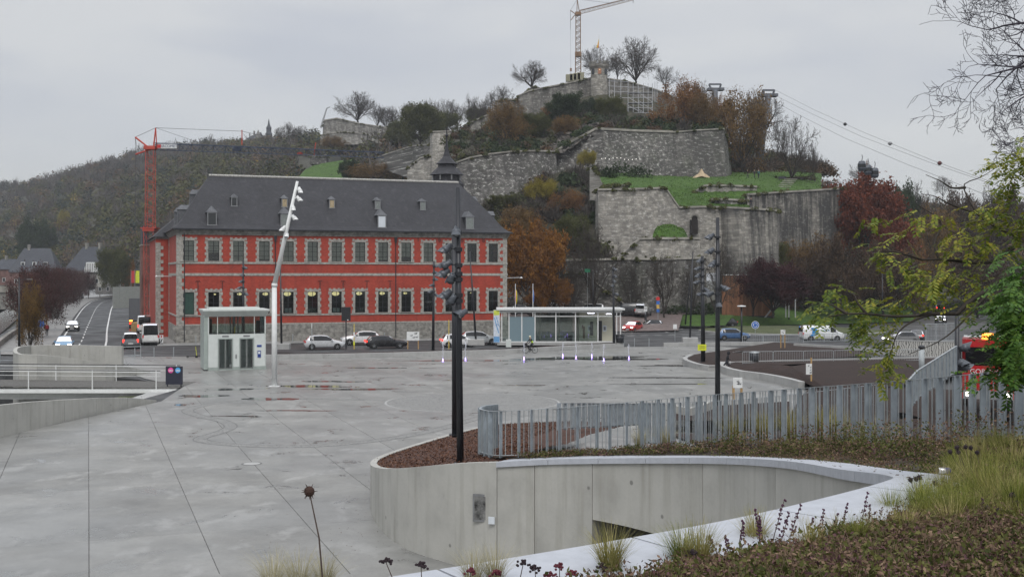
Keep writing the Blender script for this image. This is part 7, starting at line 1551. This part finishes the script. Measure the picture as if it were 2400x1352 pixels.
# planter wall and bark bed
RIM = smoothline([W(1164,1083,31.5),W(1070,1086,32.4),W(950,1096,34.4),W(893,1097,37),W(868,1087,40.5),W(885,1070,44),W(960,1044,50),W(1060,1015,57),W(1150,993,64)], 90)
pt_ = thing('planter_wall', 'rounded concrete planter wall holding the bark bed', 'wall', (-3,36,0))
for a,b in ((0,14),(14,30),(30,44),(44,60),(60,75),(75,89)): panels(pt_, 'wall_panel', RIM[a:b+1], 400, -.24, -.1, CONC, .004)
ht = MB().box(-.28,.28,-.02,.02,-.38,.38); o = ht.build('hatch_frame', LEAD, pt_); o.location = mw(pt_).inverted() @ (W(1131,1190,31.78)); o.rotation_euler = (0,0,-.3)
MB().box(-.23,.23,-.03,-.021,-.32,.32).build('hatch_door', plain('plastic_wrap',(.16,.16,.155),.25,0,.6,5,.6), o)
o = MB().box(-.09,.09,-.01,.01,-.1,.1).build('notice', SKYGL, pt_); o.location = mw(pt_).inverted() @ (W(1152,1219,31.5)); o.rotation_euler = (0,0,-.3)
near = [p-Vector((0,0,.06)) for p in offset(RIM[40::-4], 0)]; 
inn = offset(RIM, -.22)
bedA = [Vector((p.x,p.y,q.z-.05)) for p,q in zip(inn,RIM)]
core = lerpline([W(1330,1040,33.5),W(1380,1018,37),W(1440,1003,42),W(1480,990,50)], 90)
m = MB(); rows = []; r_ = np.random.RandomState(4)
for j in range(26): rows.append([a.lerp(b,j/25)+Vector((0,0,.10*sin(pi*j/25)+r_.uniform(-.018,.018))) for a,b in zip(bedA,core)])
m.grid(rows); struct(m.build('bark_bed', MULCH))
cps = []
for j in range(9000):
    i = r_.randint(0,90); f = r_.rand()**1.3*.7; a = bedA[min(i,89)].lerp(core[min(i,89)],f); cps.append((a.x+r_.normal()*.08,a.y+r_.normal()*.08,a.z+.10*sin(pi*f)+.02))
v,f = quads(np.array(cps),.085,r_,.4,0,.5); stuff(put('bark_chips', npmesh('bark_chips',v,f,leafm('bark_chip',[(.03,.014,.009),(.10,.045,.027),(.2,.11,.07)],.9,0,2.,vary=.7))))['label'] = 'loose red-brown bark chips on the planter bed'
# ------------------------------------------------------------------ steel fence
FP = smoothline([W(1127,1064,33.4),W(1160,1072,32.2),W(1250,1070,31.6),W(1400,1063,30.6),W(1600,1051,29),W(1850,1046,26),W(2080,1050,22.5),W(2300,1054,19.5),W(2520,1058,16.8)], 500)
FIN = MB().box(-.006,.006,-.07,.07,0,1).mesh('fence_fin', GALV); BAR = MB().tube([(0,0,0),(0,0,1)],.011,6).mesh('fence_bar', GALV2)
def fence(label, P, h, fin_sp, bar_sp, seed, dense=1):
    t = thing('steel_fence', label, 'fence', P[0]); rr = random.Random(seed); mi = mw(t).inverted(); L_ = 0; nf = 0; nb = bar_sp; acc = []
    for a,b in zip(P,P[1:]): acc.append(L_); L_ += (b-a).length
    def at(s_):
        i = 0
        lo_, hi_ = 0, len(acc)-1
        while lo_ < hi_:
            md = (lo_+hi_+1)//2
            if acc[md] <= s_: lo_ = md
            else: hi_ = md-1
        a,b = P[lo_],P[lo_+1]; f = (s_-acc[lo_])/max((b-a).length,1e-6); d_ = b-a; return a.lerp(b,min(f,1)), atan2(d_.y,d_.x)
    x = 0
    while x < L_: p,a = at(x); put('fence_fin', FIN, t, mi @ p, (0,0,a+rr.uniform(-.06,.06)), (1,1,h)); x += fin_sp*rr.uniform(.75,1.25)
    x = .06
    while x < L_: p,a = at(x); put('fence_bar', BAR, t, mi @ (p+Vector((0,0,.06))), (0,0,0), (1,1,h-.08)); x += bar_sp*rr.uniform(.6,1.4)
    for z,hh in ((h-.012,.012),(.06,.012)):
        Q = lerpline(P,80); I = offset(Q,.035); O = offset(Q,-.035); m = MB(); up_ = lambda A,dz: [p+Vector((0,0,dz)) for p in A]
        m.grid([up_(I,z),up_(I,z+hh)]); m.grid([up_(I,z+hh),up_(O,z+hh)]); m.grid([up_(O,z+hh),up_(O,z)]); m.grid([up_(O,z),up_(I,z)]); m.build('rail', GALV2, t, world=True)
    return t
fence('galvanised steel fence of upright fins and bars along the garden', FP, 1.3, .5, .15, 1)
st0 = FP[0]; endc = [st0+Vector((.0,0,0)), st0+Vector((-.02,.35,.01)), st0+Vector((.12,.8,.02)), st0+Vector((.45,1.3,.0))]
fence('short curved end of the fence with closely set fins', smoothline(endc,30), 1.3, .07, .3, 2)
F2 = smoothline([W(1500,1038,38.5),W(1510,1040,37),W(1600,1043,35.5),W(1750,1037,34.5),W(1900,1024,33.8),W(2060,1008,33)], 200)
fence('second steel fence of close fins across the garden path', F2, 1.32, .24, .15, 3)
F3 = [W(2130,960,44),W(2150,935,46),W(2242,872,50)]
fence('inclined grey bar fence climbing behind the garden fence', lerpline(F3,60), 1.15, .5, .07, 4)
F4 = smoothline([W(1310,1008,38),W(1380,1003,41),W(1440,1000,44),W(1500,996,48)],60)
fence('low far fence along the inner path edge', F4, .9, .6, .16, 5)
# garden path between the fences, low walls
fpath = lerpline(FP,40); far_ = lerpline([W(1170,1062,34),W(1330,1040,34),W(1420,1015,39),W(1500,1012,42),W(1700,1012,38.5),W(1900,1000,37),W(2100,990,35.5),W(2500,1000,31)],40)
m = MB(); m.grid([[p-Vector((0,0,.03)) for p in fpath],[a.lerp(b,.5)-Vector((0,0,.25)) for a,b in zip(fpath,far_)],[p-Vector((0,0,.1)) for p in far_]]); struct(m.build('garden_path', SETT))
m = MB(); m.grid([[p-Vector((0,0,.02)) for p in fpath[18:]],[a.lerp(b,.5)-Vector((0,0,.18)) for a,b in zip(fpath,far_)][18:],[p-Vector((0,0,.05)) for p in far_[18:]],[p+Vector((4,6,-3)) for p in far_[18:]]]); struct(m.build('bark_bed', MULCH_F))
lw = thing('low_wall', 'low concrete wall beside the charcoal pole seen through the fence', 'wall', W(1640,965,66)); blocks(lw, 'wall_block', [W(1560,962,64),W(1625,965,62),W(1675,966,66)], 2.2, .3, -.02, 1.0, CONC)
m = MB(); m.grid([[W(1560,985,60),W(1700,985,58),W(1850,975,56)],[W(1600,955,66),W(1720,948,68),W(1850,940,68)]]); struct(m.build('bark_bed', MULCH_F))
bed('bark_bed', [(21.8,83),(30,78),(30,42),(13,42),(13.5,58),(18.6,74)], .4, MULCH_F)
# garden ground round the pit
co = offset(PIT, .5); co = [Vector((p.x,p.y,q.z-.06)) for p,q in zip(co,PIT)]; n = len(co)
outer = lerpline([W(1140,1068,33)]+[p for p in lerpline(FP,30)][2:]+[Vector((11,13,6.1)),Vector((11,6,6.3)),Vector((7,1,6.45)),Vector((1,-2,6.5)),Vector((-6,-2,6.5)),Vector((-8,1,6.4))], n)
def warp(i): return i
m = MB(); rows = []
for j in range(14):
    f = j/13; rows.append([a.lerp(b,f)+Vector((r_.normal()*.01,r_.normal()*.01,.06*sin(pi*f)+r_.uniform(-.02,.02))) for a,b in zip(co,outer)])
m.grid(rows); struct(m.build('planting_bed', DIRT))
GB = [[tuple(p) for p in r] for r in rows]
def garden(i, f): a = Vector(co[i]); b = Vector(outer[i]); return a.lerp(b,f)+Vector((0,0,.06*sin(pi*f)))
# embankment under the camera and the garden
m = MB(); m.prism([(-12,-20),(30,-20),(30,8),(12,14),(11.2,6),(7,1),(1,-2),(-6,-2),(-12,2)],-3,6.35); struct(m.build('garden_terrace', DIRT))
# ------------------------------------------------------------------ garden plants
STIPA = leafm('feather_grass',[(.15,.15,.04),(.30,.27,.09),(.48,.42,.2)],.6,.3,3.,vary=.9); STIPG = leafm('green_tuft_grass',[(.08,.115,.018),(.19,.215,.04),(.35,.33,.10)],.6,.3,3.,vary=.9); PALEG = leafm('bleached_grass',[(.22,.20,.10),(.36,.33,.2),(.5,.46,.32)],.6,.3,3.,vary=.9)
def tuft_mesh(seed, n, h, spread, mat, wd=.0035):
    rs_ = np.random.RandomState(seed); V = []; F = []
    a = rs_.rand(n)*6.283; rb = rs_.rand(n)**.5*.07; L_ = h*(.55+.6*rs_.rand(n)); ln = spread*(.2+rs_.rand(n)**1.2); x0 = rb*np.cos(a); y0 = rb*np.sin(a)
    a2 = a+rs_.normal(size=n)*.5; K = 4
    for k in range(K+1):
        t = k/K; r = ln*L_*t**1.8; z = L_*(t-.22*ln*t**2.2*2); w_ = wd*(1-t*.85)
        cx, cy_ = x0+np.cos(a2)*r, y0+np.sin(a2)*r; nx, ny = -np.sin(a2), np.cos(a2); V.append(np.stack([np.stack([cx-nx*w_,cy_-ny*w_,z],1),np.stack([cx+nx*w_,cy_+ny*w_,z],1)],1))
    V = np.stack(V,1).reshape(-1,3); base = np.arange(n)[:,None]*(2*(K+1))
    for k in range(K): F.append(base+np.array([2*k,2*k+1,2*k+3,2*k+2])[None])
    return npmesh('blades', V, np.concatenate(F), mat)
TUF = [tuft_mesh(1,420,.52,.55,STIPA),tuft_mesh(2,460,.5,.6,STIPG),tuft_mesh(3,260,.42,.75,PALEG,.0025),tuft_mesh(4,520,.55,.5,STIPG)]
def tuft(px,py,d,k,s_=1.,lab=None,grp=None):
    kn_ = ('golden','green','bleached','tall green-gold')[k]; lab = lab or '%s feathery grass tuft in the planting by the coping' % kn_; grp = grp or '%s grass tufts in the garden bed' % kn_
    tag(put('grass_tuft', TUF[k], None, W(px,py,d), (0,0,R.uniform(0,6)), (s_,s_,s_)), lab, 'grass', grp)
for px,py,d,k,s_ in ((1430,1362,7.6,0,.75),(1600,1350,7.9,1,.75),(1640,1352,7.7,0,.75),(1770,1300,8.6,0,.7),(1865,1290,9.0,2,.75),(2090,1235,9.8,1,.7),(2150,1235,9.6,3,.75),(2200,1250,9.2,3,.8),(2260,1225,9.8,1,.85),(2330,1190,10.6,3,.9),(2290,1140,11.8,0,.95),(2240,1120,12.8,1,.85),(2350,1120,12.4,3,1.0),(2395,1180,10.8,1,1.),(2400,1090,14,0,.75),(2270,1090,14.2,0,.7),(2330,1085,14.8,1,.75),(1960,1280,8.6,2,.7),(1160,1372,7.3,2,.7),(1110,1380,7.2,2,.7),(700,1395,6.6,2,.7),(640,1392,6.7,2,.7),(760,1390,6.6,2,.6),(2380,1250,8.8,3,.9),(2050,1265,8.9,2,.65),(2310,1110,12.6,0,1.0),(2370,1150,11.4,0,1.0),(2280,1180,10.6,0,.9),(2220,1190,10.4,0,.8),(2340,1230,9.5,0,.9),(2165,1200,10.3,1,.7),(2300,1090,14.4,0,.7),(2360,1090,14,0,.75),(2170,1260,9.0,1,.8),(2230,1290,8.6,0,.8),(2290,1260,9.0,1,.85),(2350,1290,8.6,0,.85),(2400,1300,8.4,1,.85),(2120,1290,8.5,0,.7),(2390,1220,9.8,0,.95),(2310,1215,9.9,3,.9),(2255,1265,8.9,3,.8),(2010,1300,8.2,1,.6),(1900,1320,8.0,0,.6),(2250,1150,11.6,1,.85),(2330,1150,11.5,1,.95),(2395,1130,12.2,0,1.0)): tuft(px,py,d,k,s_)
for px,py,d in ((1850,1042,27),(1790,1045,27.6),(1930,1040,25.8),(2010,1042,24.4),(1720,1050,28),(1560,1050,30),(1960,1038,27),(2060,1040,24.5),(1500,1052,31)): tuft(px,py,d,R.choice((0,2)),1.7,'pale grass tuft behind the steel fence fins','grass tufts along the fence')
# sedum, catmint and other dried perennials: a tangled mass nobody could count
def mass(name, label, pts, mat, size, aspect=.5, up=0.): v,f = quads(np.array(pts), size, r_, aspect, up); o = stuff(put(name, npmesh(name,v,f,mat))); o['label'] = label; return o
DRY = leafm('dried_brown_leaves',[(.075,.048,.032),(.155,.10,.068),(.27,.185,.125)],.9,.1,2.,vary=.8); DRYP = leafm('dried_purple_leaves',[(.05,.026,.029),(.105,.052,.058),(.17,.09,.095)],.9,.1,2.,vary=.8); LOWG = leafm('low_green_leaves',[(.04,.05,.012),(.09,.10,.026),(.16,.15,.05)],.8,.2,2.,vary=.8)
near_i = [i for i,p in enumerate(co) if i > 78]
A_,B_,C_ = [],[],[]
def inbed(): 
    while True:
        y = r_.uniform(6.2,12.5); x = r_.uniform(.0,1)*y*.5; q = Vector((x,y,0)); dmin = min((q-V2(c)).length for c in co[70::3]); i = min(range(70,len(co)),key=lambda k:(V2(co[k])-q).length)
        t = V2(co[min(i+1,n-1)])-V2(co[max(i-1,0)]); side = t.x*(y-co[i].y)-t.y*(x-co[i].x)
        if side > 0 and dmin > .5: return x,y,dmin
for j in range(1500):
    x,y,dm = inbed(); z = 6.2+.05+min(dm,2)*.05; hh = .02+r_.uniform(.3,1)*.17*min(1,max(0,(dm-.45)/1.5)); kk = r_.rand(); dst = A_ if kk < .48 else B_ if kk < .64 else C_
    for q in range(46): tz_ = r_.rand()**.6; dst.append((x+r_.normal()*.09*(.5+tz_),y+r_.normal()*.09*(.5+tz_),z+hh*tz_))
mass('dried_perennials','brown dried perennials filling the near planting bed',A_,DRY,.032,.45); mass('dried_perennials','purple-brown dried perennials in the near planting bed',B_,DRYP,.03,.5); mass('ground_cover','low green ground cover in the near planting bed',C_,LOWG,.036,.55)
A_,B_,C_ = [],[],[]
for j in range(950):
    i = r_.randint(4,80); f = r_.uniform(.18,.98); p = garden(i,f); hh = r_.uniform(.06,.22)*(.6+i/50); kk = r_.rand(); dst = A_ if kk < .42 else C_ if kk < .88 else B_
    if i > 22 and r_.rand() < .35: hh *= 2.1
    for q in range(44): tz_ = r_.rand()**.7; dst.append((p.x+r_.normal()*.12,p.y+r_.normal()*.12,p.z+hh*tz_))
mass('dried_perennials','brown dried perennials between the far coping and the fence',A_,DRY,.045,.5); mass('dried_perennials','purple-brown stems between the far coping and the fence',B_,DRYP,.04,.5); mass('ground_cover','low green ground cover between the far coping and the fence',C_,LOWG,.05,.55)
A_ = []; C_ = []
for j in range(420):
    i = r_.randint(28,82); f = r_.uniform(.03,.4); p = garden(i,f); hh = r_.uniform(.03,.10); dst = A_ if r_.rand() < .5 else C_
    for q in range(30): dst.append((p.x+r_.normal()*.10,p.y+r_.normal()*.10,p.z+hh*r_.rand()))
mass('dried_perennials','low dry litter plants behind the curved coping',A_,DRY,.035,.5); mass('ground_cover','low green ground cover behind the curved coping',C_,LOWG,.04,.55)
sgs = []
for j in range(1100):
    x,y,dm = inbed(); b0 = np.array([x,y,6.22]); hh = (.08+.24*r_.rand())*min(1,.35+max(0,dm-.4)*.6); dv = np.array([r_.normal()*.25,r_.normal()*.25,1.]); e = b0+dv*hh; sgs.append((b0,e,.003,.0018))
    for q in range(3): t_ = r_.uniform(.4,.95); k_ = b0+dv*hh*t_; sgs.append((k_,k_+np.array([r_.normal()*.03,r_.normal()*.03,.03+.03*r_.rand()]),.0018,.0012))
o = stuff(put('dry_stems', segs_mesh('dry_stems', sgs, plain('dry_stem_pale',(.16,.11,.07),.85), 3))); o['label'] = 'thin dry stems standing in the near planting bed'
STEM = plain('dry_stem',(.06,.04,.03),.8); HEADM = plain('seed_head',(.022,.012,.016),.9); SAGE = plain('purple_sage_head',(.07,.022,.05),.85); SEDUM = plain('dark_red_sedum',(.10,.014,.024),.85)
def stalk(label, base, top, kind, grp=None, sz=1.):
    base, top = Vector(base), Vector(top); t = thing('flower_stalk', label, 'flower', base, 0, grp); v = top-base; mid = v*.5+Vector((R.uniform(-.02,.02),R.uniform(-.02,.02),0))
    MB().tube([(0,0,0),mid,v],[.004*sz,.0035*sz,.0025*sz],5).build('stem', STEM, t)
    m = MB()
    if kind == 'ball':
        m.ball(v,.022*sz,10)
        for j in range(26): a = rndunit(r_,1)[0]; m.tube([v,v+Vector(a)*.034*sz],[.004*sz,.001],3)
        m.build('seed_head', HEADM if sz < 1.3 else plain('brown_seed_head',(.05,.025,.018),.9), t)
    elif kind == 'sage':
        for j in range(7):
            c = v*(1-.07*j)+Vector((R.uniform(-.006,.006),R.uniform(-.006,.006),0))
            for q in range(6): a = R.uniform(0,6.3); rr_ = .012*(.5+j*.12); m.ball(c+Vector((rr_*cos(a),rr_*sin(a),R.uniform(-.008,.008))),.0065,6)
        m.build('whorls', SAGE, t)
    else:
        for q in range(26): a = R.uniform(0,6.3); rr_ = R.uniform(0,.042)*sz; m.ball(v+Vector((rr_*cos(a),rr_*sin(a),R.uniform(-.012,.012)+.02*(1-rr_/.045))),.0085*sz,6)
        m.build('flower_head', SEDUM if kind == 'sedum' else HEADM, t)
stalk('tall dry stalk with a spiky brown seed head over the plaza', W(757,1365,6.2), W(725,1151,6.3), 'ball', sz=1.35)
for px,py,px2,py2,d in ((2290,1170,2243,1048,11),(2270,1150,2263,1047,11.2),(2270,1160,2246,1059,11),(2280,1160,2275,1049,11.3),(2265,1140,2227,1058,11.4),(2295,1150,2290,1060,11.2),(2390,1290,2372,1160,8.6),(2385,1290,2386,1178,8.6),(2375,1290,2367,1183,8.7),(2360,1300,2341,1196,8.5),(2350,1300,2315,1190,8.6),(2160,1240,2134,1124,10),(2165,1240,2155,1118,10),(2150,1240,2147,1122,10),(2200,1240,2192,1132,10)): stalk('dark round seed head on a thin stalk among the grasses', W(px,py,d), W(px2,py2,d+.1), 'ball', 'dark round seed heads')
for px,py,px2,py2,d in ((1790,1330,1770,1195,8.2),(1785,1330,1780,1210,8.2),(1800,1330,1838,1172,8.3),(1810,1330,1850,1200,8.3),(1820,1320,1877,1183,8.5),(1830,1320,1865,1235,8.5),(1735,1320,1742,1220,8.1),(1920,1310,1930,1195,8.8),(1930,1310,1965,1205,8.8),(1960,1310,1985,1180,8.8),(2010,1300,2033,1155,9),(2020,1300,2040,1185,9),(2050,1310,2090,1215,8.9),(2290,1300,2303,1170,8.7),(2310,1310,2310,1200,8.6),(2230,1300,2228,1225,8.6),(1720,1320,1700,1255,8.0),(1690,1330,1662,1255,7.9),(1880,1310,1905,1215,8.7)): stalk('slender purple sage spire against the pale coping', W(px,py,d), W(px2,py2,d+.1), 'sage', 'purple sage spires')
for px,py,px2,py2,d,kd in ((930,1390,905,1318,6.9,'dry'),(985,1390,987,1327,7.0,'dry'),(1105,1400,1103,1342,7.0,'sedum'),(1170,1400,1163,1346,7.0,'sedum'),(1225,1390,1226,1322,7.2,'dry'),(1258,1390,1254,1335,7.2,'dry'),(1312,1390,1311,1330,7.3,'sedum'),(1295,1400,1290,1350,7.2,'sedum'),(1345,1395,1340,1346,7.2,'sedum'),(1408,1380,1411,1330,7.5,'dry'),(1625,1380,1622,1298,7.6,'dry'),(1680,1370,1675,1320,7.8,'sedum'),(1860,1400,1857,1345,7.4,'sedum')): stalk('small dark sedum head in front of the coping', W(px,py,d), W(px2,py2,d), kd, 'sedum heads by the coping')
can = thing('drink_can', 'blue and silver drink can lying on the coping end', 'can', W(2214,1110,11.6)); rx = Matrix.Rotation(pi/2,4,'Y')
MB().lathe([(.026,-.062),(.031,-.057),(.031,.0)],(0,0,.033),16,rx).build('can_body', plain('can_silver',(.6,.6,.62),.25,.6), can, True); MB().lathe([(.0313,.0),(.0313,.05),(.026,.062),(.001,.06)],(0,0,.033),16,rx).build('can_band', plain('can_blue',(.05,.06,.35),.3,.4), can, True)
lv = [];
for j in range(150): 
    p = G(R.uniform(560,900),R.uniform(1040,1330)) if j < 80 else RIM[R.randrange(12,50)]+Vector((R.uniform(-1.3,-.05),R.uniform(-.8,.1),0)); lv.append((p.x,p.y,.012))
for j in range(60): i = R.randrange(8,100); p = PIT[i]; o = offset(PIT,R.uniform(.05,.5))[i]; lv.append((o.x,o.y,p.z+.02))
v,f = quads(np.array(lv),.05,r_,.6,0,.4); v[:,2] = np.repeat(np.array(lv)[:,2],4)+(v[:,2]-np.repeat(np.array(lv)[:,2],4))*.25; stuff(put('fallen_leaves',npmesh('fallen_leaves',v,f,leafm('dead_leaf',[(.03,.02,.014),(.07,.045,.03),(.14,.08,.04)],.8,0,3.,vary=.9))))['label'] = 'dead leaves scattered on the plaza and coping'
# ------------------------------------------------------------------ foreground trees on the right
LEAFT = leafm('pinnate_leaves',[(.055,.095,.015),(.12,.17,.022),(.23,.24,.03),(.34,.30,.04)],.5,.35,.9,vary=.6); LEAFG = leafm('dense_green_leaves',[(.03,.08,.016),(.07,.15,.025),(.14,.23,.035)],.5,.3,1.2,vary=.6)
def pinnate(c, dirs, rs_, L_=.21, pairs=6, wl=.032, ll=.072):
    V = []
    for p,d_ in zip(c,dirs):
        d_ = d_/np.linalg.norm(d_); s_ = np.cross(d_,[0,0,1.]); s_ /= np.linalg.norm(s_)+1e-9; u = np.cross(s_,d_); sc = .75+.5*rs_.rand()
        for k in range(pairs):
            t = (k+1.2)/(pairs+.8); q = p+d_*L_*sc*t+np.array([0,0,-.25*L_*t*t]); ls = ll*sc*(1-.35*abs(t-.5))
            for s2 in (-1,1):
                a = s_*s2*.86+d_*.42+np.array([0,0,-.28])+rs_.normal(size=3)*.12; a /= np.linalg.norm(a); b = np.cross(a,u+rs_.normal(size=3)*.25); b /= np.linalg.norm(b)+1e-9
                V.append([q,q+a*ls*.45+b*wl*.5,q+a*ls,q+a*ls*.45-b*wl*.5])
        q = p+d_*L_*sc; V.append([q,q+d_*ll*.45+s_*wl*.5,q+d_*ll,q+d_*ll*.45-s_*wl*.5])
    v = np.array(V).reshape(-1,3); return v, np.arange(len(v)).reshape(-1,4)
ft = thing('leafy_tree', 'young tree with yellow-green pinnate leaves reaching in from the right', 'tree', Vector((8.4,14.2,6.0)))
DT = 14.0
limbs = [[(2640,420,DT+.6),(2480,520,DT+.2),(2400,561,DT),(2352,599,DT-.1),(2311,616,DT-.2),(2271,614,DT-.3),(2201,608,DT-.4),(2146,608,DT-.5),(2113,591,DT-.5),(2065,589,DT-.6)],
 [(2640,620,DT),(2450,640,DT-.4),(2330,672,DT-.7),(2264,713,DT-.8),(2244,735,DT-.9),(2188,735,DT-1),(2110,742,DT-1.1),(2030,735,DT-1.2),(1985,735,DT-1.3),(1940,742,DT-1.3)],[(2188,735,DT-1),(2140,752,DT-1.1),(2105,780,DT-1.2),(2090,820,DT-1.2),(2080,850,DT-1.2)],
 [(2311,616,DT-.2),(2260,560,DT),(2225,540,DT),(2200,520,DT)],[(2201,608,DT-.4),(2190,570,DT-.3),(2205,520,DT-.2),(2150,480,DT-.1)],[(2400,561,DT),(2330,530,DT),(2290,500,DT),(2262,450,DT+.1),(2262,430,DT+.1),(2300,415,DT+.1),(2340,390,DT+.2)],[(2262,440,DT+.1),(2230,440,DT),(2205,425,DT),(2170,410,DT)],[(2290,500,DT),(2230,480,DT),(2190,460,DT),(2160,455,DT)],
 [(2330,672,DT-.7),(2250,760,DT-1),(2200,800,DT-1.2),(2130,830,DT-1.3)],[(2030,735,DT-1.2),(2010,710,DT-1.2),(2000,690,DT-1.2),(1975,680,DT-1.2)],[(1985,735,DT-1.3),(1950,715,DT-1.3),(1925,705,DT-1.3)],[(2500,480,DT),(2420,430,DT),(2370,390,DT),(2340,370,DT)],[(2480,620,DT-.8),(2400,700,DT-1.2),(2350,780,DT-1.5),(2330,840,DT-1.6)]]
m = MB()
for k,l in enumerate(limbs): P_ = smoothline([W(*p) for p in l],22); r0 = .055 if k < 2 else .018; m.tube(P_,[max(.004,r0*(1-.9*i/21)) for i in range(22)],7)
m.build('branches', BARK, ft, True, True)
MB().tube([(8.4,14.2,5.5),(8.2,14.1,7.2),(8.0,14.1,8.6),(7.4,14.0,9.2)],[.16,.12,.09,.06],10).build('trunk', BARK, ft, True, True)
r2 = np.random.RandomState(21); cc, dd_ = [], []
def cluster(px,py,d,sx,sy,nn):
    for j in range(nn): cc.append(tuple(W(px+r2.normal()*sx,py+r2.normal()*sy,d+r2.normal()*.25))); a = np.array([r2.normal()-.5,r2.normal()*.8,r2.normal()*.35-.35]); dd_.append(a)
for px,py,sx,sy,nn in ((1925,712,14,16,11),(1960,680,16,8,9),(1945,735,18,10,9),(2005,735,22,14,14),(2035,712,20,14,14),(2075,725,24,16,18),(2020,765,18,12,10),(2060,780,18,14,12),(2075,825,18,20,18),(2090,860,14,18,14),(2060,865,10,12,6),(2045,512,14,10,7),(2120,545,10,8,5),(2055,580,18,10,6),(2105,610,22,12,8),(2160,640,26,20,20),(2200,660,26,18,22),(2230,640,24,18,16),(2160,495,14,8,5),(2210,500,12,10,5),(2235,520,12,10,4),(2265,560,24,18,16),(2300,530,26,18,16),(2340,500,28,18,22),(2385,480,24,30,26),(2360,390,22,16,16),(2385,365,22,18,22),(2392,400,18,20,16),(2340,372,12,6,5),(2240,700,26,20,14),(2290,660,24,24,16),(2145,720,20,10,8),(2190,690,20,12,9),(2375,560,26,30,16),(2320,590,18,14,8),(2240,590,18,10,6)): cluster(px,py,DT-.6,sx,sy,nn)
v,f = pinnate(np.array(cc),np.array(dd_),r2); o = put('crown',npmesh('crown',v,f,LEAFT)); o.parent = ft; o.location = -ft.location
cc, dd_ = [], []
for px,py,sx,sy,nn in ((2390,650,22,30,50),(2374,715,24,30,80),(2376,780,18,30,70),(2390,800,22,40,100),(2376,835,18,20,45),(2310,878,16,8,10),(2400,860,18,24,50)): cluster(px,py,DT-1.8,sx,sy,nn)
gt = thing('leafy_bush_tree', 'dense fresh green leafy branch mass at the right edge', 'tree', Vector((7.3,12.2,5.6))); MB().tube([(7.3,12.2,5.4),(6.9,12.1,6.6),(6.2,12.2,7.6),(5.4,12.2,7.9)],[.05,.04,.02,.008],8).tube([(6.9,12.1,6.6),(5.6,12.2,7.0),(5.0,12.2,7.1)],[.03,.015,.006],6).build('trunk', BARK, gt, True, True)
v,f = pinnate(np.array(cc),np.array(dd_),r2,.24,7,.032,.075); o = put('crown',npmesh('crown',v,f,LEAFG)); o.parent = gt; o.location = -gt.location
# bare overhanging branches
bt = thing('bare_tree', 'dark bare branches hanging into the sky at the upper right', 'tree', Vector((11.5,18,5.8))); sg = []; r3 = np.random.RandomState(12)
def twig(p, d_, L_, r, l):
    n_ = 5; q = np.array(p)
    for i in range(n_):
        d_ = d_+r3.normal(size=3)*.13; d_[1] *= .85; d_[2] += (-.03 if l < 2 else .035); d_ /= np.linalg.norm(d_); e = q+d_*L_/n_; ra, rb = r*(1-.75*i/n_), r*(1-.75*(i+1)/n_); sg.append((q,e,max(ra,.0035),max(rb,.003))); q = e
        if l < 4 and r3.rand() < (.8 if l < 3 else .45):
            a = r3.choice([-1,1])*r3.uniform(.45,1.0); ax = np.array([r3.normal()*.3,1,r3.normal()*.3]); ax /= np.linalg.norm(ax); nd = d_*cos(a)+np.cross(ax,d_)*sin(a); twig(q, nd, L_*r3.uniform(.42,.68), ra*.62, l+1)
for px,py,d_,L_,r in ((2470,-40,(-.9,0,-.28),1.5,.03),(2480,60,(-.95,.05,-.15),1.75,.034),(2470,150,(-.96,-.05,-.22),1.75,.032),(2460,90,(-.8,.1,-.55),1.75,.028),(2450,250,(-.7,0,-.5),1.0,.02),(2440,200,(-.95,0,-.1),1.2,.02),(2450,-120,(-.8,0,-.5),1.4,.03),(2430,290,(-.6,.1,-.6),.7,.014)): twig(tuple(W(px+25,py,17.5)), np.array(d_), L_*.68, r, 0)
o = put('crown', segs_mesh('crown', sg, BARK_F, 5)); o.parent = bt; o.location = -bt.location
MB().tube([(11.5,18,5.8),(11.3,18,9),(10.6,17.8,11.5),(9.6,17.6,13),(8.0,17.5,12.3)],[.3,.22,.14,.08,.04],10).tube([(11.3,18,9),(9.8,17.7,10.5),(8.3,17.5,11.6)],[.12,.07,.035],8).tube([(11.4,18,8),(9.6,17.6,9.8),(8.2,17.5,10.6)],[.1,.06,.03],8).build('trunk', BARK, bt, True, True)
# ------------------------------------------------------------------ moist air
hz_ = MB().box(-1500,1500,-320,2500,-4.6,118).build('haze', None); t = bpy.data.materials.new('moist_air'); t.use_nodes = True; t.node_tree.nodes.clear()
pv = t.node_tree.nodes.new('ShaderNodeVolumePrincipled'); mo = t.node_tree.nodes.new('ShaderNodeOutputMaterial'); pv.inputs['Color'].default_value = (.86,.9,.96,1); pv.inputs['Density'].default_value = .00021; pv.inputs['Anisotropy'].default_value = .2
t.node_tree.links.new(pv.outputs[0], mo.inputs['Volume']); hz_.data.materials.append(t); stuff(hz_)
